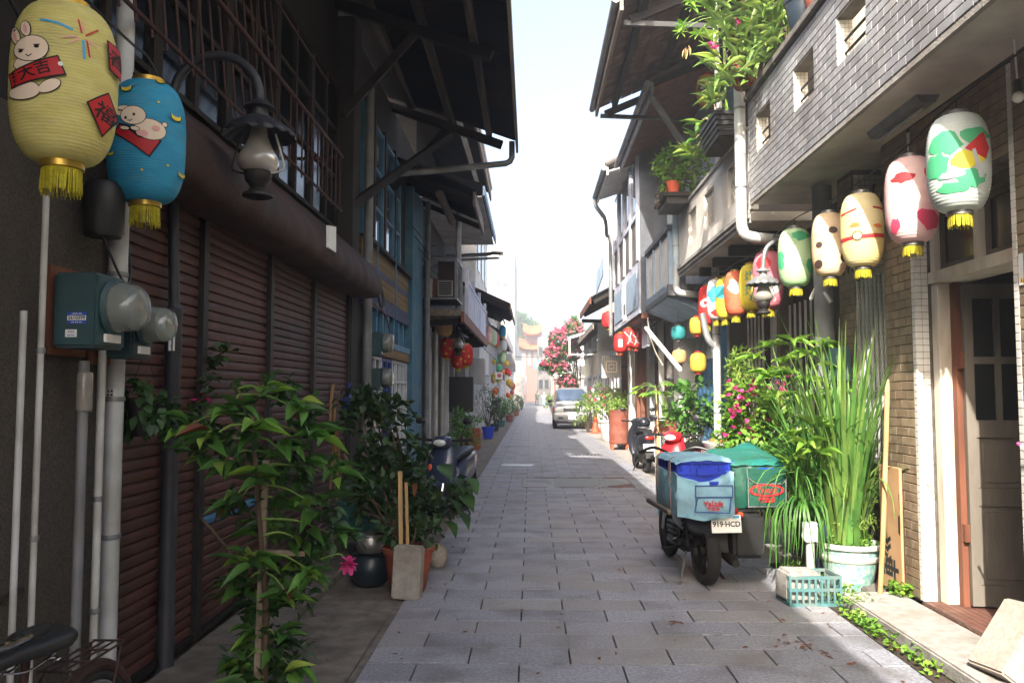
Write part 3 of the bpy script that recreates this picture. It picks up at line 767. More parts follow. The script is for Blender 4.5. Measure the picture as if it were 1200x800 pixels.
for i, (x, c) in enumerate(((-2.06, 'white'), (-1.94, 'pvc'), (-1.85, 'wood_redbrown'))):
    t = tag(MB().lathe([(.04, 0), (.05, .1), (.045, .38), (.03, .4)], 12, (x, 15.7, 3.385)).build('bottle', c, smooth=True), ('tall white plastic bottle standing in the window cage', 'grey plastic bottle standing in the window cage', 'brown bottle standing in the window cage')[i], 'bottle')

# ---------------------------------------------------------------- LEFT: further houses
def far_house(name, label, x, y0, y1, h, wm, side, roofdef, floors=2, bays=3, dm='wood_dark', fm='sash_white', loc=None):
    """a shop house of the far row: wall, ground floor doors, upper windows and a tin eave"""
    s = 1 if side == 'L' else -1
    t = thing(name, label, 'house', (x - s * .3, (y0 + y1) / 2, 0))
    def bx(a, b, *r):
        m_ = MB(); m_.box(min(x + s * a, x + s * b), max(x + s * a, x + s * b), *r); return m_
    bx(-.6, 0, y0, y1, 0, h).build('wall', wm, t)
    L = (y1 - y0) / bays
    for f in range(floors):
        for i in range(bays):
            a = y0 + i * L + L * .16; b = y0 + (i + 1) * L - L * .16
            z0, z1 = (.1, 2.3) if f == 0 else (3.4, min(4.8, h - .25))
            if z1 - z0 < .5: continue
            d = bx(.001, .03, a, b, z0, z1).build('door' if f == 0 else 'window', dm, t)
            bx(.031, .04, a + .12, b - .12, z0 + (.9 if f == 0 else .12), z1 - .12).build('pane', 'pane_sky' if rnd.random() < .5 else 'pane', d)
            m2 = MB()
            for yy in (a - .04, (a + b) / 2, b + .04): m2.box(min(x + s * .005, x + s * .07), max(x + s * .005, x + s * .07), yy - .04, yy + .04, z0, z1)
            m2.box(min(x + s * .004, x + s * .072), max(x + s * .004, x + s * .072), a - .08, b + .08, z1, z1 + .1)
            m2.build('frame', fm, d)
    if roofdef:
        ex, ez, wx, wz, m = roofdef
        m3 = MB(); corrugated(m3, (ex, y0, ez), (ex, y1, ez), (wx, y0, wz), (wx, y1, wz), .14, .02); rf = m3.build('roof', m, t, True, ang=80)
        m4 = MB(); m4.box(ex - .02, ex + .02, y0, y1, ez - .18, ez - .03); m4.build('fascia', 'wood_redbrown' if rnd.random() < .5 else 'wood_weather', rf)
        for k in range(max(2, int((y1 - y0) / 1.1))):
            yy = y0 + .3 + k * 1.1
            m5 = MB(); m5.bar((ex + s * -.1, yy, ez - .12), (x, yy, ez + (wz - ez) * (x - ex) / (wx - ex) - .12), .07, .1); m5.build('rafter', 'wood_dark', rf)
    return t
far_house('row_house', 'low grey house with red edged tin eave past the lattice balcony', -2.0, 25.0, 31, 4.6, 'plaster_grey', 'L', (-.62, 4.3, -2.6, 5.2, 'corrugated_red'))
at_ = MB().box(-3.4, -1.75, 25.8, 33.0, 4.7, 7.7).build('wall', 'plaster_white')  # invented white storey, raised so its shadow reaches across the lane
rh_ = thing('attic_house', 'pale upper storey standing behind the red edged tin eave', 'building', (-2.5, 29, 4.7)); at_.parent = rh_; at_.location = -Vector(rh_.location)
for k in range(3): MB().box(-1.76, -1.72, 26.6 + k * 2.1, 27.7 + k * 2.1, 5.6, 6.9).build('window', 'pane_sky', rh_)
far_house('row_house', 'white plastered house hung with rows of small lanterns', -1.95, 31, 38, 5.0, 'plaster_white', 'L', (-1.2, 4.9, -2.6, 5.4, 'corrugated'))
far_house('row_house', 'grey house with dark doors behind the red flower pot', -1.95, 38, 47, 5.4, 'plaster_grey', 'L', (-1.35, 4.4, -2.6, 5.2, 'corrugated'))
far_house('row_house', 'brown two storey house on the far left of the lane before the white board', -1.9, 47, 60, 6.0, 'plaster_dark', 'L', (-1.4, 4.6, -2.6, 5.2, 'corrugated'))
far_house('row_house', 'pale two storey house at the far end of the lane near the parked black scooter', -1.75, 60, 84, 6.2, 'plaster_white', 'L', None, bays=5)
mb = MB(); mb.box(-1.72, -.62, 86, 86.2, 0, 4.9); tag(mb.build('white_board', 'plaster_white'), 'tall blank white hoarding at the far end of the lane', 'hoarding')
lad = thing('ladder', 'pale blue ladder leaning on the white hoarding', 'ladder', (-.5, 84, 0))
for s in (-.2, .2): mb = MB(); mb.tube([(-.45 + s, 83.6, 0), (-.7 + s, 85.9, 3.2)], .04, 6); mb.build('rail', 'pipe_blue', lad)
for k in range(8): mb = MB(); mb.tube([(-.65 - .03 * k, 83.8 + .26 * k, .35 * k + .3), (-.25 - .03 * k, 83.8 + .26 * k, .35 * k + .3)], .025, 6); mb.build('rung', 'pipe_blue', lad)
# pale block towering over the left row, with a roof frame
pb = thing('pale_block', 'pale white apartment block rising behind the left row of houses', 'building', (-5, 92, 0))
mb = MB(); mb.box(-11, -1.75, 90, 104, 0, 17.4); mb.build('wall', 'plaster_white', pb)
for i in range(3):
    for k in range(4):
        mb = MB(); mb.box(-9 + i * 2.6, -7.6 + i * 2.6, 89.95, 90.1, 2.5 + k * 3.6, 4.1 + k * 3.6); w = mb.build('window', 'pane_sky', pb)
mb = MB(); mb.tube([(-1.9, 89.8, 0), (-1.9, 89.8, 17.6), (-2.1, 89.8, 18.0)], .12, 8); mb.build('downpipe', 'pipe_blue', pb, True)
mb = MB(); mb.bar((-5, 89.8, 18.2), (-1.6, 89.8, 18.2), .2, .3); mb.build('roof_frame', 'pipe_blue', pb)
# far end: white building, temple, round sign, tree in p4
we = thing('white_building', 'white building with grey windows at the end of the lane', 'building', (1.9, 112, 0))
mb = MB(); mb.box(.95, 2.6, 110, 118, 0, 9.0); mb.build('wall', 'plaster_white', we)
for k in range(3):
    for i in range(2):
        mb = MB(); mb.box(1.1 + i * .75, 1.6 + i * .75, 109.93, 110.05, 2.2 + k * 2.2, 3.3 + k * 2.2); w = mb.build('window', 'pane_sky', we)
        m2 = MB(); m2.box(1.05 + i * .75, 1.65 + i * .75, 109.85, 109.95, 2.1 + k * 2.2, 2.2 + k * 2.2); m2.build('sill', 'plaster_grey', w)
mb = MB(); mb.box(2.6, 7.5, 108, 118, 0, 5.5); mb.build('side_wing', 'plaster_white', we)
tp = thing('temple', 'temple with orange tiled upturned roofs rising at the end of the lane', 'temple', (.3, 150, 0))
mb = MB(); mb.box(-1.7, 2.3, 148, 154, 0, 9.3); tw = mb.build('wall', 'brick_far', tp)
for i in range(4):
    mb = MB(); mb.box(-1.5 + i * 1.0, -.9 + i * 1.0, 147.9, 148.05, 6.5, 9.0); mb.build('column', 'plaster_grey', tw)
for (z, hw, m) in ((9.3, 2.4, 1), (12.0, 1.7, 2)):
    mb = MB(); rings = []
    for i in range(17):
        t = -1 + i / 8; x = .3 + t * hw; lift = .7 * abs(t) ** 3
        rings.append([Vector((x, 146.6, z + lift)), Vector((x, 150.5, z + 1.5 + lift * .6)), Vector((x, 155, z + lift)), Vector((x, 150.5, z - .3 + lift * .5))])
    mb.loft(rings); r_ = mb.build('roof', 'temple_roof', tp)
    mb = MB(); mb.tube([Vector((.3 + (-1 + i / 8) * hw * 1.02, 150.4, z + 1.65 + .7 * abs(-1 + i / 8) ** 3)) for i in range(17)], .16, 6); mb.build('ridge', 'temple_roof', r_)
    for i in range(14):
        x = .3 - hw * .93 + i * hw * 1.86 / 13; t = (x - .3) / hw
        mb = MB(); mb.bar((x, 146.5, z + .06 + .7 * abs(t) ** 3), (x, 150.4, z + 1.56 + .42 * abs(t) ** 3), .14, .12); mb.build('tile_rib', 'temple_roof', r_)
mb = MB(); mb.box(-.9, 1.5, 149, 153, 10.4, 12.0); mb.build('upper_storey', 'brick_far', tp)
rs = thing('round_sign', 'round blue and white sign hanging over the far lane', 'sign', (.8, 92, 4.2))
rm = Matrix.Rotation(R(90), 3, 'X')
mb = MB(); mb.lathe([(.5, -.08), (.52, 0), (.5, .08)], 28, (.8, 92, 4.75), rm); mb.build('disc', 'lblue_print', rs, True)
mb = MB(); mb.lathe([(.3, .081), (.3, .1)], 20, (.8, 92, 4.75), rm); mb.build('emblem', 'white_print', rs)
mb = MB(); mb.tube([(.8, 92, 5.25), (.8, 92, 5.6), (-1.7, 92, 5.6)], .05, 6); mb.build('bracket', 'iron_dark', rs)

# ---------------------------------------------------------------- RIGHT: tiled house with balcony
GX = 2.80                                  # street face of the near right house
PX = 2.29                                  # face of its balcony parapet
T = thing('tiled_house', 'brown tiled house with a tiled balcony and an old wooden door', 'house', (3.2, 4, 0))
mb = MB(); mb.box(GX, 3.5, -4, 4.77, .09, 3.54); wn_ = mb.build('wall', 'tile_grout', T)
mb = MB(); mb.box(GX, 3.2, 6.0, 6.5, .09, 3.54); wf_ = mb.build('wall', 'tile_grout', T)
mb = MB(); mb.box(GX, 3.2, 4.77, 6.0, 2.95, 3.54); wo_ = mb.build('wall', 'tile_grout', T)
lay(wn_, 'wall_tile', 'tile_brown', 'X', GX, 3.5, 4.73, .1, 3.53, .205, .068, .006, .006, limit=200)
lay(wo_, 'wall_tile', 'tile_brown', 'X', GX, 4.77, 6.0, 2.98, 3.53, .205, .068, .006, .006, limit=40)
lay(wf_, 'wall_tile', 'tile_brown', 'X', GX, 6.05, 6.5, .1, 3.53, .205, .068, .006, .006, limit=60)
lay(wf_, 'white_tile', 'tile_white', 'Y', 6.0, GX - .005, 2.905, .1, 2.94, .048, .048, .004, .005, limit=0, bond=0, field='white_tiling')
lay(wn_, 'white_tile', 'tile_white', 'X', GX, 4.73, 4.775, .1, 3.5, .048, .048, .004, .007, limit=0, bond=0, field='white_tiling')
lay(wf_, 'white_tile', 'tile_white', 'X', GX, 6.0, 6.047, .1, 3.5, .048, .048, .004, .007, limit=0, bond=0, field='white_tiling')
# door in its recess
DX = 2.91
mb = MB(); mb.box(DX, DX + .12, 5.9, 5.995, .1, 2.36); mb.build('jamb', 'wood_white', T, bev=.006, seg=1)
mb = MB(); mb.box(DX + .085, DX + .15, 5.84, 5.898, .1, 2.36); mb.build('jamb', 'wood_redbrown', T)
mb = MB(); mb.box(DX - .02, DX + .22, 4.78, 5.995, 2.365, 2.45); mb.build('lintel', 'wood_white', T, bev=.005, seg=1)
mb = MB(); mb.box(DX, DX + .16, 4.78, 5.995, 2.88, 2.945); mb.build('lintel', 'wood_greybrown', T)
for y in (4.79, 5.34, 5.93):
    mb = MB(); mb.box(DX, DX + .16, y, y + .06, 2.45, 2.88); mb.build('mullion', 'wood_white', T)
for a, b in ((4.86, 5.33), (5.41, 5.92)):
    mb = MB(); mb.box(DX + .06, DX + .075, a + .03, b - .03, 2.49, 2.84); w = mb.build('transom_pane', 'pane', T)
    mb = MB()
    for (y0, y1, z0, z1) in ((a, b, 2.455, 2.495), (a, b, 2.835, 2.875), (a, a + .035, 2.496, 2.834), (b - .035, b, 2.496, 2.834)): mb.box(DX + .04, DX + .1, y0, y1, z0, z1)
    mb.build('frame', 'wood_greybrown', w)
# open door leaf swung inward from the far jamb
dl = bpy.data.objects.new('door_leaf', None); COL.objects.link(dl); dl.parent = T; dl.location = Vector((DX + .125, 5.83, .12)) - Vector(T.location); dl.rotation_euler = (0, 0, R(-4)); OFF[dl] = Vector((0, 0, 0))
W_, HH = .44, 2.22
mb = MB()
for (a, b, z0, z1) in ((0, .06, 0, HH), (W_ - .06, W_, 0, HH), (.06, W_ - .06, 0, .14), (.06, W_ - .06, .68, .8), (.06, W_ - .06, 1.15, 1.27), (.06, W_ - .06, 1.66, 1.71), (.06, W_ - .06, HH - .1, HH), (W_ / 2 - .02, W_ / 2 + .02, 1.27, 1.66), (W_ / 2 - .02, W_ / 2 + .02, 1.71, HH - .1)):
    mb.box(a, b, -.04, 0, z0, z1)
mb.build('door_frame', 'door_paint', dl)
for (a, b, z0, z1) in ((.06, W_ - .06, .14, .68), (.06, W_ - .06, .8, 1.15)):
    mb = MB(); mb.box(a, b, -.03, -.012, z0, z1); mb.box(a + .04, b - .04, -.038, -.03, z0 + .04, z1 - .04); mb.build('door_panel', 'door_paint', dl, bev=.005, seg=1)
for (a, b) in ((.06, W_ / 2 - .02), (W_ / 2 + .02, W_ - .06)):
    for z0, z1 in ((1.27, 1.66), (1.71, HH - .1)):
        mb = MB(); mb.box(a, b, -.024, -.016, z0, z1); mb.build('pane', 'pane', dl)
for z in (.55, 1.75): mb = MB(); mb.box(DX + .09, DX + .17, 5.80, 5.838, z, z + .12); mb.build('hinge_block', 'wood_redbrown', T)
# dark room beyond
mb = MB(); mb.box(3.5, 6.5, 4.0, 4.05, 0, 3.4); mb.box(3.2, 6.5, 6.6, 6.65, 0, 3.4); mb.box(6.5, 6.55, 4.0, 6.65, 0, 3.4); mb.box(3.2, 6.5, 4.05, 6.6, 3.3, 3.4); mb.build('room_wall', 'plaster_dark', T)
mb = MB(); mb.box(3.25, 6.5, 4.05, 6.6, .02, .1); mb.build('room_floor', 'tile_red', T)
# sill of small red tiles
mb = MB(); mb.box(GX - .02, 3.24, 4.78, 5.99, 0, .1); sill = mb.build('door_sill', 'tile_grout', T)
lay(sill, 'sill_tile', 'tile_red', 'Z', .1, GX - .018, 3.235, 4.785, 5.985, .05, .05, .006, .004, limit=0, bond=0, field='sill_tiling')
lay(sill, 'sill_tile', 'tile_red', 'X', GX - .02, 4.785, 5.985, .012, .098, .05, .043, .008, .004, limit=0, bond=0, field='sill_tiling')
# teal notice and marker on the near pillar
o = decal([((-.13, -.09), (.13, -.09), (.13, .09), (-.13, .09))], lambda u, v: (GX - .012, 4.58 - u, 2.28 + v), 'notice_board', 'teal_print', T)
mb = MB(); mb.box(GX - .0115, GX - .0065, 4.45, 4.71, 2.19, 2.37); mb.build('notice_back', 'white_print', T)
decal([((-.13, -.09), (-.085, -.09), (-.085, .09), (-.13, .09))], lambda u, v: (GX - .0135, 4.58 - u, 2.28 + v), 'margin', 'white_print', o)
decal([tuple((a + .01, b + .04) for a, b in p) for p in text_polys('22', .05, .001)], lambda u, v: (GX - .0135, 4.58 - u, 2.28 + v), 'lettering', 'white_print', o)
decal([tuple((a + .04, b - .03) for a, b in p) for p in text_polys('C', .06, .001)], lambda u, v: (GX - .0135, 4.58 - u, 2.28 + v), 'lettering', 'white_print', o)
for i, (m, u) in enumerate((('red_print', -.115), ('yellow_print', -.1), ('black_print', -.09))):
    decal([((u, -.08), (u + .02, -.07), (u + .01, -.045)), ], lambda u, v: (GX - .015, 4.58 - u, 2.28 + v), 'emblem', m, o)
pen = thing('marker_pen', 'white marker with pink tip stuck on the brown tiled pillar', 'pen', (2.72, 4.66, 1.22))
mb = MB(); mb.tube([(2.79, 4.58, 1.2), (2.735, 4.665, 1.285)], .008, 8); mb.build('barrel', 'white', pen, True)
mb = MB(); mb.tube([(2.735, 4.665, 1.285), (2.725, 4.68, 1.30)], .009, 8); mb.build('tip', 'bract_pink', pen, True)
# slab and parapet
mb = MB(); mb.box(PX + .01, 3.5, -4, 8.5, 3.54, 3.66); slab = mb.build('balcony_slab', 'slab_under', T)
mb = MB(); mb.box(PX - .005, PX + .03, -4, 8.5, 3.525, 3.56); mb.build('edge_trim', 'concrete_light', slab)
holes = [(7.72, 8.2, 4.0, 4.36), (6.52, 7.02, 4.0, 4.36), (5.5, 6.02, 4.0, 4.36), (4.5, 5.0, 4.0, 4.36)]
PT = 4.62
mb = MB(); mb.box(PX, PX + .12, -4, 8.5, 3.56, 4.0); mb.box(PX, PX + .12, -4, 8.5, 4.36, PT)
ys = [-4] + sorted(sum([[h[0], h[1]] for h in holes], [])) + [8.5]
for a, b in zip(ys[::2], ys[1::2]): mb.box(PX, PX + .12, a, b, 4.0, 4.36)
par = mb.build('parapet', 'tile_grout', T)
lay(par, 'parapet_tile', 'tile_grey', 'X', PX, 3.4, 8.5, 3.57, PT - .01, .19, .062, .005, .006, limit=300, holes=holes, field='parapet_tiling')
for (a, b, z0, z1) in holes[:3]:
    for (pl, ax) in ((b, 'Y'),):
        lay(par, 'reveal_tile', 'tile_white', 'Y', b, PX, PX + .12, z0, z1, .03, .03, .003, .003, limit=0, bond=0, field='reveal_tiling')
    for z in (4.1, 4.2):
        mb = MB(); mb.tube([(PX + .06, a, z), (PX + .06, b, z)], .011, 8); mb.build('bar', 'iron_dark', par, True)
mb = MB(); mb.box(PX - .05, PX + .16, -4, 8.5, PT, PT + .07); mb.build('coping', 'concrete', par, bev=.008, seg=1)
mb = MB(); mb.box(3.3, 3.6, -4, 8.5, 3.66, 7.0); mb.build('upper_wall', 'plaster_cream', T)
vpipe(PX - .06, 8.62, 3.42, 4.9, .06, 'pvc_white', T, 'downpipe', (3.75, 4.6))
mb = MB(); mb.tube(catmull([(PX - .06, 8.62, 3.44), (PX - .05, 8.62, 3.30), (PX + .04, 8.62, 3.22), (PX + .5, 8.65, 3.18)], 5), .06, 12); mb.build('downpipe', 'pvc_white', T, True)
mb = MB(); mb.tube([(2.08, 8.9, 4.7), (2.02, 8.95, 7.2)], .03, 8); mb.build('pole', 'pvc_white', T, True)
# ground floor past the door: barred window, grey tile piers
mb = MB(); mb.box(3.15, 3.3, 6.5, 8.6, 0, 3.54); mb.build('rear_wall', 'plaster_dark', T)
mb = MB(); mb.box(2.9, 3.15, 6.5, 7.2, .09, 1.0); mb.build('window_base', 'tile_grout', T)
gr = MB().box(2.84, 2.87, 6.5, 7.2, 2.55, 2.6).build('window_grille', 'wood_grey', T); MB().box(2.84, 2.87, 6.5, 7.2, 1.0, 1.05).build('rail', 'wood_grey', gr)
bm3 = MB(); bm3.box(-.01, .01, -.01, .01, 0, 1.5); bme3 = bm3.mesh('bar', 'pvc')
for i in range(8): put('bar', bme3, gr, (2.855, 6.55 + i * .088, 1.05))
mb = MB()
for k in range(6):
    mb.bar((2.72, 6.5, 2.65 + k * .11), (2.72, 7.2, 2.65 + k * .11), .012, .012); mb.bar((2.72, 6.55 + k * .12, 2.6), (2.72, 6.55 + k * .12, 3.2), .012, .012)
for k in range(4): mb.bar((2.72, 6.55 + k * .2, 2.6), (2.84, 6.55 + k * .2, 3.3), .014, .014)
mb.build('iron_guard', 'iron_dark', T)
mb = MB(); mb.box(2.84, 3.15, 7.2, 7.55, 0, 3.54); pier = mb.build('pier', 'tile_grout', T)
lay(pier, 'pier_tile', 'tile_brown', 'X', 2.84, 7.2, 7.55, 1.2, 3.5, .205, .068, .006, .006, limit=0, field='pier_tiling')
lay(pier, 'pier_tile', 'tile_white', 'Y', 7.2, 2.845, 3.15, 1.2, 3.5, .05, .05, .005, .005, limit=0, bond=0, field='white_tiling')
vpipe(2.72, 7.62, 0, 3.5, .09, 'pvc_grey', T, 'column_pipe', (2.0, 2.8))
mb = MB(); mb.box(2.68, 2.8, 7.22, 7.55, 1.68, 1.98); mt = mb.build('meter_box', 'meter', T, bev=.01)
mb = MB(); mb.tube(catmull([(2.62, 7.68, 2.45), (2.66, 7.6, 2.55), (2.74, 7.5, 2.4)]), .02, 6); mb.build('cable', 'pvc', T, True)
# ceiling lamp batten
bt = thing('fluorescent_batten', 'old grey fluorescent lamp batten on the underside of the balcony', 'lamp', (2.75, 5.35, 3.5))
mb = MB(); mb.prism([(-.05, 0), (.05, 0), (.08, .05), (-.08, .05)], lambda a, b, d: (2.62 + a, d, 3.49 + b), 5.35, 6.15); mb.build('reflector', 'zinc', bt)
mb = MB(); mb.tube([(2.62, 5.4, 3.47), (2.62, 6.1, 3.47)], .016, 8); mb.build('tube', 'lamp_glass', bt, True)
lb = thing('hanging_bulb', 'bare white bulb hanging from a cord above the doorway', 'bulb', (2.72, 4.5, 3.2))
bp_ = at_y(1193, 114, 4.5)
mb = MB(); mb.tube([bp_ + Vector((0, 0, .08)), Vector((bp_.x - .01, 4.5, 3.54))], .005, 6); mb.build('cord', 'white', lb)
mb = MB(); mb.lathe([(.012, .1), (.02, .09), (.022, .035), (.02, .03)], 12, bp_); mb.build('socket', 'plastic_black', lb, True)
mb = MB(); mb.sph(bp_, .032); mb.build('glass_bulb', 'bulb', lb, True)
# steps before the house
def slabthing(name, m, x0, x1, y0, y1, z0, z1, bev=.012):
    mb = MB(); mb.box(x0, x1, y0, y1, z0, z1); return struct(mb.build(name, m, bev=bev))
slabthing('front_step', 'concrete_light', 2.32, GX - .025, 4.12, 6.35, -.01, .085)
slabthing('front_step', 'concrete_light', GX - .02, 3.2, -3, 4.76, 0, .088)
slabthing('kerb_stone', 'concrete', 2.02, 2.75, 3.2, 4.1, -.01, .095)
slabthing('side_step', 'concrete', 2.6, 3.2, 6.52, 8.5, -.01, .06)

PX = 2.35
# ---------------------------------------------------------------- RIGHT: white balcony house
Wh = thing('white_balcony_house', 'house with a white balcony of pierced screens and a deep wooden eave', 'house', (3.2, 10.7, 0))
mb = MB(); mb.box(3.12, 3.6, 8.6, 12.9, 0, 3.45); mb.build('shop_wall', 'plaster_dark', Wh)
mb = MB(); mb.box(3.2, 3.6, 8.6, 12.9, 3.45, 6.9); mb.build('upper_wall', 'wood_board', Wh)
mb = MB(); mb.box(3.0, 3.19, 12.3, 12.85, 3.5, 6.4); mb.build('upper_post', 'plaster_blue', Wh)
for a, b, m in ((8.75, 9.75, 'wood_dark'), (9.85, 10.5, 'wood_greybrown'), (10.6, 11.6, 'wood_dark')):
    mb = MB(); mb.box(3.06, 3.119, a, b, .1, 2.5); d = mb.build('door', m, Wh)
    mb = MB(); mb.box(3.045, 3.059, a + .12, b - .12, 1.2, 2.35); mb.build('pane', 'pane', d)
    for k in range(5):
        yy = a + .14 + k * (b - a - .28) / 4; mb = MB(); mb.box(3.02, 3.04, yy - .012, yy + .012, .9, 2.6); mb.build('bar', 'pvc', d)
mb = MB(); mb.box(2.95, 3.12, 9.75, 9.86, 0, 3.4); mb.build('post', 'wood_greybrown', Wh)
vpipe(2.62, 11.6, 0, 3.4, .055, 'pvc', Wh, 'downpipe', (1.3, 2.4))
mb = MB(); mb.tube(catmull([(2.62, 11.6, 2.2), (2.5, 11.6, 2.35), (2.45, 11.7, 2.7)]), .045, 8); mb.build('downpipe', 'pvc_grey', Wh, True)
vpipe(PX - .04, 12.95, 3.3, 4.5, .055, 'pipe_blue', Wh, 'downpipe', (3.9,))
mb = MB(); mb.tube(catmull([(PX - .04, 12.95, 3.32), (PX - .03, 12.95, 3.2), (PX + .1, 12.95, 3.14), (PX + .7, 12.95, 3.12)], 5), .055, 10); mb.build('downpipe', 'pvc_white', Wh, True)
mb = MB(); mb.box(PX + .02, 3.2, 8.75, 12.9, 3.42, 3.52); wsl = mb.build('balcony_floor', 'slab_under', Wh)
for i, (dz, dx) in enumerate(((0, 0), (.05, -.025), (.1, -.045))):
    mb = MB(); mb.box(PX + dx, PX + .03 + dx * .5, 8.75, 12.9, 3.40 + dz, 3.445 + dz); mb.build('moulding', 'plaster_grey', wsl)
for y in (9.3, 10.2, 11.1, 12.0):
    mb = MB(); mb.box(PX + .15, 3.12, y, y + .14, 3.3, 3.418); mb.build('joist', 'wood_dark', wsl)
wh = [(9.12, 9.7, 3.76, 4.24), (10.42, 11.0, 3.76, 4.24), (11.55, 12.1, 3.76, 4.24)]
mb = MB(); mb.box(PX, PX + .1, 8.75, 12.9, 3.55, 3.76); mb.box(PX, PX + .1, 8.75, 12.9, 4.24, 4.4)
ys = [8.75] + sum([[h[0], h[1]] for h in wh], []) + [12.9]
for a, b in zip(ys[::2], ys[1::2]): mb.box(PX, PX + .1, a, b, 3.76, 4.24)
wp = mb.build('parapet', 'plaster_white', Wh)
mb = MB(); mb.box(PX - .03, PX + .13, 8.75, 12.9, 4.4, 4.45); mb.build('coping', 'plaster_grey', wp, bev=.006, seg=1)
for a, b, z0, z1 in wh:
    mb = MB(); n = 5
    for k in range(-n, n + 1):
        for sgn in (1, -1):
            st = (b - a) / n; y0 = a + k * st; y1 = y0 + (z1 - z0); za, zb = (z0, z1) if sgn > 0 else (z1, z0)
            ya, yb = max(y0, a), min(y1, b)
            if yb - ya < .03: continue
            zz = lambda y: za + (zb - za) * (y - y0) / (y1 - y0)
            mb.bar((PX + .06 + sgn * .003, ya, zz(ya)), (PX + .06 + sgn * .003, yb, zz(yb)), .03, .036, (1, 0, 0))
    mb.build('pierced_screen', 'plaster_white', wp)
# wooden eave
RE0, RE1 = (1.08, 6.2), (3.7, 7.3)
mb = MB(); corrugated(mb, (RE0[0], 13.0, RE0[1]), (RE0[0], 9.3, RE0[1]), (RE1[0], 13.0, RE1[1]), (RE1[0], 9.3, RE1[1]), .09, .016); rf = mb.build('roof', 'corrugated', Wh, True, ang=80)
def rz(x): return RE0[1] + (x - RE0[0]) / (RE1[0] - RE0[0]) * (RE1[1] - RE0[1])
k = 0; x = 1.12
while x < 3.2:
    x2 = x + .17
    mb = MB(); q = [(x, rz(x) - .04), (x2 - .008, rz(x2) - .04), (x2 - .008, rz(x2) - .06), (x, rz(x) - .06)]
    mb.prism(q, lambda a, b, d: (a, d, b), 9.3, 12.98); mb.build('soffit_board', 'corrugated_red', rf); x = x2
mb = MB(); mb.box(1.045, 1.085, 9.3, 13.0, 6.02, 6.17); mb.build('fascia', 'wood_weather', rf)
mb = MB(); mb.tube([(1.0, 9.3, 6.16), (1.0, 13.05, 6.16)], .05, 10); mb.build('gutter', 'zinc', rf, True)
for x in (1.35, 2.0, 2.7): mb = MB(); mb.box(x - .04, x + .04, 9.3, 12.95, rz(x) - .17, rz(x) - .062); mb.build('purlin', 'wood_dark', rf)
for y in (9.6, 12.9):
    mb = MB(); mb.bar((1.12, y, 6.0), (3.2, y, 5.9), .05, .06); mb.build('tie_beam', 'paint_black', rf)
    mb = MB(); mb.bar((1.2, y, rz(1.2) - .22), (3.2, y, rz(3.2) - .22), .07, .1); mb.build('rafter', 'wood_dark', rf)

# ---------------------------------------------------------------- RIGHT: grey-blue timber house with bay
G = thing('timber_house', 'pale blue and grey timber house with a boarded balcony and a tall bay', 'house', (3.0, 16.5, 0))
mb = MB(); mb.box(3.1, 3.6, 12.9, 20.6, 0, 3.2); mb.build('ground_wall', 'plaster_grey', G)
mb = MB(); mb.box(2.95, 3.6, 12.95, 15.55, 3.2, 6.9); mb.build('upper_wall', 'house_lilac', G)
mb = MB(); mb.box(2.6, 2.72, 15.3, 15.5, 3.2, 6.2); mb.build('post', 'pipe_blue', G)
mb = MB(); mb.box(2.18, 3.1, 12.98, 15.55, 3.12, 3.3); bl = mb.build('balcony', 'house_slate', G)
mb = MB(); mb.prism([(2.2, 3.1), (2.16, 3.3), (2.9, 2.9), (2.9, 2.8)], lambda a, b, d: (a, d, b), 13.1, 15.5); mb.build('bracket', 'house_blue', bl)
for i in range(4):
    y = 13.02 + i * .82
    mb = MB(); mb.box(2.2, 2.3, y, y + .09, 3.3, 4.28); mb.build('post', 'house_blue', bl)
    if i < 3: mb = MB(); mb.box(2.23, 2.26, y + .11, y + .8, 3.34, 4.14); mb.build('panel', 'plaster_white', bl)
mb = MB(); mb.box(2.17, 2.33, 12.98, 15.55, 4.17, 4.25); mb.build('rail', 'house_slate', bl)
BX, b0, b1, bz = 2.08, 15.62, 20.4, 3.1
mb = MB(); mb.box(BX + .03, 3.1, b0, b1, bz, 6.4); bay = mb.build('bay', 'house_slate', G)
mb = MB(); mb.box(BX, BX + .028, b0 + .02, b1, bz, bz + 1.02); mb.build('lower_panel', 'house_lilac', bay)
for a, b in ((b0 + .35, b0 + 2.1), (b0 + 2.9, b1 - .2)):
    mb = MB(); mb.box(BX - .015, BX - .002, a, b, bz + .14, bz + .84); mb.build('inset_panel', 'house_blue', bay)
mb = MB(); mb.box(BX - .01, BX - .002, b0 + 2.14, b0 + 2.8, bz + .05, bz + .98); mb.build('poster', 'white_print', bay)
mb = MB(); mb.box(BX - .012, BX - .0105, b0 + 2.3, b0 + 2.6, bz + .2, bz + .42); mb.build('stain', 'house_slate', bay)
for i in range(5):
    y = b0 + .1 + i * 1.13
    mb = MB(); mb.box(BX - .03, BX + .03, y, y + .16, bz + 1.03, 6.3); mb.build('mullion', 'house_lilac', bay)
for i in range(4):
    y = b0 + .27 + i * 1.13
    mb = MB(); mb.box(BX + .012, BX + .028, y + .02, y + .94, bz + 1.05, 5.0); mb.build('shutter', 'wood_greybrown', bay)
    mb = MB(); mb.box(BX + .012, BX + .028, y + .02, y + .94, 5.1, 6.25); mb.build('pane', 'pane_sky', bay)
    mb = MB(); mb.box(BX - .02, BX + .01, y, y + .95, 5.0, 5.1); mb.build('transom', 'house_lilac', bay)
mb = MB(); mb.bar((BX + .1, b0, bz - .05), (BX + .1, b1, bz - .05), .12, .1); mb.build('beam', 'wood_redbrown', bay)
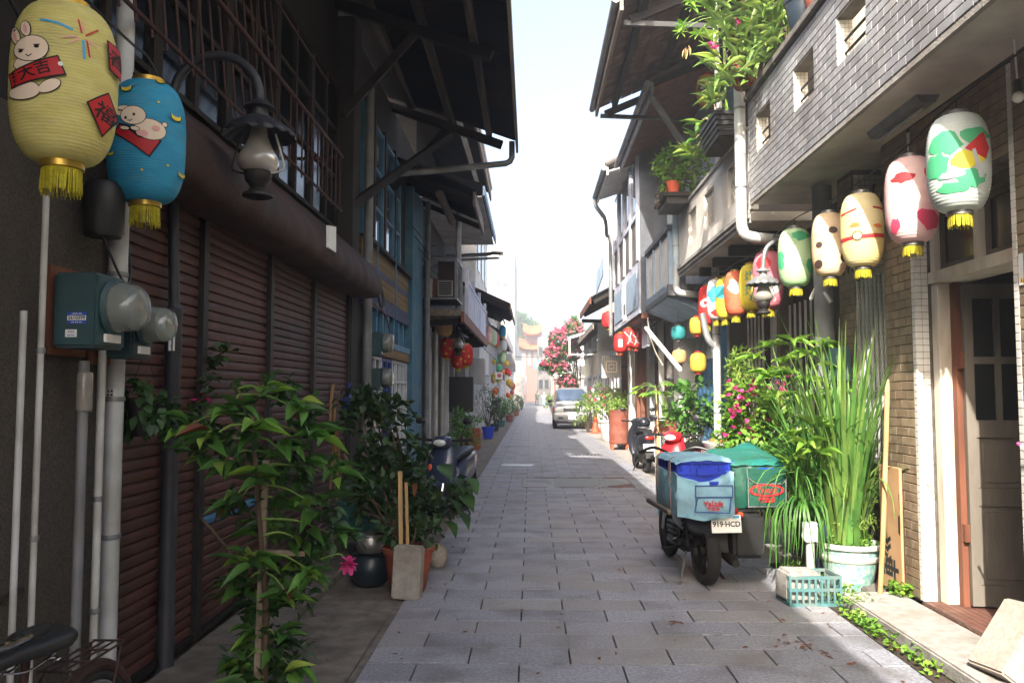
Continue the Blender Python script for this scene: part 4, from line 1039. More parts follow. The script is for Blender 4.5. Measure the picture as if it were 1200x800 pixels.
for (ex, y0, y1, nm) in ((1.82, 12.0, 16.4, 'a'), (1.58, 16.6, 19.1, 'b')):
    mb = MB(); corrugated(mb, (ex, y1, 6.22), (ex, y0, 6.22), (3.6, y1, 7.0), (3.6, y0, 7.0), .1, .018); rf = mb.build('roof', 'corrugated', G, True, ang=80)
    n = int((y1 - y0) / .2)
    for i in range(n):
        mb = MB(); mb.lathe([(.05, 0), (.05, 1.6)], 8, (ex - .03, y0 + .1 + i * .2, 6.28), Matrix.Rotation(R(66), 3, 'Y')); mb.build('roof_tile', 'rooftile', rf, True)
    mb = MB(); mb.box(ex - .02, ex + .02, y0, y1, 6.03, 6.2); mb.build('fascia', 'zinc', rf)
    mb = MB(); mb.tube([(ex - .07, y0, 6.18), (ex - .07, y1 + .05, 6.18)], .055, 10); mb.build('gutter', 'zinc', rf, True)
    mb = MB(); q = [(ex + .03, 6.1), (3.0, 6.55), (3.0, 6.58), (ex + .03, 6.13)]; mb.prism(q, lambda a, b, d: (a, d, b), y0, y1); mb.build('soffit', 'wood_redbrown' if nm == 'a' else 'plaster_white', rf)
mb = MB(); mb.tube(catmull([(1.52, 19.1, 6.15), (1.55, 19.1, 5.95), (1.78, 19.4, 5.7), (1.9, 20.3, 5.5), (2.0, 20.45, 5.3), (2.0, 20.45, 3.0)], 5), .05, 8); mb.build('downpipe', 'pvc_grey', G, True)
mb = MB(); mb.tube(catmull([(1.78, 12.2, 6.1), (1.9, 12.2, 5.95), (2.3, 12.5, 5.5), (2.62, 12.9, 5.3), (2.62, 12.9, 4.7)], 5), .05, 8); mb.build('downpipe', 'pvc_grey', G, True)
# its ground floor
mb = MB(); mb.box(3.02, 3.099, 13.0, 14.9, .1, 2.9); d = mb.build('door', 'door_blue', G)
for i in range(6): mb = MB(); mb.box(3.0, 3.019, 13.05 + i * .31, 13.33 + i * .31, .15, 2.1); mb.build('plank', 'door_blue', d)
for i in range(10): mb = MB(); mb.box(2.99, 3.019, 13.1 + i * .185, 13.14 + i * .185, 2.15, 2.75); mb.build('bar', 'sash_white', d)
mb = MB(); mb.box(2.7, 3.1, 15.0, 15.55, 0, 3.1); mb.build('pier', 'plaster_white', G)
mb = MB(); mb.box(2.75, 2.95, 13.4, 15.6, 2.55, 3.05); mb.build('meter_cabinet', 'plaster_grey', G)
for i, (a, b, m) in enumerate(((15.8, 17.0, 'iron_dark'), (17.2, 18.6, 'wood_redbrown'), (18.8, 20.2, 'wood_grey'))):
    mb = MB(); mb.box(3.04, 3.099, a, b, .1, 2.5); d = mb.build('door', m, G)
    mb = MB(); mb.box(3.02, 3.039, a + .15, b - .15, 1.1, 2.3); mb.build('pane', 'pane_sky', d)
for (x, y, m) in ((2.75, 17.1, 'wood_redbrown'), (2.75, 18.7, 'pvc_white'), (2.75, 20.3, 'wood_redbrown'), (2.6, 16.4, 'pvc')):
    mb = MB(); mb.box(x - .05, x + .05, y - .05, y + .05, 0, 3.05); mb.build('post', m, G)
mb = MB(); mb.box(2.3, 2.36, 16.2, 17.0, 2.5, 3.0); mb.build('lamp_box', 'house_lilac', G)
aw = tag(MB().bar(at_y(757, 384, 15.2), at_y(797, 433, 13.0), .06, .05).build('awning_pole', 'white', bev=.004, seg=1), 'white painted pole slanting down under the timber bay', 'pole')
mb = MB(); mb.tube(catmull([at_y(759, 372, 15.4), at_y(762, 395, 15.4), at_y(768, 412, 15.4), at_y(777, 428, 15.4)]), .012, 6); mb.build('cable', 'wood_white', G, True)
mb = MB()
for k in range(7):
    a = at_y(728 + k * 4, 386 - k * 2, 18 - k * .3); mb.tube(catmull([a, a + Vector((.15, -.3, .1)), a + Vector((.3, -.9, -.02 + U(-.1, .1))), a + Vector((.45, -1.4, .12))]), .01, 5)
mb.build('cable_bundle', 'paint_black', G, True)

# ---------------------------------------------------------------- RIGHT: low house and beyond
Lw = thing('low_house', 'low white house with a dark projecting eave and white wall panels', 'house', (3.0, 23, 0))
mb = MB(); mb.box(2.95, 3.6, 20.6, 27.5, 0, 4.2); mb.build('wall', 'plaster_white', Lw)
mb = MB(); corrugated(mb, (1.52, 24.8, 4.0), (1.52, 20.65, 4.0), (3.4, 24.8, 5.0), (3.4, 20.65, 5.0), .1, .016); rf = mb.build('roof', 'house_slate', Lw, True, ang=80)
mb = MB(); mb.box(1.49, 1.53, 20.65, 24.8, 3.82, 3.98); mb.build('fascia', 'wood_redbrown', rf)
for i in range(6): mb = MB(); mb.bar((1.6, 20.8 + i * .76, 3.9), (2.95, 20.8 + i * .76, 4.6), .08, .12); mb.build('rafter', 'wood_dark', rf)
mb = MB(); mb.bar((1.55, 24.75, 3.75), (2.95, 24.75, 3.72), .12, .1); mb.build('tie_beam', 'wood_dark', rf)
mb = MB(); mb.box(1.75, 2.95, 22.0, 22.1, 4.9, 6.3); mb.build('roof_sign', 'sheet_white', Lw)
q = [at_y(698, 345, 21.5), at_y(706, 322, 20.8), at_y(706, 300, 20.8), at_y(699, 322, 21.5)]
mb = MB(); mb.add(q + [p + Vector((.03, .05, 0)) for p in q], [(0, 1, 2, 3), (7, 6, 5, 4), (0, 4, 5, 1), (1, 5, 6, 2), (2, 6, 7, 3), (3, 7, 4, 0)]); mb.build('skylight', 'house_blue', Lw)
mb = MB(); mb.box(2.05, 2.94, 25.0, 25.1, 2.85, 3.75); mb.build('white_panel', 'plaster_white', Lw)
for (y, m) in ((21.0, 'wood_redbrown'), (22.6, 'plaster_white'), (24.3, 'wood_redbrown')):
    mb = MB(); mb.box(2.7, 2.95, y, y + .3, 0, 3.3); mb.build('pier', m, Lw)
for a, b in ((21.35, 22.5), (22.95, 24.2)):
    mb = MB(); mb.box(2.91, 2.949, a, b, .1, 2.4); d = mb.build('door', 'wood_grey', Lw); mb = MB(); mb.box(2.9, 2.909, a + .15, b - .15, 1.1, 2.2); mb.build('pane', 'pane_sky', d)
sg = thing('panel_sign', 'square grey sign panel with a pale inner frame on the right side', 'sign', (2.4, 23.5, 2.0))
p0 = at_y(705, 443, 23.5); p1 = at_y(728, 416, 23.5)
mb = MB(); mb.box(p0.x, p1.x, 23.5, 23.56, p0.z, p1.z); mb.build('panel', 'plaster_grey', sg)
for i in range(9):
    xx = p0.x + .03 + i * (p1.x - p0.x - .06) / 8; mb = MB(); mb.box(xx - .006, xx + .006, 23.488, 23.499, p0.z + .02, p1.z - .02); mb.build('slat', 'plaster_white', sg)
cx, cz = (p0.x + p1.x) / 2, (p0.z + p1.z) / 2
decal(stroke([(-.15, -.15), (.15, -.15), (.15, .15), (-.15, .15), (-.15, -.15)], .04) + stroke([(-.07, -.06), (.07, -.06), (.07, .06), (-.07, .06), (-.07, -.06)], .03), lambda u, v: (cx + u, 23.482, cz + v), 'emblem', 'cream_print', sg)
mb = MB(); mb.bar((p1.x, 23.53, cz), (2.95, 23.53, cz), .04, .04); mb.build('bracket', 'iron_dark', sg)
far_house('row_house', 'white house with pale doors behind the silver wagon', 3.0, 27.5, 36, 4.4, 'plaster_white', 'R', (2.1, 3.9, 3.5, 4.6, 'corrugated'), dm='wood_grey')
far_house('row_house', 'cream house under a white framed awning past the silver wagon', 3.0, 36, 46, 4.6, 'plaster_cream', 'R', (2.2, 4.1, 3.6, 4.6, 'corrugated'), dm='wood_redbrown')
far_house('row_house', 'pale white house next to the end of the lane on the right', 2.9, 52, 80, 5.2, 'plaster_white', 'R', None, bays=5)
fr = thing('metal_awning', 'white metal awning beside the flowering vine', 'awning', (2.4, 38, 0))
mb = MB()
for y in (37.0, 40.5):
    mb.bar((2.95, y, 4.4), (1.75, y, 4.05), .08, .08); mb.bar((1.75, y, 4.05), (1.75, y, 3.3), .06, .06); mb.bar((2.95, y, 3.3), (1.75, y, 3.3), .06, .06)
for x, z in ((1.75, 4.05), (1.75, 3.3), (2.3, 3.3)): mb.bar((x, 37, z), (x, 40.5, z), .06, .06)
mb.build('frame', 'white', fr)
mb = MB(); mb.add([(1.75, 37, 4.09), (2.95, 37, 4.44), (2.95, 40.5, 4.44), (1.75, 40.5, 4.09), (1.75, 37, 4.11), (2.95, 37, 4.46), (2.95, 40.5, 4.46), (1.75, 40.5, 4.11)], [(0, 1, 2, 3), (4, 7, 6, 5), (0, 4, 5, 1), (1, 5, 6, 2), (2, 6, 7, 3), (3, 7, 4, 0)]); mb.build('sheet', 'sheet_white', fr)
gt = thing('roadside_canopy', 'pale flat canopy with white rails over the pavement beyond the wagon', 'canopy', (2.2, 47, 0))
mb = MB(); mb.box(1.3, 3.2, 46.2, 50.5, 2.35, 2.45); mb.build('roof_sheet', 'plaster_white', gt)
mb = MB(); mb.box(1.3, 3.2, 46.2, 46.26, 2.5, 3.1); mb.build('front_board', 'sheet_white', gt)
for x in (1.35, 2.3, 3.15):
    mb = MB(); mb.box(x - .05, x + .05, 46.3, 46.4, 0, 2.35); mb.build('post', 'brick_far', gt)
mb = MB(); mb.box(2.55, 2.95, 29.0, 29.2, 3.2, 5.2); tag(mb.build('stacked_vent', 'plaster_grey'), 'grey louvred vent box above the white houses on the right', 'vent')

# ================================================================ lanterns
def lrad(z, Rr, Hh, rt):
    t = min(1., abs(z) / (Hh / 2)); return rt + (Rr - rt) * (1 - t ** 2.9) ** (1 / 2.2)
def lantern(label, c, Rr, Hh, paper, group=None, n=36, lev=70, drop=.1, hook=.1, tas=.1, ring='gold', name='paper_lantern', tm='tassel', rib=.0022, fringe=None):
    """c: centre of the paper body"""
    t = thing(name, label, 'lantern', (c[0], c[1], c[2] - Hh / 2 - tas), group=group, local=True)
    zc = Hh / 2 + tas; rt = Rr * .40
    pr = [(lrad(-Hh / 2 + Hh * i / lev, Rr, Hh, rt) + rib * (math.cos(2 * math.pi * i / 3)), zc - Hh / 2 + Hh * i / lev) for i in range(lev + 1)]
    MB().lathe(pr, n, cap=False).build('body', paper, t, True, ang=80)
    for s, nm in ((1, 'top_ring'), (-1, 'bottom_ring')):
        z = zc + s * Hh / 2
        MB().lathe([(rt - .004, z - s * .006), (rt + .004, z), (rt + .004, z + s * .022), (rt - .004, z + s * .026), (rt - .012, z + s * .02), (rt - .012, z)], n, cap=False).build(nm, ring, t, True)
    if tas:
        mb = MB(); k = fringe or 46
        for i in range(k):
            a = 2 * math.pi * i / k; r0 = rt - .004; w = math.pi * rt / k * .85
            dx, dy = math.cos(a), math.sin(a); b = Vector((dx * r0, dy * r0, zc - Hh / 2 - .012)); sd = Vector((-dy, dx, 0))
            l = tas * U(.82, 1.02); e = b + Vector((dx * U(-.004, .006), dy * U(-.004, .006), -l)) + sd * U(-.003, .003)
            mb.add([b - sd * w, b + sd * w, e + sd * w * .7, e - sd * w * .7, b - sd * w * .2 - Vector((dx, dy, 0)) * .003, e - Vector((dx, dy, 0)) * .003], [(0, 1, 2, 3), (0, 4, 5, 3), (1, 4, 5, 2)])
        mb.build('tassel', tm, t)
    if hook:
        z = zc + Hh / 2
        MB().tube([(-rt, 0, z + .01), (0, 0, z + .045), (rt, 0, z + .01)], .003, 5).tube([(0, 0, z + .045), (0, 0, z + hook)], .003, 5).build('hook', 'iron_dark', t)
    return t
def lmap(c, Rr, Hh, tas, eps):
    """map silhouette coordinates (X in -1..1 of the radius, Y in radii up from the centre, seen from the lane) to the lantern surface"""
    phi = math.atan2(CAM.y - c[1], CAM.x - c[0]); zc = Hh / 2 + tas
    def fn(x, y):
        z = y * Rr; r = lrad(z, Rr, Hh, Rr * .4); k = max(-.97, min(.97, x * Rr / r)); a = phi + math.asin(k); r += eps
        return (r * math.cos(a), r * math.sin(a), zc + z)
    return fn
class Draw:
    def __init__(s, t, c, Rr, Hh, tas, cx, cy, rz): s.t, s.c, s.R, s.H, s.tas, s.cx, s.cy, s.rz, s.k = t, c, Rr, Hh, tas, cx, cy, rz, 0
    def put(s, polys, m, name='painting'):
        s.k += 1; f = lmap(s.c, s.R, s.H, s.tas, .0026 + .0005 * s.k)
        conv = [tuple(((x - s.cx) / s.rz, -(y - s.cy) / s.rz) for x, y in p) for p in polys]
        body = s.t.children[0]
        return decal(conv, f, name, m, body, .12)
    def outlined(s, shapes, m, w=2.6):
        big = []
        for (x, y, rx, ry, rot) in shapes: big.append(ellipse(x, y, rx + w, ry + w, 20, rot))
        s.put(big, 'black_print'); s.put([ellipse(x, y, rx, ry, 20, rot) for (x, y, rx, ry, rot) in shapes], m)
    def text(s, st, x, y, size, m='black_print', rot=0.):
        ps = []
        for p in text_polys(st, size, size * .015): ps.append(tuple((x + a * math.cos(rot) + b * math.sin(rot), y + a * math.sin(rot) - b * math.cos(rot)) for a, b in p))
        s.put(ps, m, 'lettering')
# the two big ones on the left
c = at_y(76, 101, 2.78); Rr = .169; Hh = .55
t = lantern('large yellow paper lantern painted with a white rabbit and red squares', c, Rr, Hh, 'paper_yellow', 'painted paper lanterns', n=64, lev=150, tas=.105, ring='gold', fringe=90, rib=.0011)
D = Draw(t, c, Rr, Hh, .105, 200, 268, 156)
D.put(stroke([(130, 115), (175, 122), (215, 136)], 7) + stroke([(245, 165), (250, 222)], 7), 'lblue_print')
D.put(stroke([(230, 98), (240, 140)], 5) + stroke([(252, 145), (285, 112)], 5) + stroke([(255, 160), (264, 212)], 5), 'red_print')
D.put(stroke([(190, 168), (226, 156)], 5) + stroke([(256, 160), (282, 172)], 5) + stroke([(212, 180), (232, 162)], 5) + stroke([(243, 95), (247, 135)], 4), 'pink_print')
D.outlined([(66, 160, 10, 34, -.25), (92, 143, 12, 26, -.2)], 'cream_print')
D.outlined([(96, 340, 40, 27, 0), (160, 325, 32, 17, -.6), (108, 255, 42, 26, 0)], 'cream_print')
D.outlined([(110, 210, 44, 40, 0)], 'cream_print')
D.put([ellipse(66, 162, 4, 22, 12, -.25), ellipse(93, 145, 5, 16, 12, -.2)], 'pink_print')
D.put([ellipse(84, 218, 6, 5, 10), ellipse(124, 206, 7, 5, 10)] + stroke([(78, 210), (92, 214)], 3) + stroke([(116, 200), (132, 200)], 3) + stroke([(98, 230), (104, 236), (112, 230)], 3), 'black_print')
D.put([((54, 280), (180, 228), (204, 288), (64, 332))], 'black_print'); D.put([((58, 285), (178, 234), (197, 284), (66, 326))], 'red_print')
D.put([ellipse(187, 255, 7, 7, 10)], 'white_print')
D.text('大吉', 122, 281, 44, rot=-.35)
D.put([((256, 358), (316, 303), (350, 375), (301, 450))], 'black_print'); D.put([((262, 358), (315, 310), (343, 375), (302, 442))], 'red_print')
D.text('福', 308, 378, 62, rot=.3)
D.put([((305, 133), (362, 140), (362, 246), (314, 230))], 'black_print'); D.put([((309, 138), (358, 145), (358, 240), (318, 226))], 'red_print')
D.text('春', 338, 190, 58, rot=.15)
# rope carrying them
c1 = c; c = at_y(172, 168, 3.72); Rr = .17; Hh = .56
t = lantern('blue paper lantern painted with a white rabbit on a red envelope', c, Rr, Hh, 'paper_blue', 'painted paper lanterns', n=64, lev=150, tas=.1, ring='gold', fringe=90, rib=.0011)
D = Draw(t, c, Rr, Hh, .1, 461, 448, 118)
D.put([((383, 418), (367, 450), (470, 525), (504, 466), (440, 462))], 'black_print'); D.put([((386, 424), (372, 449), (468, 518), (497, 468), (438, 466))], 'red_print')
D.outlined([(470, 436, 44, 32, .1), (510, 413, 7, 7, 0)], 'cream_print', 2.2)
D.outlined([(384, 388, 15, 7, .4), (396, 372, 18, 7, .1)], 'cream_print', 2.2)
D.outlined([(422, 396, 34, 29, 0)], 'cream_print', 2.2); D.outlined([(400, 437, 12, 5, .2), (428, 438, 12, 6, .2)], 'cream_print', 1.8)
D.put([ellipse(402, 405, 4, 5, 10), ellipse(424, 394, 4, 5, 10)] + stroke([(408, 412), (414, 415), (420, 409)], 2.2), 'black_print')
D.put([ellipse(448, 452, 16, 10, 12), ellipse(485, 430, 12, 8, 12)], 'pink_print')
def ingot(x, y, r): return [((x - r, y - r * .4), (x - r * .5, y), (x, y + r * .1), (x + r * .5, y), (x + r, y - r * .5), (x + r * .8, y + r * .6), (x, y + r * .95), (x - r * .8, y + r * .6))]
ing = [(402, 302, 15), (540, 376, 15), (362, 330, 8), (561, 552, 11), (365, 510, 9), (492, 262, 12)]
D.put(sum([ingot(x, y, r * 1.18) for x, y, r in ing], []), 'black_print'); D.put(sum([ingot(x, y, r) for x, y, r in ing], []), 'yellow_print')
D.put([ellipse(490, 345, 4, 4, 8), ellipse(520, 540, 4, 4, 8), ellipse(450, 565, 4, 4, 8)], 'yellow_print')
mb = MB(); mb.tube(catmull([(-1.9, -1.0, 3.6), (c1.x - .02, c1.y - .03, c1.z + .40), (c.x, c.y, c.z + .40), (-2.05, 4.4, 3.2)], 8), .006, 6)
tag(mb.build('lantern_wire', 'paint_black', smooth=True), 'black wire along the shuttered house holding the yellow and blue lanterns', 'wire')

# the row under the right balconies
def paper(nm, a, b, sc=4., st=None): return mat(nm, a, .7, b, sc, 1., .1, 90, transl=.22, stain=st, sscale=6, sstr=.5, lohi=(.46, .54))
paper('paper_mint', '#cfd8d2', '#c2ccc8', 5); paper('paper_rose', '#e8c9c6', '#e2b6b8', 3); paper('paper_cream', '#e9dcae', '#e4d292', 3)
paper('paper_peach', '#e6cfae', '#e3bd92', 3); paper('paper_green', '#c3dcae', '#aacf9e', 4); paper('paper_pink', '#d98f9b', '#cf7888', 4)
paper('paper_lemon', '#d6c33f', '#c8b433', 4); paper('paper_orange', '#d9704f', '#cd5c3e', 4); paper('paper_white', '#dcdcd8', '#d0d2d4', 4)
paper('paper_red', '#c9302e', '#b92426', 4)
mat('p_green', '#48a878', .7, transl=.2); mat('p_red', '#bb2a30', .7, transl=.2); mat('p_rose', '#d8486a', .7, transl=.2)
mat('p_blue', '#3f93cf', .7, transl=.2); mat('p_teal', '#2f8f86', .7, transl=.2); mat('p_dark', '#3d2a26', .7); mat('p_cyan', '#3fb8c4', .7, transl=.2)
mat('p_yellow', '#d8c93c', .7, transl=.2); mat('p_orange', '#dd7a3c', .7, transl=.2); mat('p_grey', '#a4a8ac', .7); mat('p_white', '#dedfdc', .7, transl=.2)
def blob(x, y, rx, ry, seed, n=14):
    r_ = random.Random(seed); return tuple((x + rx * math.cos(2 * math.pi * i / n) * r_.uniform(.7, 1.2), y + ry * math.sin(2 * math.pi * i / n) * r_.uniform(.7, 1.2)) for i in range(n))
LROW = [  # px, py of the body centre, radius px, half-height px, paper, label
    (1123, 192, 34, 57, 'paper_mint', 'pale lantern painted with green patches and a red roof, next to the hanging bulb'),
    (1068, 235, 29, 50, 'paper_rose', 'pink paper lantern with red patches over the tiled pillar'),
    (1010, 270, 24, 43, 'paper_cream', 'cream paper lantern with a red band and round face'),
    (972, 287, 20, 37, 'paper_peach', 'peach paper lantern with dark brown dots'),
    (932, 302, 19.5, 34, 'paper_green', 'light green and white paper lantern beside the hooded lamp'),
    (900, 328, 17.5, 34, 'paper_pink', 'rose pink paper lantern behind the hooded lamp'),
    (880, 337, 13.5, 27, 'paper_lemon', 'yellow paper lantern with teal characters'),
    (862, 344, 13, 26, 'paper_orange', 'orange red paper lantern with a white patch'),
    (850, 350, 11.5, 24, 'paper_lemon', 'yellow and turquoise paper lantern'),
    (840, 351, 11.5, 24, 'paper_white', 'blue white and red paper lantern'),
    (829, 358, 10.5, 23, 'paper_red', 'red paper lantern with a white flower patch, last of the hanging row')]
tops = []
for i, (px, py, rp, hp, pm, lab) in enumerate(LROW):
    Y = 2.55 * 960 / (px - 622); c = at_y(px, py, Y); Rr = rp * Y / 960; Hh = 2 * hp * Y / 960
    t = lantern(lab, c, Rr, Hh, pm, 'painted paper lanterns', n=40, lev=90 if i < 5 else 45, tas=.3 * Rr + .035, hook=.1, ring='tin' if i < 5 else 'gold', fringe=40)
    tops.append((c.x, c.y, c.z + Hh / 2 + .1))
    D = Draw(t, c, Rr, Hh, .3 * Rr + .035, 0, 0, 1.)
    if i == 0:
        D.put([blob(-.35, -.55, .55, .45, 1), blob(.5, -.7, .4, .35, 2), blob(-.6, .2, .35, .5, 3), blob(.35, .75, .5, .3, 4), blob(-.2, 1.0, .5, .2, 5)], 'p_green')
        D.put([blob(.25, .1, .5, .3, 6)], 'p_yellow'); D.put([((.2, -.25), (.75, -.85), (.9, -.3), (.8, .1))], 'p_red'); D.put([((.4, -.2), (.5, -.25), (.75, .7), (.6, .75))], 'p_grey'); D.put([blob(-.2, .6, .5, .12, 8)], 'p_grey')
    elif i == 1:
        D.put([blob(-.25, -.75, .45, .22, 9)], 'p_red'); D.put([blob(.75, -1.0, .25, .5, 10), blob(.6, .9, .4, .45, 11), blob(-.6, 1.1, .2, .3, 12)], 'p_rose')
    elif i == 2:
        D.put([((-.9, -.75), (-.2, -.95), (-.2, -.86), (-.9, -.66)), ((.5, -1.0), (.95, -.95), (.95, -.86), (.5, -.9)), ((-.95, .45), (.95, .3), (.95, .5), (-.95, .62))], 'p_red')
        D.put([blob(-.3, -.1, .25, .12, 13), blob(.7, -.05, .2, .1, 14)], 'p_orange'); D.put([ellipse(-.2, .42, .24, .24)], 'p_dark'); D.put([ellipse(-.2, .42, .18, .18)], 'paper_cream')
    elif i == 3:
        D.put([ellipse(.2, -.7, .25, .2), ellipse(-.55, .1, .18, .18), ellipse(.75, .9, .2, .22), ellipse(-.6, 1.2, .22, .25)], 'p_dark')
    elif i == 4:
        D.put([blob(.3, -1.2, .5, .3, 15), blob(-.8, .2, .25, .6, 16), blob(.85, .6, .25, .5, 17)], 'p_green'); D.put([blob(-.1, .2, .5, .7, 18)], 'p_white')
    elif i == 5:
        D.put([blob(-.3, -1.0, .5, .5, 19)], 'p_red'); D.put([blob(.2, .6, .5, .5, 20)], 'p_white')
    elif i == 6:
        D.put(sum([stroke([(-.4 + .3 * (k % 3), -1.3 + .42 * (k // 2)), (-.25 + .3 * (k % 3), -1.1 + .42 * (k // 2)), (-.45 + .32 * (k % 3), -.98 + .42 * (k // 2))], .1) for k in range(12)], []), 'p_teal')
    elif i == 7:
        D.put([blob(-.1, -.5, .55, .7, 21)], 'p_white')
    elif i == 8:
        D.put([blob(-.2, -.6, .8, .8, 22)], 'p_cyan')
    elif i == 9:
        D.put([blob(-.3, -.4, .6, .9, 23)], 'p_blue'); D.put([blob(.2, 1.4, .7, .4, 24)], 'p_red'); D.put([blob(.2, -.3, .3, .4, 25)], 'p_white')
    else:
        D.put([blob(-.2, -.2, .5, .5, 26)], 'p_white'); D.put([ellipse(-.2, -.2, .2, .2)], 'p_red')
mb = MB(); mb.tube(catmull([(2.6, 3.5, tops[0][2] + .06)] + tops + [(2.6, 13.2, tops[-1][2])], 4), .006, 6)
tag(mb.build('lantern_wire', 'paint_black', smooth=True), 'black wire under the right balconies carrying the row of painted lanterns', 'wire')
# small round and red lanterns further along
def ball(px, py, rp, Y, m, lab, asp=1., group=None, nm='paper_lantern', tas=0., wire=.25):
    c = at_y(px, py, Y); r = rp * Y / 960
    t = lantern(lab, c, r, 2 * r * asp, m, group, n=22, lev=24, tas=tas, hook=wire, ring='red_print' if m in ('paint_yellow',) else 'tin', rib=.002, fringe=16, tm='red_print')
    return t
mat('paper_teal', '#2f8f92', .7, '#277f84', 6, transl=.2); mat('paper_tan', '#cda673', .7, '#bd9460', 6, transl=.2)
ball(817, 382, 9, 12.2, 'paint_yellow', 'small yellow lantern with red rims, upper of two hung in line', 1.15)
ball(818, 425, 9.5, 12.2, 'paint_yellow', 'small yellow lantern with red rims, lower of two hung in line', 1.2, wire=.4)
ball(795, 390, 8.5, 13.6, 'paper_teal', 'round teal paper lantern before the white pier', .98)
ball(796, 418, 8.5, 13.6, 'paper_tan', 'round tan paper lantern hanging below the teal one', .98, wire=.3)
c_ = ball(828, 106, 12, 11.8, 'paint_yellow', 'yellow lantern with black spots up under the wooden eave', 1.5, wire=.3)
D = Draw(c_, at_y(828, 106, 11.8), 12 * 11.8 / 960, 36 * 11.8 / 960, 0, 0, 0, 1.); D.put([ellipse(-.4, .0, .38, .4)], 'p_dark'); D.put([ellipse(-.4, .0, .2, .2)], 'p_grey'); D.put([ellipse(.7, .5, .3, .35)], 'p_dark')
for (px, py, lab) in ((727, 402, 'small red lantern with a white panel hanging below the timber bay'), (737, 396, 'red lantern squeezed between two others below the timber bay'), (745, 397, 'red lantern wrapped with white streaks below the timber bay')):
    c = at_y(px, py, 17.5); t = lantern(lab, c, 8 * 17.5 / 960, 23 * 17.5 / 960, 'paper_red', 'red lanterns', n=22, lev=24, tas=.04, hook=.1, fringe=16, tm='red_print')
    D = Draw(t, c, 8 * 17.5 / 960, 23 * 17.5 / 960, .04, 0, 0, 1.); D.put([((-.3, -.5), (.3, -.5), (.3, .6), (-.3, .6))] if px == 727 else stroke([(-.6, -.8), (.3, .2), (-.2, .9)], .12) + stroke([(.4, -.9), (0, .3), (.6, .8)], .1), 'p_white')
lantern('red and green lantern half hidden behind the bay downpipe', at_y(714, 375, 20.9), .2, .42, 'paper_red', 'red lanterns', n=18, lev=20, tas=.04, fringe=12)
for (px, py, lab) in ((524, 407, 'red lantern with yellow dots hanging left of the far hooded lamp'), (537, 419, 'red lantern directly below the far hooded lamp'), (546, 416, 'red lantern peeking out right of the far hooded lamp')):
    c = at_y(px, py, 17.6); t = lantern(lab, c, 8.5 * 17.6 / 960, 25 * 17.6 / 960, 'paper_red', 'red lanterns', n=22, lev=24, tas=.05, hook=.12, fringe=16)
    D = Draw(t, c, 8.5 * 17.6 / 960, 25 * 17.6 / 960, .05, 0, 0, 1.); D.put([ellipse(-.3, -.5, .15, .15), ellipse(.4, .2, .15, .15), ellipse(-.1, .9, .15, .15)], 'p_yellow')
ball(521, 384, 9.5, 17.0, 'paper_tan', 'brown round lantern under the lattice balcony', 1.0)
# little lanterns hung on the white far house
cols = ['paper_red', 'paint_yellow', 'p_orange', 'paper_tan', 'p_green', 'p_rose', 'paper_lemon']
for i in range(22):
    px = U(578, 602); py = U(418, 466); Y = 31 + (px - 577) * .5
    c = at_y(px, py, Y); r = (2.2 + (i % 3) * .6) * Y / 960
    t = lantern('little %s paper lantern among many on the white far house' % ('red', 'bright yellow', 'orange', 'tan', 'green', 'rose', 'lemon yellow')[i % 7], c, r, 2.2 * r, cols[i % 7], 'little lanterns on the far house', n=12, lev=10, tas=.04, hook=.2, fringe=8)
for i, (px, py) in enumerate(((573, 392), (576, 394), (579, 396), (582, 398))):
    c = at_y(px, py, 26.5 + i * .8); t = lantern('long patterned lantern in a row at the far corner of the lattice balcony', c, .11, .52, ('paper_rose', 'paper_green', 'paper_white', 'paper_orange')[i], 'lanterns at the balcony corner', n=14, lev=12, tas=.05, fringe=8)
for i, (px, py) in enumerate(((589, 388), (590, 405), (589, 419))):
    c = at_y(px, py, 29.5 + i * .2); lantern(('pale blue lantern, top of a string of three', 'white lantern, middle of a string of three', 'speckled lantern, bottom of a string of three')[i], c, .13, .4, ('paper_blue', 'paper_white', 'paper_green')[i], n=14, lev=12, tas=.03, fringe=8)

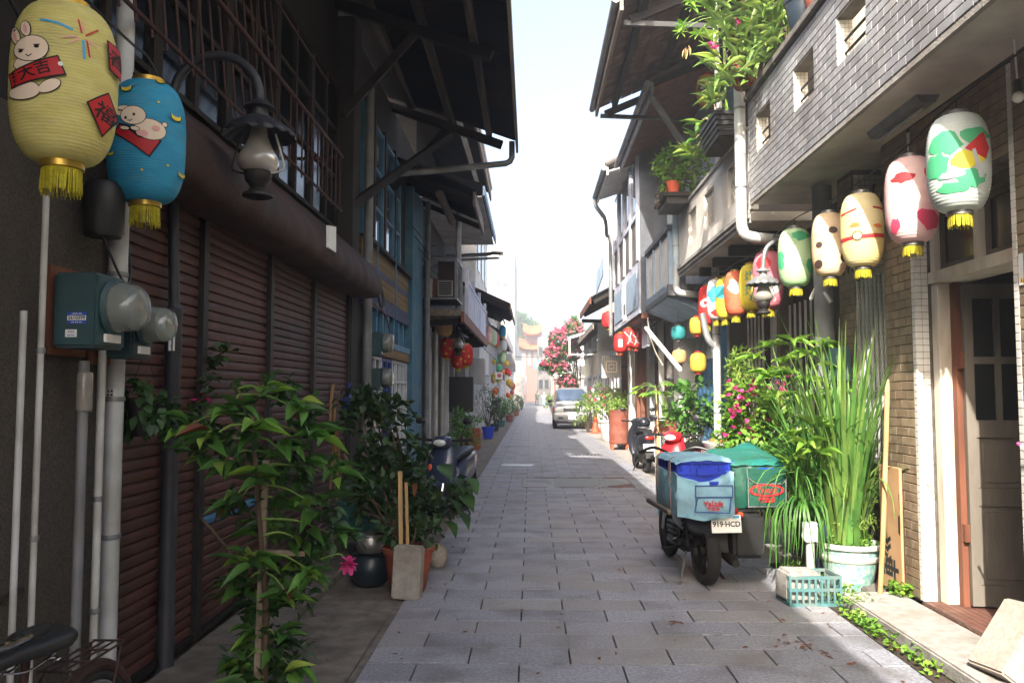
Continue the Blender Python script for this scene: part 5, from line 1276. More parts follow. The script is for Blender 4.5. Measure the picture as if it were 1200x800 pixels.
# ================================================================ hooded street lamps
def hood(t, x, y, z, k=1.):
    """lamp head; z is the top of the cap"""
    q = lambda pr: [(r * k, zz * k) for r, zz in pr]
    MB().lathe(q([(.02, 0), (.032, -.02), (.05, -.03), (.085, -.055), (.09, -.065), (.05, -.07), (.05, -.105), (.062, -.11), (.062, -.118)]), 20, (x, y, z)).build('cap', 'pole', t, True)
    rings = []
    for (r, zz, wv) in ((.055, -.112, 0), (.12, -.145, .0), (.18, -.19, .0015), (.213, -.228, .0045), (.208, -.236, .0045), (.17, -.2, .0015), (.05, -.135, 0)):
        rings.append([Vector((x + k * r * (1 + wv * 3 * math.cos(16 * a)) * math.cos(a), y + k * r * (1 + wv * 3 * math.cos(16 * a)) * math.sin(a), z + k * (zz + wv * math.cos(16 * a)))) for a in [2 * math.pi * j / 96 for j in range(96)]])
    MB().loft(rings, False).build('shade', 'pole', t, True, ang=70)
    MB().lathe(q([(.045, -.17), (.055, -.24), (.085, -.31), (.115, -.36), (.12, -.395), (.1, -.43), (.07, -.445)]), 24, (x, y, z), cap=False).build('glass_chimney', 'lamp_glass', t, True)
    MB().lathe(q([(.075, -.44), (.08, -.46), (.072, -.5), (.05, -.52), (.04, -.54), (.06, -.56), (.085, -.575), (.088, -.59), (.06, -.6), (.02, -.605)]), 20, (x, y, z)).build('burner', 'iron_dark', t, True)
    for s in (-1, 1):
        MB().tube(catmull([(x + s * .07 * k, y, z - .45 * k), (x + s * .13 * k, y, z - .44 * k), (x + s * .15 * k, y, z - .4 * k), (x + s * .1 * k, y, z - .22 * k)]), .006 * k, 6).build('bracket', 'pvc' if s > 0 else 'iron_dark', t, True)
pb_ = at_z(193, 790)
SLx, SLy = pb_.x, pb_.y
L = thing('street_lamp', 'black gooseneck street lamp with oil lamp head before the brown shutters', 'street lamp', (SLx, SLy, 0))
MB().lathe([(.09, 0), (.09, .012), (.055, .02), (.046, .06), (.046, 2.02), (.05, 2.03), (.05, 2.06), (.033, 2.08), (.032, 2.1)], 20, (SLx, SLy, 0)).build('pole', 'pole', L, True)
zt = at_y(203, 115, SLy).z; xt = at_y(203, 115, SLy).x; xl = at_y(304, 115, SLy).x; rr = (xl - xt) / 2
pts = [Vector((SLx, SLy, 2.08)), Vector((xt, SLy, zt - .1))] + arc(((xt + xl) / 2, SLy, zt), rr, math.pi, 0, 14) + [Vector((xl, SLy, zt - .03))]
MB().tube(pts, [.031] * 2 + [.028] * 15 + [.024], 14).build('gooseneck', 'pole', L, True)
hood(L, xl, SLy, zt + .0)
q0 = at_y(199, 402, SLy - .047); sticker(L, lambda u, v, e: (SLx + .047 * math.sin(u / .047 + .25), SLy - .0475 * math.cos(u / .047 + .25) - e, q0.z + v), .035, .085, 'white_print', [('ꓘ', .02, 0, .015, 'blue_print'), ('≈', .02, 0, -.015, 'blue_print')])
c = at_y(894, 312, 8.2)
L2 = thing('wall_lamp', 'grey hooded oil lamp on a curved arm among the right lantern row', 'lamp', (2.7, 8.2, 2.6))
e = at_y(934, 288, 8.45)
MB().tube(catmull([e + Vector((.25, .1, -.06)), e, at_y(915, 281, 8.3), at_y(898, 291, 8.2), c + Vector((0, 0, -.02))], 5), .022, 10).build('arm', 'zinc', L2, True)
hood(L2, c.x, c.y, c.z, .8)
for o in L2.children:
    if o.name.startswith(('cap', 'shade')): o.data.materials[0] = K['zinc']
c = at_y(537, 383, 17.2)
L3 = thing('wall_lamp', 'black hooded oil lamp over the red lanterns under the lattice balcony', 'lamp', (-2.0, 17.2, 3.0))
MB().tube(catmull([(-2.1, 17.2, 2.95), (-1.9, 17.2, c.z + .12), (-1.7, 17.2, c.z + .15), c], 5), .025, 8).build('arm', 'pole', L3, True)
hood(L3, c.x, c.y, c.z, 1.0)

# ================================================================ plants
def leafmesh(name, m, droop=.35, fold=.3, prof=(0.1, .75, 1., .8, .4, .03), seg=5, wav=0.):
    mb = MB(); mb.leaf((0, 0, 0), (1, 0, .25), 1., 1., droop, 0, fold, seg, prof)
    return mb.mesh(name, m, True, ang=80)
LM = {}
for nm, m in (('mid', 'leaf_mid'), ('dark', 'leaf_dark'), ('light', 'leaf_light'), ('bright', 'leaf_bright'), ('orchid', 'leaf_orchid'), ('brown', 'leaf_brown')):
    LM[nm] = [leafmesh('leaf', m, d, f) for d, f in ((.2, .2), (.5, .35), (.8, .3))]
def put_leaf(parent, me, pos, d, ln, w, roll=0., name='leaf'):
    x = Vector(d).normalized(); s = x.cross(Vector((0, 0, 1)))
    s = s.normalized() if s.length > .05 else Vector((0, 1, 0))
    y = -s; z = x.cross(y); m = Matrix((x, y, z)).transposed() @ Matrix.Rotation(roll, 3, 'X')
    o = bpy.data.objects.new(name, me); COL.objects.link(o); o.parent = parent
    o.location = Vector(pos) - offset(parent); o.rotation_euler = m.to_euler(); o.scale = (ln, w, ln)
    return o
def rdir(zmin=-1., zmax=1.):
    a = U(0, 2 * math.pi); z = U(zmin, zmax); r = math.sqrt(max(0, 1 - z * z)); return Vector((r * math.cos(a), r * math.sin(a), z))
def bush(mb, c, rad, n, ln, w, droop=.5, up=.2, shell=.55, stems=None, base=None):
    """leaves in tufts spread through an ellipsoid"""
    c = Vector(c); k = max(4, n // 9)
    for i in range(k):
        d = rdir(-.75, 1); rr = U(shell, 1.0) if rnd.random() < .75 else U(.1, .7)
        p = c + Vector((d.x * rad[0], d.y * rad[1], d.z * rad[2])) * rr
        if stems is not None and base is not None and i % 3 == 0:
            b = Vector(base); mid = b.lerp(p, .55) + Vector((U(-.06, .06), U(-.06, .06), .05)); stems.tube(catmull([b, mid, p], 3), [.011] * 3 + [.007] * 3 + [.003], 5)
        for j in range(9):
            dd = (d * .8 + rdir() * .9 + Vector((0, 0, up))).normalized(); q = p + rdir() * ln * .7
            mb.leaf(q, dd, ln * U(.7, 1.2), w * U(.7, 1.2), droop * U(.4, 1.5), U(-.8, .8), .25)
def flowers(mb, pts, r):
    for p in pts:
        for k in range(4):
            d = rdir(-.2, 1); mb.leaf(p, d, r * U(.8, 1.2), r * U(.9, 1.2), .2, U(-1, 1), .3, 2, (.2, 1, .1))
def potmesh(prof, c): return [(r, z) for r, z in prof], c
POT = [(.62, 0), (.72, .1), (.88, .6), (.96, .86), (1.04, .88), (1.06, .98), (1.0, 1.0), (.93, .97), (.9, .85)]
def pot(t, x, y, z, r, h, m, prof=POT, soil=True, n=26):
    o = MB().lathe([(a * r, z + b * h) for a, b in prof], n, (x, y, 0), cap=True).build('pot', m, t, True, ang=45)
    if soil: MB().lathe([(.05, z + h * .87), (r * .93, z + h * .86), (r * .92, z + h * .8)], n, (x, y, 0)).build('soil', 'earth', t)
    return o
def plant(name, label, x, y, r, h, pm, crown, n, ln, w, lm='leaf_mid', cat='potted plant', z=0., fl=None, flm='bract_pink', droop=.5, group=None, up=.2, prof=POT):
    """a pot with soil, stems and foliage; crown = list of (dx, dy, z, rx, ry, rz)"""
    t = thing(name, label, cat, (x, y, z), group=group)
    pot(t, x, y, z, r, h, pm, prof)
    st = MB(); lf = MB(); tot = sum(a[3] * a[5] for a in crown)
    for (dx, dy, cz, rx, ry, rz_) in crown:
        bush(lf, (x + dx, y + dy, z + cz), (rx, ry, rz_), int(n * rx * rz_ / tot), ln, w, droop, up, stems=st, base=(x + dx * .15, y + dy * .15, z + h * .85))
    if st.f: st.build('stems', 'bark', t, True, kind='stuff')
    lf.build('foliage', lm, t, True, ang=80, kind='stuff')
    if fl:
        fm = MB(); flowers(fm, [Vector((x + a, y + b, z + c_)) for a, b, c_ in fl[0]], fl[1]); fm.build('blossom', flm, t, kind='stuff')
    return t

# tall climber before the shutters
Y0 = 4.12
t = thing('leafy_climber', 'tall leafy plant on a stake with long pointed leaves before the shutters', 'plant', (-1.32, Y0, 0))
stem = catmull([(-1.32, Y0, .0), (-1.33, Y0 + .03, .5), (-1.36, Y0, .95), (-1.42, Y0 + .05, 1.35), (-1.5, Y0 + .05, 1.6)], 5)
MB().tube(stem, [.016] * 8 + [.012] * 8 + [.008] * 5, 8).build('stem', 'bark', t, True)
MB().cbox((-1.36, Y0 + .05, .62), (.03, .03, 1.24), (.02, .03, 0)).build('stake', 'wood_weather', t)
MB().cbox((-1.25, Y0 + .02, .78), (.24, .03, .025), (0, .02, 0)).build('stake', 'wood_weather', t)
clusters = [(312, 462, .75), (275, 480, .8), (345, 478, .9), (248, 512, .95), (300, 505, 1), (365, 512, .9), (330, 530, 1), (270, 540, 1), (355, 552, 1), (305, 560, 1), (385, 555, .9), (280, 590, .9), (330, 590, 1.1), (370, 592, 1), (310, 625, 1), (350, 632, 1), (388, 625, .7), (290, 660, .9), (330, 668, 1), (362, 668, .8), (285, 690, .9), (312, 705, .9), (338, 700, .8), (302, 740, .9), (325, 752, .9), (290, 770, .9), (340, 780, .8), (312, 790, .9), (300, 805, 1), (215, 500, .8), (235, 530, .8)]
br = MB(); nl = 0
for ci, (px, py, sc) in enumerate(clusters):
    p = at_y(px, py, Y0 + U(-.14, .16)); s = min(stem, key=lambda q: abs(q.z - (p.z + .06)))
    br.tube(catmull([s, s.lerp(p, .5) + Vector((0, 0, .03)), p], 3), [.006] * 4 + [.004, .003, .002], 5)
    out = (p - s); out.z = 0; out = out.normalized() if out.length > .05 else Vector((U(-1, 1), -1, 0)).normalized()
    for k in range(9):
        a = U(-1.9, 1.9); d = Matrix.Rotation(a, 3, 'Z') @ out; d = Vector((d.x, d.y - .35, U(-.45, .35)))
        me = LM['mid' if rnd.random() < .75 else 'dark'][rnd.randrange(3)] if rnd.random() > .16 else LM['brown' if rnd.random() < .2 else ('bright' if rnd.random() < .6 else 'light')][1]
        if py < 470 and rnd.random() < .4: me = LM['bright'][1]
        put_leaf(t, me, p + rdir() * .04, d, sc * U(.14, .23), sc * U(.055, .085), U(-.6, .6)); nl += 1
lf = MB()
for (px, py, sc) in clusters: bush(lf, at_y(px, py, Y0 + .12), (.12, .1, .11), 27, .07, .04, .6)
lf.build('small_leaves', 'leaf_dark', t, True, kind='stuff')
br.build('twigs', 'stem_green', t, True, kind='stuff')
# double pink bloom hanging out of it
c = at_y(409, 661, Y0 - .1)
bl = MB()
for r_, n_, z_ in ((.05, 9, -.15), (.042, 8, .2), (.03, 7, .6)):
    for k in range(n_):
        a = 2 * math.pi * k / n_ + r_ * 30; d = Vector((math.cos(a), -.5 - z_, math.sin(a))); bl.leaf(c, d, r_ * U(.9, 1.15), .03, .1, U(-.5, .5), .4, 3, (.3, .9, 1, .5))
t2 = thing('pink_bloom', 'single double pink bloom on a thin stalk beside the climber', 'flower', c, group=None)
bl.build('petals', 'bract_pink', t2, True, kind='stuff')
MB().tube(catmull([c + Vector((0, .01, 0)), c + Vector((-.06, .05, .04)), at_y(375, 655, Y0)]), .004, 5).build('stalk', 'stem_green', t2, True)
# bougainvillea trailing by the lamp pole
t = thing('bougainvillea', 'thin bougainvillea trailing behind the black lamp pole with magenta bracts', 'plant', (-1.85, 5.2, 0))
lf = MB(); st = MB(); fl = MB()
for pts in ([(190, 560), (205, 480), (235, 430), (268, 410)], [(200, 520), (160, 440), (155, 400)], [(210, 500), (235, 470), (250, 440)], [(215, 530), (240, 505), (255, 520)], [(180, 560), (160, 480), (170, 440)]):
    P = catmull([at_y(a, b, 5.15 + U(-.1, .15)) for a, b in pts], 7); st.tube(P, .005, 5)
    for p in P[2:]:
        for k in range(5): lf.leaf(p + rdir() * .05, rdir(-.4, .6), U(.04, .075), U(.03, .05), .5, U(-1, 1), .2)
for px, py in ((220, 490), (226, 478), (214, 495), (236, 468), (208, 500), (231, 495), (222, 502), (270, 545), (262, 552)):
    flowers(fl, [at_y(px, py, 5.1) + rdir() * .03 for _ in range(4)], .035)
MB().tube(catmull([(-1.8, 5.25, 0), (-1.85, 5.2, .5), at_y(190, 560, 5.15)]), .01, 6).build('stem', 'bark', t, True)
st.build('twigs', 'bark', t, True, kind='stuff'); lf.build('foliage', 'leaf_dark', t, True, kind='stuff'); fl.build('bracts', 'bract_pink', t, kind='stuff')
hb = thing('hanging_basket', 'dark hanging pot of wilted leaves beside the white downpipe', 'hanging pot', (-1.97, 4.14, 1.3))
MB().lathe([(.05, 1.36), (.08, 1.4), (.095, 1.52), (.1, 1.54), (.09, 1.54)], 16, (-1.97, 4.14, 0)).build('pot', 'plastic_black', hb, True)
MB().tube([(-2.06, 4.14, 1.54), (-1.97, 4.14, 1.8), (-1.88, 4.14, 1.54)], .003, 5).build('hanger', 'iron_dark', hb)
lf = MB(); bush(lf, (-1.96, 4.12, 1.5), (.12, .1, .16), 160, .08, .045, 1.2, -.3); lf.build('foliage', 'leaf_dark', hb, True, kind='stuff')

# ---- pots on the left
t = plant('shrub_pot', 'round terracotta pot of bushy dark shrubs behind the concrete block', -.98, 6.62, .2, .36, 'terracotta',
          [(-.02, .05, .47, .26, .22, .1), (-.3, .35, .72, .28, .35, .22), (-.2, .6, .6, .28, .35, .2)], 800, .085, .05, 'leaf_dark')
t = thing('vine_shrub', 'dense dark leafy shrub leaning over the pavement beside the dark scooter', 'shrub', (-1.15, 8.0, 0))
lf = MB(); st = MB()
for (px, py, Y, rx, rz_) in ((440, 500, 7.4, .32, .25), (470, 535, 7.6, .25, .16), (520, 590, 7.6, .2, .14), (470, 565, 7.2, .33, .22), (505, 600, 7.4, .25, .18), (425, 475, 7.8, .3, .12), (445, 480, 8.2, .28, .11), (535, 570, 8.2, .12, .1), (440, 545, 7.2, .2, .2)):
    c = at_y(px, py, Y); bush(lf, c, (rx, .3, rz_), int(520 * rx), .1, .065, .6, stems=st, base=(-1.1, 7.7, .1))
lf.build('foliage', 'leaf_dark', t, True, kind='stuff'); st.build('stems', 'bark', t, True, kind='stuff')
lf2 = MB()
for px, py in ((530, 560), (540, 580), (525, 585), (515, 545), (535, 600), (520, 610), (545, 560)):
    put_leaf(t, LM['dark'][1], at_y(px, py, 7.3), Vector((.5, -.5, -.5)), .22, .16, U(-.4, .4))
for px, py in ((482, 567), (487, 565), (478, 570)): put_leaf(t, LM['brown'][2], at_y(px, py, 7.0), Vector((U(-1, 1), -.5, -.6)), .14, .05)
for i, (a, b, w) in enumerate((((470, 640), (469, 552), .03), ((478, 645), (476, 565), .022))):
    p, q = at_y(a[0], a[1], 6.5), at_y(b[0], b[1], 6.5)
    tag(MB().bar(p, q, w, w).build('wooden_stake', 'wood_raw'), ('thick bare wooden stake standing in the terracotta pot', 'thin bare wooden stake standing in the terracotta pot')[i], 'stake')
c = at_z(477, 700); 
o = MB(); o.box(-.11, .11, -.06, .06, 0, .4); o = o.build('concrete_block', 'concrete_light', bev=.012); o.location = (c.x, c.y - .02, 0); o.rotation_euler = (R(-3), R(2), R(-8)); tag(o, 'upright grey concrete block leaning against the terracotta pot', 'block')
t = thing('dark_pot', 'glossy dark blue pot with a metal pail set on top', 'pot', (-1.33, 6.85, 0))
pot(t, -1.33, 6.85, 0, .16, .26, 'glaze_dark', [(.7, 0), (.95, .15), (1.1, .5), (1.05, .8), (.9, .92), (.95, 1), (.85, 1), (.8, .9)], False)
t = thing('metal_pail', 'battered metal pail standing on the dark blue pot', 'pail', (-1.33, 6.85, .26))
MB().lathe([(.09, .262), (.115, .3), (.12, .36), (.105, .4), (.13, .41), (.13, .42), (.1, .41)], 22, (-1.33, 6.85, 0)).build('body', 'alu', t, True)
MB().torus((-1.33, 6.85, .4), .12, .004, Matrix.Rotation(R(70), 3, 'X'), 18, 5, 0, math.pi).build('handle', 'iron_dark', t, True)
o = MB(); o.sph((0, 0, .11), (.09, .07, .12), 12, 8); o = o.build('stone', 'granite', smooth=True); c = at_z(513, 664); o.location = (c.x, c.y, -.01); tag(o, 'grey boulder at the pavement edge beside the terracotta pot', 'stone')
c = at_y(421, 590, 8.2)
t = plant('teal_planter', 'teal glazed planter with a gnarled stump beside the bamboo sticks', c.x, 8.2, .22, .3, 'glaze_teal', [(.1, .1, .55, .3, .3, .15)], 160, .08, .05, 'leaf_dark', z=.22, prof=[(.8, 0), (.95, .5), (1.0, .9), (1.05, .92), (1.05, 1), (.95, 1), (.93, .85)])
lf = MB()
for k in range(9):
    a = U(0, 6.28); b = Vector((c.x + .08 * math.cos(a), 8.2 + .08 * math.sin(a), .45)); lf.tube(catmull([b, b + Vector((U(-.05, .05), 0, .2)), b + Vector((U(-.12, .1), U(-.1, .1), U(.35, .6)))], 4), [.035] * 4 + [.022] * 4 + [.01], 6)
lf.build('stump', 'wood_weather', t, True)
for k in range(3):
    o = MB(); o.box(-.35, .35, -.09, .09, 0, .03); o = o.build('plank', 'wood_greybrown', bev=.004, seg=1); o.location = (c.x + .05, 8.0 + k * .2, .18); tag(o, 'worn grey plank in a low stand under the teal planter', 'plank', 'planks under the teal planter')
o = MB(); o.box(-.3, -.22, -.05, .55, 0, .178); o.box(.22, .3, -.05, .55, 0, .178); o = o.build('plank_stand', 'concrete'); o.location = (c.x + .05, 7.95, 0); tag(o, 'two low concrete supports under the worn planks', 'stand')
for i, (a, b, Y) in enumerate((((377, 600), (390, 450), 8.6), ((386, 590), (393, 470), 8.6), ((395, 585), (392, 498), 8.5), ((401, 575), (395, 500), 8.5))):
    p, q = at_y(*a, Y), at_y(*b, Y); p.z = max(p.z, 0.05)
    tag(MB().tube([p, p.lerp(q, .5) + Vector((U(-.01, .01), 0, 0)), q], .018 if i % 2 == 0 else .011, 7).build('bamboo_stick', 'bamboo', smooth=True), '%s bamboo stick leaning at the end of the shutters' % ('thick brown' if i % 2 == 0 else 'thin brown'), 'stick', 'bamboo sticks by the shutters')
c = at_y(407, 470, 8.9); t = thing('blue_scoop', 'blue plastic scoop hanging on the shutter pier', 'scoop', c)
MB().sph(c, (.05, .06, .1), 10, 7).build('bowl', 'crate_blue', t, True); MB().tube([c, c + Vector((.02, 0, .2))], .012, 6).build('handle', 'crate_blue', t, True)
for i, (px, py, r_, h_, Y, m, lm, ch, lab) in enumerate(((548, 548, .16, .3, 14.8, 'terracotta', 'leaf_mid', 1.0, 'terracotta pot with a full green shrub beside the dark scooter'),
        (572, 514, .22, .42, 27.0, 'crate_blue', 'leaf_dark', 1.6, 'blue square pot with tall bamboo like leaves'), (597, 494, .22, .36, 42, 'terracotta', 'leaf_mid', .9, 'red pot with a grey green plant far along the left houses'),
        (587, 500, .2, .3, 35, 'glaze_teal', 'leaf_mid', 1.3, 'teal pot with a loose green plant on the far left'), (605, 487, .22, .35, 56, 'terracotta', 'leaf_mid', 1.2, 'small pot with an upright plant near the far parked scooter'), (580, 505, .2, .3, 31, 'glaze_dark', 'leaf_dark', 1.4, 'dark pot with a tall thin plant under the little lanterns'))):
    c = at_z(px, py); plant('potted_plant', lab, c.x - (.1 if i == 0 else 0), c.y, r_, h_, m, [(0, 0, h_ + ch * .45, r_ * 1.9, r_ * 1.9, ch * .5)], 420, .13, .05 if i != 1 else .03, lm, group='pots along the left houses')
c = at_z(558, 527); o = MB(); o.cbox((0, 0, .3), (.42, .5, .6)); o = o.build('planter_box', 'terracotta', bev=.03); o.location = (c.x - .1, c.y + .2, 0); tag(o, 'pinkish clay planter block standing empty by the shopfront', 'planter')
c = at_y(553, 492, 22.5); o = MB()
for k in range(3): o.box(-.2, .2, -.05 + k * .001, .05, .02 + k * .12, .12 + k * .12)
o = o.build('tile_block', 'glassy'); o.location = (c.x - .1, 22.5, .6); tag(o, 'grey block of glass tiles on the clay planter', 'block')

# ---- plants on the right
def blade_mesh(kind, m):
    mb = MB(); r_ = random.Random(kind); N = 9; lean = r_.uniform(.02, .27) if kind < 6 else r_.uniform(.7, 1.1); p = Vector((0, 0, 0)); a = R(90) - lean * .6; w = .0098; vs = []; fs = []
    drop = r_.uniform(.004, .035) if kind < 4 else r_.uniform(.1, .2)
    if kind >= 6: drop = r_.uniform(.3, .42)
    for i in range(N + 1):
        t = i / N; ww = w * (1 - t ** 2.2) + .0007
        vs += [p + Vector((0, -ww, .25 * ww)), p, p + Vector((0, ww, .25 * ww))]
        p = p + Vector((math.cos(a), 0, math.sin(a))) / N; a -= drop * (1 + 2.2 * t)
        a = max(a, R(-86))
    for i in range(N): b = i * 3; fs += [(b, b + 1, b + 4, b + 3), (b + 1, b + 2, b + 5, b + 4)]
    mb.add(vs, fs); return mb.mesh('blade', m, True, ang=80)
BL = [blade_mesh(i, 'grass_blade') for i in range(9)]
BLd = [blade_mesh(i, 'leaf_mid') for i in range(9)]
def grass(parent, c, n, ln, spread, kinds, meshes, name='blade', az=None):
    for i in range(n):
        a = U(0, 6.28) if az is None else U(*az); rr = U(0, spread)
        o = bpy.data.objects.new(name, meshes[rnd.choice(kinds)]); COL.objects.link(o); o.parent = parent
        o.location = Vector((c[0] + rr * math.cos(a), c[1] + rr * math.sin(a), c[2])) - offset(parent)
        l = ln * U(.6, 1.12); o.rotation_euler = (U(-.12, .12), U(-.1, .1), a); o.scale = (l, l * U(.8, 1.25), l)
PCx, PCy = 2.58, 6.8
t = thing('lemongrass_pot', 'patterned teal and white pot of tall lemongrass before the barred window', 'potted plant', (PCx, PCy, 0))
pr = [(.155, .0), (.165, .02), (.2, .16), (.225, .27), (.235, .335), (.252, .34), (.256, .365), (.24, .375), (.22, .36), (.215, .3)]
po = MB().lathe(pr, 40, (PCx, PCy, .0)).build('pot', 'pot_pattern', t, True, ang=45)
MB().lathe([(.222, .235), (.232, .245), (.236, .275), (.229, .285)], 40, (PCx, PCy, 0), cap=False).build('band', 'pot_band', po, True)
MB().lathe([(.236, .338), (.257, .342), (.261, .366), (.243, .379)], 40, (PCx, PCy, 0), cap=False).build('rim', 'pot_band', po, True)
MB().lathe([(.02, .33), (.222, .325)], 24, (PCx, PCy, 0)).build('soil', 'earth', t)
lf = MB(); bush(lf, (PCx, PCy, .38), (.24, .22, .05), 420, .035, .03, .4, .6, .2); lf.build('ground_herb', 'leaf_bright', t, True, kind='stuff')
grass(t, (PCx - .02, PCy, .36), 80, 1.75, .15, (0, 1, 2, 3, 0, 1), BL)
grass(t, (PCx, PCy, .36), 55, 1.55, .16, (0, 1, 2, 3, 4), BLd)
grass(t, (PCx, PCy, .36), 55, 1.3, .15, (2, 3, 4, 5), BL)
lf = MB(); bush(lf, (PCx + .05, PCy, .58), (.2, .2, .2), 420, .07, .008, .5, .5, .2); lf.build('fine_grass', 'leaf_light', t, kind='stuff')
t = thing('drooping_grass', 'clump of long drooping grass leaves hanging beside the delivery motorcycle', 'plant', (2.42, 6.95, .0))
MB().lathe([(.12, 0), (.16, .25), (.17, .5), (.14, .5)], 18, (2.44, 7.0, 0)).build('pot', 'glaze_dark', t, True)
grass(t, (2.27, 6.95, .55), 110, .9, .1, (4, 5, 6, 7, 8), BLd, az=(2.4, 4.9))
grass(t, (2.4, 6.95, .5), 70, 1.3, .1, (1, 2, 3, 4, 5), BLd)
t = thing('cassava_shrub', 'leafy shrub with broad fingered leaves behind the tall grass', 'shrub', (2.45, 7.7, 0))
st = MB()
for (px, py, Y) in ((885, 420, 8.0), (905, 405, 7.9), (930, 400, 7.8), (915, 425, 7.6), (945, 415, 7.6), (925, 440, 7.4), (965, 405, 7.5), (900, 440, 7.9), (950, 445, 7.4), (975, 430, 7.4), (985, 460, 7.2), (920, 465, 7.4), (940, 480, 7.2), (905, 470, 7.8), (965, 470, 7.3), (930, 510, 6.9), (955, 500, 6.7), (960, 530, 6.6), (925, 540, 6.8), (945, 520, 6.6), (910, 500, 7.6), (980, 495, 7.2), (935, 545, 7.2)):
    p = at_y(px, py, Y); b = Vector((2.45 + U(-.1, .1), 7.6 + U(-.1, .1), .2)); st.tube(catmull([b, b.lerp(p, .6) + Vector((.06, .05, .1)), p], 4), [.01] * 4 + [.006] * 4 + [.003], 5)
    out = Vector((U(-1, .3), U(-1, .2), .1)).normalized()
    for k in range(7):
        a = (k - 3) * .5; d = Matrix.Rotation(a, 3, 'Z') @ out; put_leaf(t, LM['bright' if rnd.random() < .6 else 'light'][rnd.randrange(3)], p + rdir() * .015, d + Vector((0, 0, U(-.3, .15))), U(.16, .25), U(.06, .085), U(-.4, .4))
st.build('stems', 'stem_green', t, True, kind='stuff')
lf = MB(); bush(lf, (2.55, 7.6, .85), (.4, .45, .5), 900, .12, .04, .6); lf.build('undergrowth', 'leaf_mid', t, True, kind='stuff')
t = thing('flower_bush', 'bush with magenta flowers beside the white pipe', 'shrub', (2.35, 8.6, 0))
lf = MB(); st = MB(); fl = MB()
for (px, py, Y, rx, rz_) in ((880, 470, 8.5, .32, .25), (875, 510, 8.5, .3, .25), (905, 500, 8.3, .3, .3), (900, 540, 8.2, .35, .25), (868, 540, 8.6, .22, .2)):
    c = at_y(px, py, Y); bush(lf, c, (rx, .25, rz_), 420, .08, .05, .5, stems=st, base=(2.4, 8.7, .05))
for i in range(46):
    px, py = (U(850, 885), U(445, 520)) if i < 32 else (U(880, 925), U(440, 500)); fl_p = at_y(px, py, 8.25); flowers(fl, [fl_p], .045)
lf.build('foliage', 'leaf_bright', t, True, kind='stuff'); st.build('stems', 'bark', t, True, kind='stuff'); fl.build('blossom', 'bract_pink', t, kind='stuff')
c = at_y(868, 438, 9.6); t = thing('feathery_shrub', 'pale green feathery shrub behind the magenta flower bush', 'shrub', (c.x, 9.6, 0))
lf = MB(); bush(lf, c, (.16, .15, .3), 900, .07, .012, .8); lf.build('foliage', 'leaf_light', t, True, kind='stuff'); MB().tube([(c.x, 9.6, 0), c], .012, 6).build('stem', 'bark', t, True)
c = at_z(815, 520); Yf = 12.4; c = at_y(815, 470, Yf)
t = plant('fig_plant', 'potted shrub with rounded leathery leaves before the white pier', c.x, Yf, .22, .34, 'terracotta', [(0, 0, 1.35, .38, .3, .42), (.2, .0, 1.0, .3, .3, .3), (-.2, 0, 1.1, .25, .3, .35)], 700, .13, .06, 'leaf_mid')
t = thing('papaya_sapling', 'slim papaya sapling with lobed leaves in front of the dark scooter', 'tree', (at_z(771, 560).x, 14.2, 0))
x0 = at_y(771, 500, 14.2).x; top = at_y(769, 455, 14.2)
MB().tube(catmull([(x0, 14.2, 0), (x0, 14.2, .8), top], 4), [.022] * 5 + [.016] * 4, 8).build('trunk', 'wood_raw', t, True)
lf = MB(); st = MB()
for k in range(9):
    a = k * .7 + .3; e = top + Vector((math.cos(a) * U(.25, .4), math.sin(a) * .3, U(-.12, .14))); st.tube(catmull([top, top.lerp(e, .5) + Vector((0, 0, .08)), e], 3), .006, 5)
    for j in range(7): lf.leaf(e, Vector((math.cos(a + (j - 3) * .45), math.sin(a + (j - 3) * .45), -.15)), U(.14, .22), .06, .4, U(-.3, .3), .2)
lf.build('crown', 'leaf_bright', t, True, kind='stuff'); st.build('petioles', 'stem_green', t, True, kind='stuff')
t = thing('snake_plant', 'upright spiky plant in the orange roofed planter box', 'potted plant', at_y(780, 505, 14.8))
grass(t, at_y(780, 488, 14.8), 16, .42, .08, (1, 2, 3, 4), [leafm for leafm in BL], 'leaf')
for o in t.children: o.scale = (o.scale[0], o.scale[1] * 4, o.scale[2])
# planters before the white low house, bougainvillea over the van, distant tree
plant('roadside_planter', 'concrete planter with pink flowering shrub between the wagon and the drum', 2.62, 27.0, .4, .7, 'plaster_white', [(-.1, 0, 1.3, .75, .6, .55), (.1, -2.5, 1.3, .55, .6, .5)], 900, .13, .07, 'leaf_light', fl=([(U(-.8, .3), U(-.8, .3), U(1., 1.7)) for _ in range(26)], .09), flm='bract_red')
plant('roadside_planter', 'planter with yellow green leaves behind the rusty drum', 2.75, 24.0, .35, .6, 'plaster_white', [(0, 0, 1.1, .6, .5, .45)], 420, .13, .06, 'leaf_light')
t = thing('flowering_vine', 'large bougainvillea covered in pink flowers over the far right houses', 'tree', (2.3, 40, 0))
lf = MB(); fl = MB(); st = MB()
for (px, py, rx, rz_) in ((660, 398, .65, .6), (650, 415, .45, .45), (668, 415, .5, .5), (655, 432, .5, .35), (672, 385, .45, .4), (640, 428, .3, .25), (664, 450, .4, .5)):
    c = at_y(px, py, 39.5); bush(lf, c, (rx, .8, rz_), int(900 * rx), .17, .11, .5, stems=st, base=(2.4, 40, 1.0))
    for k in range(int(190 * rx)):
        d = rdir(-.6, 1); flowers(fl, [c + Vector((d.x * rx, d.y * .8, d.z * rz_)) * U(.8, 1.12)], .12)
st.tube([(2.4, 40, 0), (2.4, 40, 1.1)], .09, 8)
st.build('trunk', 'bark', t, True); lf.build('crown', 'leaf_mid', t, True, kind='stuff'); fl.build('blossom', 'bract_red', t, kind='stuff')
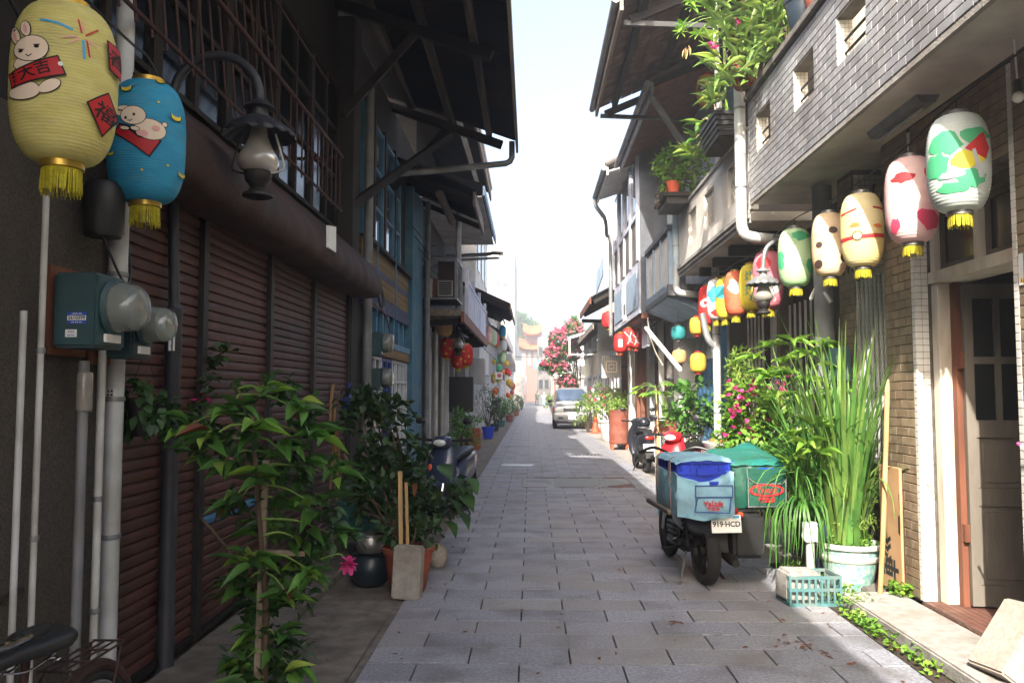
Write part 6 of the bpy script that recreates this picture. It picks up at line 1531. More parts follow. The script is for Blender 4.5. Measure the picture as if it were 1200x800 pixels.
t = thing('distant_tree', 'large round green tree behind the temple', 'tree', (-1.0, 170, 0))
lf = MB(); st = MB(); st.tube([(-1, 170, 0), (-1.1, 170, 6), (-.9, 170, 11)], [.5, .4, .2], 8)
for (px, py, rx, rz_) in ((612, 380, 2.2, 1.8), (622, 385, 1.8, 1.5), (604, 385, 1.8, 1.6), (615, 393, 2.6, 1.5), (608, 372, 1.2, 1.0)):
    bush(lf, at_y(px, py, 170), (rx, 2, rz_), 900, .5, .32, .5, stems=st, base=(-1, 170, 8))
st.build('trunk', 'bark', t, True); lf.build('crown', 'leaf_mid', t, True, kind='stuff')
# greenery along both far sides
for i, (px, py, Y, r_, lab) in enumerate(((640, 468, 62, .5, 'low shrub on the far right pavement beside the two scooters'), (684, 462, 33, .6, 'bush with pale leaves beside the wagon roof'), (676, 470, 44, .6, 'green bush under the pale canopy'), (656, 462, 52, .6, 'orange tinted bush at the foot of the far canopy'))):
    c = at_y(px, py, Y); c = Vector((max(c.x, 2.3 if i != 0 else 1.6), Y, .9))
    t = thing('roadside_bush', lab, 'bush', (c.x, Y, 0)); lf = MB(); st = MB(); bush(lf, c, (r_, r_, .8), 420, .16, .09, .5, stems=st, base=(c.x, Y, 0)); lf.build('foliage', 'leaf_light', t, True, kind='stuff'); st.build('stems', 'bark', t, True, kind='stuff')

# ---- balcony greenery on the right
def shelfpot(lab, c, r_, h_, m, name='hanging_pot'):
    t = thing(name, lab, 'pot', c)
    pot(t, c[0], c[1], c[2], r_, h_, m); return t
c0 = Vector((2.2, 8.3, 4.7))
t = shelfpot('brown clay pot with orchids on the end of the tiled parapet', c0, .15, .24, 'terracotta', 'orchid_pot')
st = MB()
for i in range(295):
    px, py = U(832, 930), U(-10, 128)
    if py > 60 + (930 - px) * .75 or (px > 900 and py > 70): py = U(-10, 55)
    Y = 8.5 - (px - 840) * .012 + U(-.2, .2); p = at_y(px, py, Y)
    d = Vector((U(-1, .5), U(-1, .4), U(-.5, .6))); put_leaf(t, LM['orchid' if rnd.random() < .7 else 'light'][rnd.randrange(3)], p, d, U(.2, .34), U(.045, .065), U(-.7, .7))
    if i % 9 == 0: st.tube(catmull([(2.4 + U(-.05, .05), Y, 4.75), p.lerp(Vector((2.4, Y, 4.75)), .4) + Vector((0, 0, .12)), p], 3), .006, 5)
for k in range(8):
    a = at_y(U(850, 920), U(20, 110), 8.2); st.tube(catmull([a, a + Vector((-.1, 0, -.1)), a + Vector((U(-.2, .1), U(-.1, .1), -.3))]), .004, 4)
st.build('stems', 'bark', t, True, kind='stuff')
fl = MB(); flowers(fl, [at_y(px, py, 8.2) for px, py in ((834, 52), (838, 55), (858, 22), (868, 7), (875, 10), (864, 28))], .05); fl.build('blossom', 'bract_pink', t, kind='stuff')
for i, (px, py, Y, r_, h_, m, lab) in enumerate(((935, 22, 7.0, .16, .3, 'glaze_dark', 'dark pot standing on the tiled parapet, fullest of roots'), (960, 8, 6.6, .15, .25, 'terracotta', 'red brown pot at the top of the tiled parapet'), (885, 100, 7.9, .14, .22, 'glaze_dark', 'dark grey pot among the orchids on the parapet'))):
    c = at_y(px, py, Y); c.z = PT + .075; c.x = PX + .03; shelfpot(lab, c, r_, h_, m)
t = thing('papaya_plant', 'lobed papaya leaves reaching out by the white pole under the wooden eave', 'plant', at_y(848, 60, 8.9))
lf = MB(); st = MB(); top = at_y(848, 20, 8.9)
for (px, py, m) in ((812, 8, 0), (800, 30, 0), (798, 38, 0), (818, 40, 0), (808, 0, 0), (830, 2, 0), (822, -8, 0)):
    e = at_y(px, py, 8.8); st.tube(catmull([top, top.lerp(e, .5) + Vector((0, 0, .06)), e], 3), .006, 5)
    for j in range(7): a = j * .9; lf.leaf(e, Vector((math.cos(a) - .3, -.4, math.sin(a) * .7)), U(.09, .15), .05, .4, U(-.5, .5), .2)
st.tube([top + Vector((.0, 0, -.9)), top], .015, 6); st.build('stems', 'stem_green', t, True, kind='stuff'); lf.build('foliage', 'leaf_bright', t, True, kind='stuff')
e = at_y(805, 55, 8.8); lf = MB()
for j in range(5): lf.leaf(e + rdir() * .03, Vector((U(-.5, .5), 0, -1)), .12, .06, .1, U(-1, 1), .6)
lf.build('dead_leaf', 'wood_raw', t, True)
t = thing('balcony_trough', 'black slatted trough hung on the white balcony', 'planter', at_y(858, 175, 9.2))
a, b = at_y(842, 168, 9.6), at_y(868, 150, 8.95); cx = 2.2
for k in range(5):
    MB().box(cx - .12 - k * .012, cx + .12, 8.95, 9.75, 4.42 + k * .06, 4.465 + k * .06).build('slat', 'paint_black', t)
MB().box(cx - .1, cx + .1, 8.97, 9.73, 4.40, 4.62).build('liner', 'earth', t)
lf = MB(); st = MB()
for (px, py) in ((820, 145), (815, 165), (828, 155), (812, 185), (805, 178), (822, 170), (835, 120), (845, 118), (850, 135), (838, 140), (828, 180)):
    p = at_y(px, py, 9.9); b_ = Vector((cx, 9.5, 4.65)); st.tube(catmull([b_, b_.lerp(p, .6) + Vector((0, 0, .1)), p], 3), .01, 5)
    for k in range(7): put_leaf(t, LM['light' if rnd.random() < .7 else 'mid'][rnd.randrange(3)], p + rdir() * .03, Vector((U(-1, .6), U(-1, .3), U(-.6, .7))), U(.16, .26), U(.05, .07), U(-.5, .5))
st.build('branches', 'wood_weather', t, True, kind='stuff')
t = thing('balcony_shelf', 'dark wooden shelf fixed at the far end of the white balcony', 'plant shelf', at_y(790, 240, 12.3))
MB().box(1.95, 2.34, 11.9, 12.8, 4.46, 4.52).build('shelf', 'wood_dark', t, bev=.006, seg=1)
MB().box(2.0, 2.32, 11.95, 12.75, 4.36, 4.458).build('bracket', 'iron_dark', t)
t = thing('balcony_shrub', 'green leafy shrub in red pots on the balcony shelf', 'shrub', (2.15, 12.3, 4.53))
for y in (12.05, 12.35): MB().lathe([(.07, 4.525), (.1, 4.68), (.11, 4.7), (.09, 4.69)], 16, (2.12, y, 0)).build('pot', 'cone_orange', t, True)
lf = MB(); st = MB()
for (px, py, rx, rz_) in ((795, 190, .35, .22), (780, 205, .25, .2), (812, 195, .3, .2), (785, 185, .2, .15), (800, 215, .35, .15)):
    bush(lf, at_y(px, py, 12.2), (rx, .3, rz_), int(560 * rx), .1, .045, .5, stems=st, base=(2.13, 12.2, 4.66))
lf.build('foliage', 'leaf_bright', t, True, kind='stuff'); st.build('branches', 'bark', t, True, kind='stuff')
lf = MB(); bush(lf, at_y(778, 232, 12.4), (.12, .15, .18), 160, .06, .02, 1.2, -.5); lf.build('dry_leaves', 'wood_weather', t, True, kind='stuff')
# ground cover along the right gutter
lf = MB()
for i in range(1500):
    y = U(4.7, 7.6); x = 2.2 + U(0, .2) + (.15 * U(0, 1) if y > 6 else 0)
    if y < 5.6 and rnd.random() < .55: continue
    lf.leaf((x, y, U(.0, .06 if y < 6 else .1)), rdir(.1, .9), U(.02, .045), U(.018, .035), .4, U(-1, 1), .2, 2, (.3, 1, .1))
for i in range(200): lf.leaf((2.68 + U(0, .14), 6.25 + U(-.12, .12), U(.09, .17)), rdir(.1, .9), .04, .03, .4, U(-1, 1), .2, 2, (.3, 1, .1))
o = lf.build('ground_cover', 'leaf_bright', None, True); o['kind'] = 'stuff'; o['label'] = 'low green creeping plants along the right gutter'; o['category'] = 'ground cover'
o = MB(); o.box(RX + .004, 2.31, 4.2, 7.8, -.02, .0); o = o.build('gutter_soil', 'earth'); struct(o)

# ================================================================ vehicles
RY90 = Matrix.Rotation(R(90), 3, 'Y')
def wheel(t, c, rad, w, name='wheel', spokes=6, hubm='alu'):
    """wheel rolling along y: tyre, rim, hub"""
    pr = [(rad - .055, -w * .42), (rad - .03, -w * .5), (rad - .008, -w * .36), (rad, -w * .12), (rad, w * .12), (rad - .008, w * .36), (rad - .03, w * .5), (rad - .055, w * .42)]
    o = MB().lathe(pr + [pr[0]], 36, c, RY90, cap=False).build(name, 'rubber', t, True, ang=50)
    MB().lathe([(rad - .05, -w * .38), (rad - .075, -w * .3), (rad - .075, w * .3), (rad - .05, w * .38), (rad - .05, -w * .38)], 28, c, RY90, cap=False).build('rim', hubm, o, True)
    sp = MB()
    for k in range(spokes):
        a = 2 * math.pi * k / spokes; sp.bar(Vector(c), Vector(c) + Vector((0, math.cos(a), math.sin(a))) * (rad - .07), .03, .025, (1, 0, 0))
    sp.lathe([(.04, -w * .45), (.05, -w * .3), (.05, w * .3), (.04, w * .45)], 16, c, RY90).build('hub', hubm, o, True)
    return o
def sloft(mb, st, n=18, p=2.6, cap=True):
    """superelliptic stations (y, cx, half width, z0, z1)"""
    rings = []
    for (y, cx, hw, z0, z1) in st:
        cz, hz = (z0 + z1) / 2, (z1 - z0) / 2; rg = []
        for j in range(n):
            a = 2 * math.pi * j / n; c_, s_ = math.cos(a), math.sin(a)
            rg.append(Vector((cx + hw * math.copysign(abs(c_) ** (2 / p), c_), y, cz + hz * math.copysign(abs(s_) ** (2 / p), s_))))
        rings.append(rg)
    return mb.loft(rings, cap)
def plate(t, c, w, h, s, tilt=0., rz_=0., m='white_print', tm='black_print', size=None, parent_local=True):
    rot = Euler((tilt, 0, rz_)).to_matrix(); c = Vector(c)
    o = MB().cbox(c, (w, .004, h), rot).build('number_plate', m, t)
    decal(text_polys(s, size or h * .72, h * .012), lambda u, v: c + rot @ Vector((u, -.0035, v - h * .03)), 'lettering', tm, o)
    return o
def scooter(label, loc, rz, paint, number=None, group='scooters'):
    t = thing('scooter', label, 'scooter', loc, rz, group, local=True)
    wheel(t, (0, -.6, .225), .225, .1, 'rear_wheel'); wheel(t, (0, .62, .225), .225, .09, 'front_wheel')
    b = MB(); sloft(b, [(-.92, 0, .05, .62, .74), (-.8, 0, .12, .55, .8), (-.55, 0, .16, .42, .78), (-.2, 0, .16, .34, .74), (.02, 0, .13, .26, .6), (.08, 0, .1, .26, .4)]); b.build('body', paint, t, True, ang=60)
    b = MB(); sloft(b, [(-.72, 0, .1, .77, .86), (-.5, 0, .14, .77, .86), (-.15, 0, .13, .74, .82), (.03, 0, .1, .7, .76)]); b.build('seat', 'plastic_black', t, True, ang=60)
    b = MB(); b.box(-.14, .14, .0, .34, .26, .32); b.build('floorboard', 'plastic_black', t, bev=.02)
    b = MB(); rings = []
    for (z, y, hw) in ((.26, .34, .13), (.4, .4, .18), (.6, .42, .21), (.78, .38, .19), (.92, .32, .13), (1.0, .27, .1)):
        rings.append([Vector((hw * math.sin(a), y + .12 * math.cos(a) * (hw / .2), z)) for a in [-1.45 + 2.9 * j / 14 for j in range(15)]] + [Vector((hw * .8 * math.sin(a), y - .03, z)) for a in [1.2 - 2.4 * j / 5 for j in range(6)]])
    b.loft(rings); b.build('front_shield', paint, t, True, ang=60)
    b = MB(); sloft(b, [(.3, 0, .1, .93, 1.04), (.42, 0, .13, .9, 1.05), (.5, 0, .09, .92, 1.02), (.53, 0, .03, .95, .99)]); b.build('handlebar_cover', paint, t, True, ang=60)
    b = MB(); b.sph((0, .5, .965), (.085, .04, .045), 16, 9); b.build('headlight', 'head_lamp', t, True)
    for s in (-1, 1):
        b = MB(); b.sph((s * .12, .5, .66), (.035, .03, .05), 10, 7); b.build('indicator', 'cone_orange', t, True)
        b = MB(); b.tube([(s * .1, .33, .98), (s * .36, .27, 1.0)], .017, 8); b.build('grip', 'rubber', t, True)
        b = MB(); b.tube(catmull([(s * .22, .33, .99), (s * .26, .36, 1.1), (s * .3, .34, 1.2)]), .007, 6); mr_ = b.build('mirror', 'plastic_black', t, True)
        b = MB(); b.sph((s * .31, .33, 1.23), (.065, .018, .045), 12, 8); b.build('mirror_head', 'plastic_black', mr_, True)
    b = MB(); b.torus((0, .62, .225), .25, .04, Matrix.Rotation(R(90), 3, 'Y') , 18, 8, math.pi * .55, math.pi * 1.35)
    b.build('front_fender', paint, t, True)
    b = MB(); b.tube([(.05, .38, .7), (.05, .62, .24)], .02, 8); b.tube([(-.05, .38, .7), (-.05, .62, .24)], .02, 8); b.build('fork', 'chrome', t, True, kind='stuff')
    b = MB(); b.sph((0, -.9, .7), (.1, .03, .045), 14, 8); b.build('tail_light', 'lamp_red', t, True)
    b = MB(); b.lathe([(.03, -.25), (.055, -.2), (.055, .15), (.03, .22)], 14, (.14, -.6, .26), Matrix.Rotation(R(90), 3, 'X')); b.build('exhaust', 'iron_dark', t, True)
    b = MB(); b.cbox((0, -.45, .27), (.2, .45, .2)); b.build('engine', 'iron_dark', t, bev=.03)
    b = MB(); b.cbox((0, -.88, .42), (.17, .02, .26), (R(-20), 0, 0)); b.build('rear_fender', 'plastic_black', t, bev=.005, seg=1)
    b = MB(); b.tube([(-.1, -.2, .25), (-.2, -.18, .0)], .012, 6); b.build('side_stand', 'iron_dark', t, True)
    if number: plate(t, (0, -.92, .52), .26, .14, number, R(-14))
    return t
c = at_z(522, 592)
scooter('dark blue scooter facing out from the shrubs by the blue house', (-1.02, 10.6, 0), R(180 - 12), 'scooter_blue')
scooter('black scooter with covered mirrors parked before the timber house', (at_z(755, 552).x - .02, 16.4 + .6, 0), R(3), 'scooter_dark', 'NNW-310')
hl = thing('helmet', 'black riding helmet resting on the seat of the black scooter', 'helmet', (at_z(755, 552).x, 16.7, .86)); hc = Vector(hl.location) + Vector((0, 0, .11)); MB().sph(hc, (.13, .15, .12), 18, 11).build('shell', 'scooter_dark', hl, True); MB().torus(hc - Vector((0, 0, .09)), .12, .012, None, 20, 6).build('trim', 'zinc', hl, True)
scooter('red scooter between the delivery motorcycle and the fig shrub', (at_y(800, 520, 11.8).x, 11.8, 0), R(150), 'scooter_red')
scooter('black scooter parked far along the left houses', (-.85, 76, 0), R(180), 'scooter_dark')
# ---- delivery motorcycle
p = at_z(828, 684)
MX, MY, MA = p.x, p.y, R(5)
t = thing('delivery_motorcycle', 'black motorcycle with a fat rear tyre and a number plate under two delivery boxes', 'motorcycle', (MX, MY, 0), MA, local=True)
wheel(t, (0, 0.02, .27), .275, .115, 'rear_wheel', 5, 'iron_dark'); wheel(t, (0, 1.2, .265), .265, .09, 'front_wheel', 5, 'iron_dark')
b = MB(); b.torus((0, .02, .27), .31, .05, RY90, 20, 8, math.pi * .25 + math.pi / 2, math.pi * 1.25); b.build('rear_fender', 'plastic_black', t, True)
b = MB(); b.torus((0, 1.2, .265), .3, .045, RY90, 18, 8, math.pi * .6, math.pi * 1.3); b.build('front_fender', 'vinyl_blue', t, True)
b = MB(); b.cbox((0, .55, .32), (.22, .38, .26)); b.build('engine', 'iron_dark', t, bev=.03)
for k in range(5): MB().cbox((0, .62, .24 + k * .045), (.28, .2, .012)).build('cooling_fin', 'zinc', t)
for s in (-1, 1):
    MB().bar((s * .085, .5, .3), (s * .085, .0, .27), .03, .06).build('swingarm', 'iron_dark', t)
    b = MB(); b.tube([(s * .13, .08, .3), (s * .13, .2, .62)], .018, 8)
    for k in range(7): b.torus((s * .13, .1 + k * .014, .36 + k * .034), .032, .007, Matrix.Rotation(R(-20), 3, 'X'), 12, 5)
    b.build('shock_absorber', 'iron_dark', t, True)
    MB().tube([(s * .05, 1.0, .95), (s * .055, 1.2, .265)], .022, 8).build('fork_leg', 'chrome', t, True)
    MB().tube(catmull([(s * .04, .98, 1.0), (s * .2, .96, 1.06), (s * .36, .88, 1.02)]), .014, 8).build('handlebar', 'paint_black', t, True)
    MB().tube([(s * .1, .42, .24), (s * .27, .42, .22)], .012, 6).build('footpeg', 'rubber', t, True)
b = MB(); b.tube(catmull([(0, .95, .95), (0, .7, .62), (0, .45, .5), (0, .1, .6), (0, -.2, .62)], 4), .03, 8); b.build('frame', 'scooter_dark', t, True)
b = MB(); sloft(b, [(.92, 0, .05, .5, .9), (.8, 0, .13, .55, .85), (.6, 0, .12, .55, .8), (.35, 0, .13, .6, .78)]); b.build('leg_shield', 'scooter_dark', t, True, ang=60)
b = MB(); sloft(b, [(-.22, .02, .07, .46, .6), (-.1, .02, .12, .4, .61), (.2, 0, .15, .36, .61), (.5, 0, .15, .38, .61), (.7, 0, .11, .42, .6)]); b.build('side_cover', 'scooter_dark', t, True, ang=60)
b = MB(); b.lathe([(.03, -.3), (.045, -.22), (.045, .25), (.03, .35)], 14, (.17, .1, .25), Matrix.Rotation(R(96), 3, 'X')); b.build('exhaust', 'iron_dark', t, True)
b = MB(); b.tube([(-.1, .25, .22), (-.19, .08, .03), (-.21, .03, .015)], .011, 7); b.tube([(-.21, .03, .015), (-.24, .0, .012)], .014, 6); b.build('side_stand', 'zinc', t, True)
b = MB(); b.tube([(.08, .3, .2), (.2, .16, .0)], .013, 7); b.build('centre_stand', 'rust', t, True)
b = MB(); b.tube(catmull([(-.08, .3, .36), (-.2, .28, .33), (-.22, .4, .31)]), .011, 7); b.build('gear_lever', 'chrome', t, True)
b = MB(); b.cbox((.04, -.2, .52), (.16, .05, .05)); b.cbox((.12, -.22, .585), (.17, .05, .07)); b.build('tail_bracket', 'drum_rust', t, bev=.01)
b = MB(); b.cbox((.12, -.25, .64), (.13, .03, .035)); b.build('tail_light', 'lamp_red', t, bev=.006)
plate(t, (.085, -.275, .535), .245, .14, '919·HCD', R(-8), R(2), size=.058)
b = MB(); b.cbox((.085, -.2795, .592), (.235, .002, .0)) if False else None
decal([((.05, .047), (.1, .047), (.1, .066), (.05, .066))], lambda u, v: (.085 + u, -.2795 - v * .14, .535 + v), 'plate_sticker', 'lblue_print', t)
decal([((-.1, .047), (-.05, .047), (-.05, .06), (-.1, .06))], lambda u, v: (.085 + u, -.2795 - v * .14, .535 + v), 'plate_sticker', 'blue_print', t)
b = MB(); b.cbox((.3, -.02, .42), (.26, .36, .36)); b.build('side_bin', 'plastic_black', t, bev=.03)
for s in (-1, 1): MB().sph((.04 + s * .17, -.24, .6), (.03, .025, .025), 10, 7).build('indicator', 'cone_orange', t, True)
MB().cbox((.04, -.21, .4), (.15, .012, .2), (R(-12), 0, 0)).build('mud_flap', 'rubber', t, bev=.004, seg=1)
for s in (-1, 1): MB().tube(catmull([(s * .05, .95, .98), (s * .12, .7, .8), (s * .1, .4, .45), (s * .09, .1, .3)]), .006, 5).build('brake_cable', 'rubber', t, True)
MB().tube(catmull([(-.1, .3, .5), (-.16, .1, .55), (-.05, -.15, .58)]), .007, 5).build('wire', 'paint_black', t, True)
rk = MB()
for y in (-.1, .12, .4): rk.bar((-.33, y, .615), (.5, y, .615), .025, .02)
for x in (-.33, -.1, .15, .48): rk.bar((x, -.14, .617), (x, .55, .617), .022, .024)
rk.build('rack', 'zinc', t)
MB().box(-.375, -.345, -.22, .55, .6, .64).build('rack_rail', 'wood_greybrown', t, bev=.008, seg=1)
# wrinkled vinyl bag wrapped round a box
def wrap(mb, x0, x1, y0, y1, z0, ztop, bulge=.02, wr=.006, seed=1, n=16, rows=9, sag=0.):
    r_ = random.Random(seed); ph = [r_.uniform(0, 6.28) for _ in range(12)]; ring_pts = []
    for side in range(4):
        for i in range(n):
            t_ = i / n
            q = [(x0 + (x1 - x0) * t_, y0), (x1, y0 + (y1 - y0) * t_), (x1 - (x1 - x0) * t_, y1), (x0, y1 - (y1 - y0) * t_)][side]
            nn = [(0, -1), (1, 0), (0, 1), (-1, 0)][side]; ring_pts.append((q, nn, t_, side))
    rings = []
    for k in range(rows + 1):
        v = k / rows; rg = []
        for (q, nn, t_, side) in ring_pts:
            z1 = ztop(side, t_); zb = z0 - sag * (.4 + .6 * math.sin(math.pi * t_)) * (side == 0) - sag * .5 * (side == 3) * math.sin(math.pi * t_); z = zb + (z1 - zb) * v
            e = bulge * math.sin(math.pi * v) * math.sin(math.pi * t_) + wr * (math.sin(q[0] * 31 + z * 42 + ph[0]) * math.sin(q[1] * 27 - z * 23 + ph[1]) + .6 * math.sin((q[0] + q[1]) * 70 + z * 15 + ph[2]))
            if t_ == 0: e *= .2
            rg.append(Vector((q[0] + nn[0] * e, q[1] + nn[1] * e, z + wr * .5 * math.sin(q[0] * 22 + ph[3]))))
        rings.append(rg)
    return mb.loft(rings, True)
def drape(mb, x0, x1, y0, y1, zf, over=.03, n=18, seed=3, th=.004):
    r_ = random.Random(seed); ph = [r_.uniform(0, 6.28) for _ in range(4)]; vs = []; fs = []
    for i in range(n + 1):
        for j in range(n + 1):
            u, v = i / n, j / n; x = x0 + (x1 - x0) * u; y = y0 + (y1 - y0) * v
            ed = max(0, abs(u - .5) - .44) / .06 + max(0, abs(v - .5) - .44) / .06
            vs.append(Vector((x, y, zf(u, v) - over * min(1.3, ed) + .004 * math.sin(x * 40 + ph[0]) * math.sin(y * 33 + ph[1]) + .003 * math.sin((x - y) * 60))))
    for i in range(n):
        for j in range(n): a = i * (n + 1) + j; fs.append((a, a + n + 1, a + n + 2, a + 1))
    return mb.add(vs, fs)
t = thing('delivery_box', 'blue plastic crate wrapped in a pale blue vinyl bag on the motorcycle rack', 'delivery box', (MX, MY, .63), MA, local=True)
X0, X1, Y0_, Y1_ = -.31, .135, -.30, .38
b = MB(); b.box(X0 + .012, X1 - .012, Y0_ + .012, Y1_ - .012, .03, .385); crate = b.build('crate', 'crate_blue', t, bev=.012)
b = MB()
for z in (.30, .385):
    b.box(X0, X1, Y0_, Y0_ + .0115, z, z + .022); b.box(X0, X0 + .0115, Y0_ + .012, Y1_, z, z + .022)
b.build('rim', 'crate_blue', crate)
for k in range(6): MB().box(X0 + .03 + k * .075, X0 + .038 + k * .075, Y0_ - .002, Y0_ + .0118, .322, .384).build('rib', 'crate_blue', crate)
for k in range(8): MB().box(X0 - .002, X0 + .0118, Y0_ + .04 + k * .085, Y0_ + .048 + k * .085, .322, .384).build('rib', 'crate_blue', crate)
MB().box(-.16, -.02, Y0_ - .012, Y0_ + .01, .29, .35).build('handle', 'crate_blue', crate, bev=.006)
def zt1(side, t_):
    if side == 0: return .285 - .05 * math.sin(math.pi * min(1, t_ * 1.1)) + .04 * (t_ > .9)
    if side == 3: return .33 - .03 * t_ * (1 - t_) * 4
    return .32
b = MB(); wrap(b, X0 - .012, X1 + .006, Y0_ - .014, Y1_ + .01, -.01, zt1, .025, .011, 2, sag=.05); bag = b.build('bag', 'vinyl_blue', t, True, ang=70)
b = MB(); drape(b, X0 - .02, X1 + .012, Y0_ - .015, Y1_ + .02, lambda u, v: .425 + .02 * math.sin(math.pi * u) * (1 - v * .4), .035); b.build('lid', 'vinyl_blue', t, True, ang=80)
for y in (Y0_ + .16, Y1_ - .1):
    b = MB(); b.tube(catmull([(X0 + .03, y, .425), (X0 - .024, y, .40), (X0 - .027, y, .2), (X0 - .022, y, .0)]), .004, 4); b.box(X0 - .028, X0 - .0225, y - .022, y + .022, .02, .4); b.build('strap', 'strap', t)
b = MB(); wrap(b, -.17, .11, Y0_ - .03, Y0_ - .012, .02, lambda s, t_: .2, .008, .003, 5, 8, 6); b.build('pocket', 'vinyl_blue', t, True, ang=70)
b = MB(); b.box(-.18, .118, Y0_ - .042, Y0_ - .03, .125, .215); b.build('pocket_flap', 'vinyl_blue', t, bev=.005)
b = MB()
for a, c_ in (((-.18, .124), (.118, .124)), ((-.165, .124), (-.19, .01)), ((.105, .124), (.09, .0)), ((-.18, .124), (-.18, .215)), ((.118, .124), (.118, .215)), ((-.18, .215), (.118, .215)), ((-.19, .01), (.09, .0))): b.bar((a[0], Y0_ - .044, a[1]), (c_[0], Y0_ - .044, c_[1]), .007, .007)
b.build('piping', 'door_navy', t)
MB().box(-.06, .03, Y0_ - .022, Y0_ - .012, .22, .245).build('name_tag', 'crate_blue', t)
def arcw(u, v): return (-.02 + u, Y0_ - .047, .045 + v - 1.1 * u * u)
decal(text_polys('Yakult', .062, .0022), lambda u, v: (-.04 + u, Y0_ - .048, .075 + v - 1.6 * u * u), 'lettering', 'red_print', t, .02)
decal(text_polys('養樂多', .036, .0008), lambda u, v: (-.04 + u, Y0_ - .048, .03 + v), 'lettering', 'red_print', t)
t = thing('delivery_box', 'green insulated vinyl bag with a red oval emblem on the motorcycle rack', 'delivery box', (MX, MY, .63), MA, local=True)
X0, X1, Y0_, Y1_ = .155, .60, -.17, .42
b = MB(); wrap(b, X0, X1, Y0_, Y1_, .04, lambda s, t_: .37, .03, .009, 7, sag=.035); b.build('bag', 'vinyl_green', t, True, ang=70)
b = MB(); drape(b, X0 - .015, X1 + .02, Y0_ - .02, Y1_ + .03, lambda u, v: .39 + .07 * v + .06 * math.exp(-((u - .75) / .2) ** 2) * v, .03, seed=9); b.build('lid', 'vinyl_top', t, True, ang=80)
Y0_ -= .034
b = MB(); wrap(b, .28, .585, Y0_ - .028, Y0_ - .008, .04, lambda s, t_: .25, .008, .003, 8, 8, 6); b.build('pocket', 'vinyl_green', t, True, ang=70)
b = MB(); b.prism([(.27, .335), (.595, .335), (.595, .25), (.56, .215), (.34, .22), (.275, .27)], lambda a, c_, d: (a, Y0_ - d, c_), .03, .042); b.build('pocket_flap', 'vinyl_green', t, bev=.004)
b = MB()
for a, c_ in (((.27, .335), (.275, .27)), ((.275, .27), (.34, .22)), ((.34, .22), (.56, .215)), ((.56, .215), (.595, .25)), ((.278, .27), (.278, .03)), ((.59, .24), (.588, .03)), ((.278, .035), (.588, .035))): b.bar((a[0], Y0_ - .043, a[1]), (c_[0], Y0_ - .043, c_[1]), .006, .006)
b.build('piping', 'zinc', t)
MB().box(.38, .5, Y0_ - .014, Y0_ - .004, .3, .34).build('name_tag', 'crate_blue', t)
decal([ellipse(.432, .165, .145, .052, 30)], lambda u, v: (u, Y0_ - .0405, v), 'emblem', 'red_print', t); decal([ellipse(.432, .165, .122, .036, 30)], lambda u, v: (u, Y0_ - .0415, v), 'emblem', 'vinyl_green', t)
decal(text_polys('Yakult', .066, .0015), lambda u, v: (.432 + u, Y0_ - .0425, .165 + v), 'lettering', 'red_print', t); decal(text_polys('養樂多', .048, .001), lambda u, v: (.432 + u, Y0_ - .0425, .083 + v), 'lettering', 'red_print', t)
# ---- silver wagon
p = at_z(670, 503)
VY = p.y + .35
t = thing('silver_wagon', 'silver grey wagon facing the camera parked on the right of the lane', 'car', (p.x + .02, VY, 0), R(-1), local=True)
HW = .84
b = MB(); sloft(b, [(-.22, 0, HW * .86, .34, .72), (-.16, 0, HW * .95, .3, .98), (.0, 0, HW * .98, .3, 1.04), (.95, 0, HW, .3, 1.12), (2.2, 0, HW, .3, 1.15), (3.9, 0, HW, .32, 1.12), (4.1, 0, HW * .93, .4, 1.05)], 28, 5.); b.build('body', 'van_paint', t, True, ang=50)
b = MB(); sloft(b, [(.85, 0, HW * .9, .9, 1.12), (1.55, 0, HW * .8, .95, 1.76), (1.9, 0, HW * .79, .95, 1.82), (3.7, 0, HW * .79, .95, 1.82), (4.05, 0, HW * .8, .95, 1.15)], 28, 5.); b.build('cabin', 'van_paint', t, True, ang=50)
def pane(q, nm, m='pane_sky'):
    b_ = MB(); q = [Vector(x) for x in q]; nrm = (q[1] - q[0]).cross(q[3] - q[0]).normalized() * .01; b_.add([x + nrm for x in q] + [x - nrm for x in q], [(0, 1, 2, 3), (7, 6, 5, 4), (0, 4, 5, 1), (1, 5, 6, 2), (2, 6, 7, 3), (3, 7, 4, 0)]); return b_.build(nm, m, t)
mat('windscreen', '#4d5c70', .08, '#36455a', 2, spec=.8)
pane([(-.68, .92, 1.21), (.68, .92, 1.21), (.58, 1.48, 1.73), (-.58, 1.48, 1.73)], 'windscreen', 'windscreen')
for s in (-1, 1):
    pane([(s * .775, 1.2, 1.17), (s * .775, 3.6, 1.17), (s * .675, 3.5, 1.66), (s * .675, 1.7, 1.66)], 'side_window', 'pane')
    b = MB(); b.box(min(s * .36, s * .72), max(s * .36, s * .72), -.245, -.12, .78, .93); b.build('headlight', 'head_lamp', t, bev=.03)
    b = MB(); b.box(min(s * .74, s * .8), max(s * .74, s * .8), -.235, -.05, .8, .93); b.build('indicator', 'cone_orange', t, bev=.01)
    b = MB(); b.sph((s * .95, .98, 1.2), (.1, .06, .07), 12, 8); b.build('wing_mirror', 'plastic_black', t, True)
    b = MB(); b.box(min(s * .38, s * .6), max(s * .38, s * .6), -.295, -.255, .46, .53); b.build('fog_lamp', 'plastic_black', t)
    for y in (.75, 3.25): wheel(t, (s * .72, y, .33), .33, .2, 'wheel', 6)
b = MB(); b.box(-.36, .36, -.24, -.15, .78, .92); g = b.build('grille', 'plastic_black', t)
for k in range(3): MB().box(-.34, .34, -.252, -.241, .8 + k * .042, .812 + k * .042).build('grille_bar', 'chrome', g)
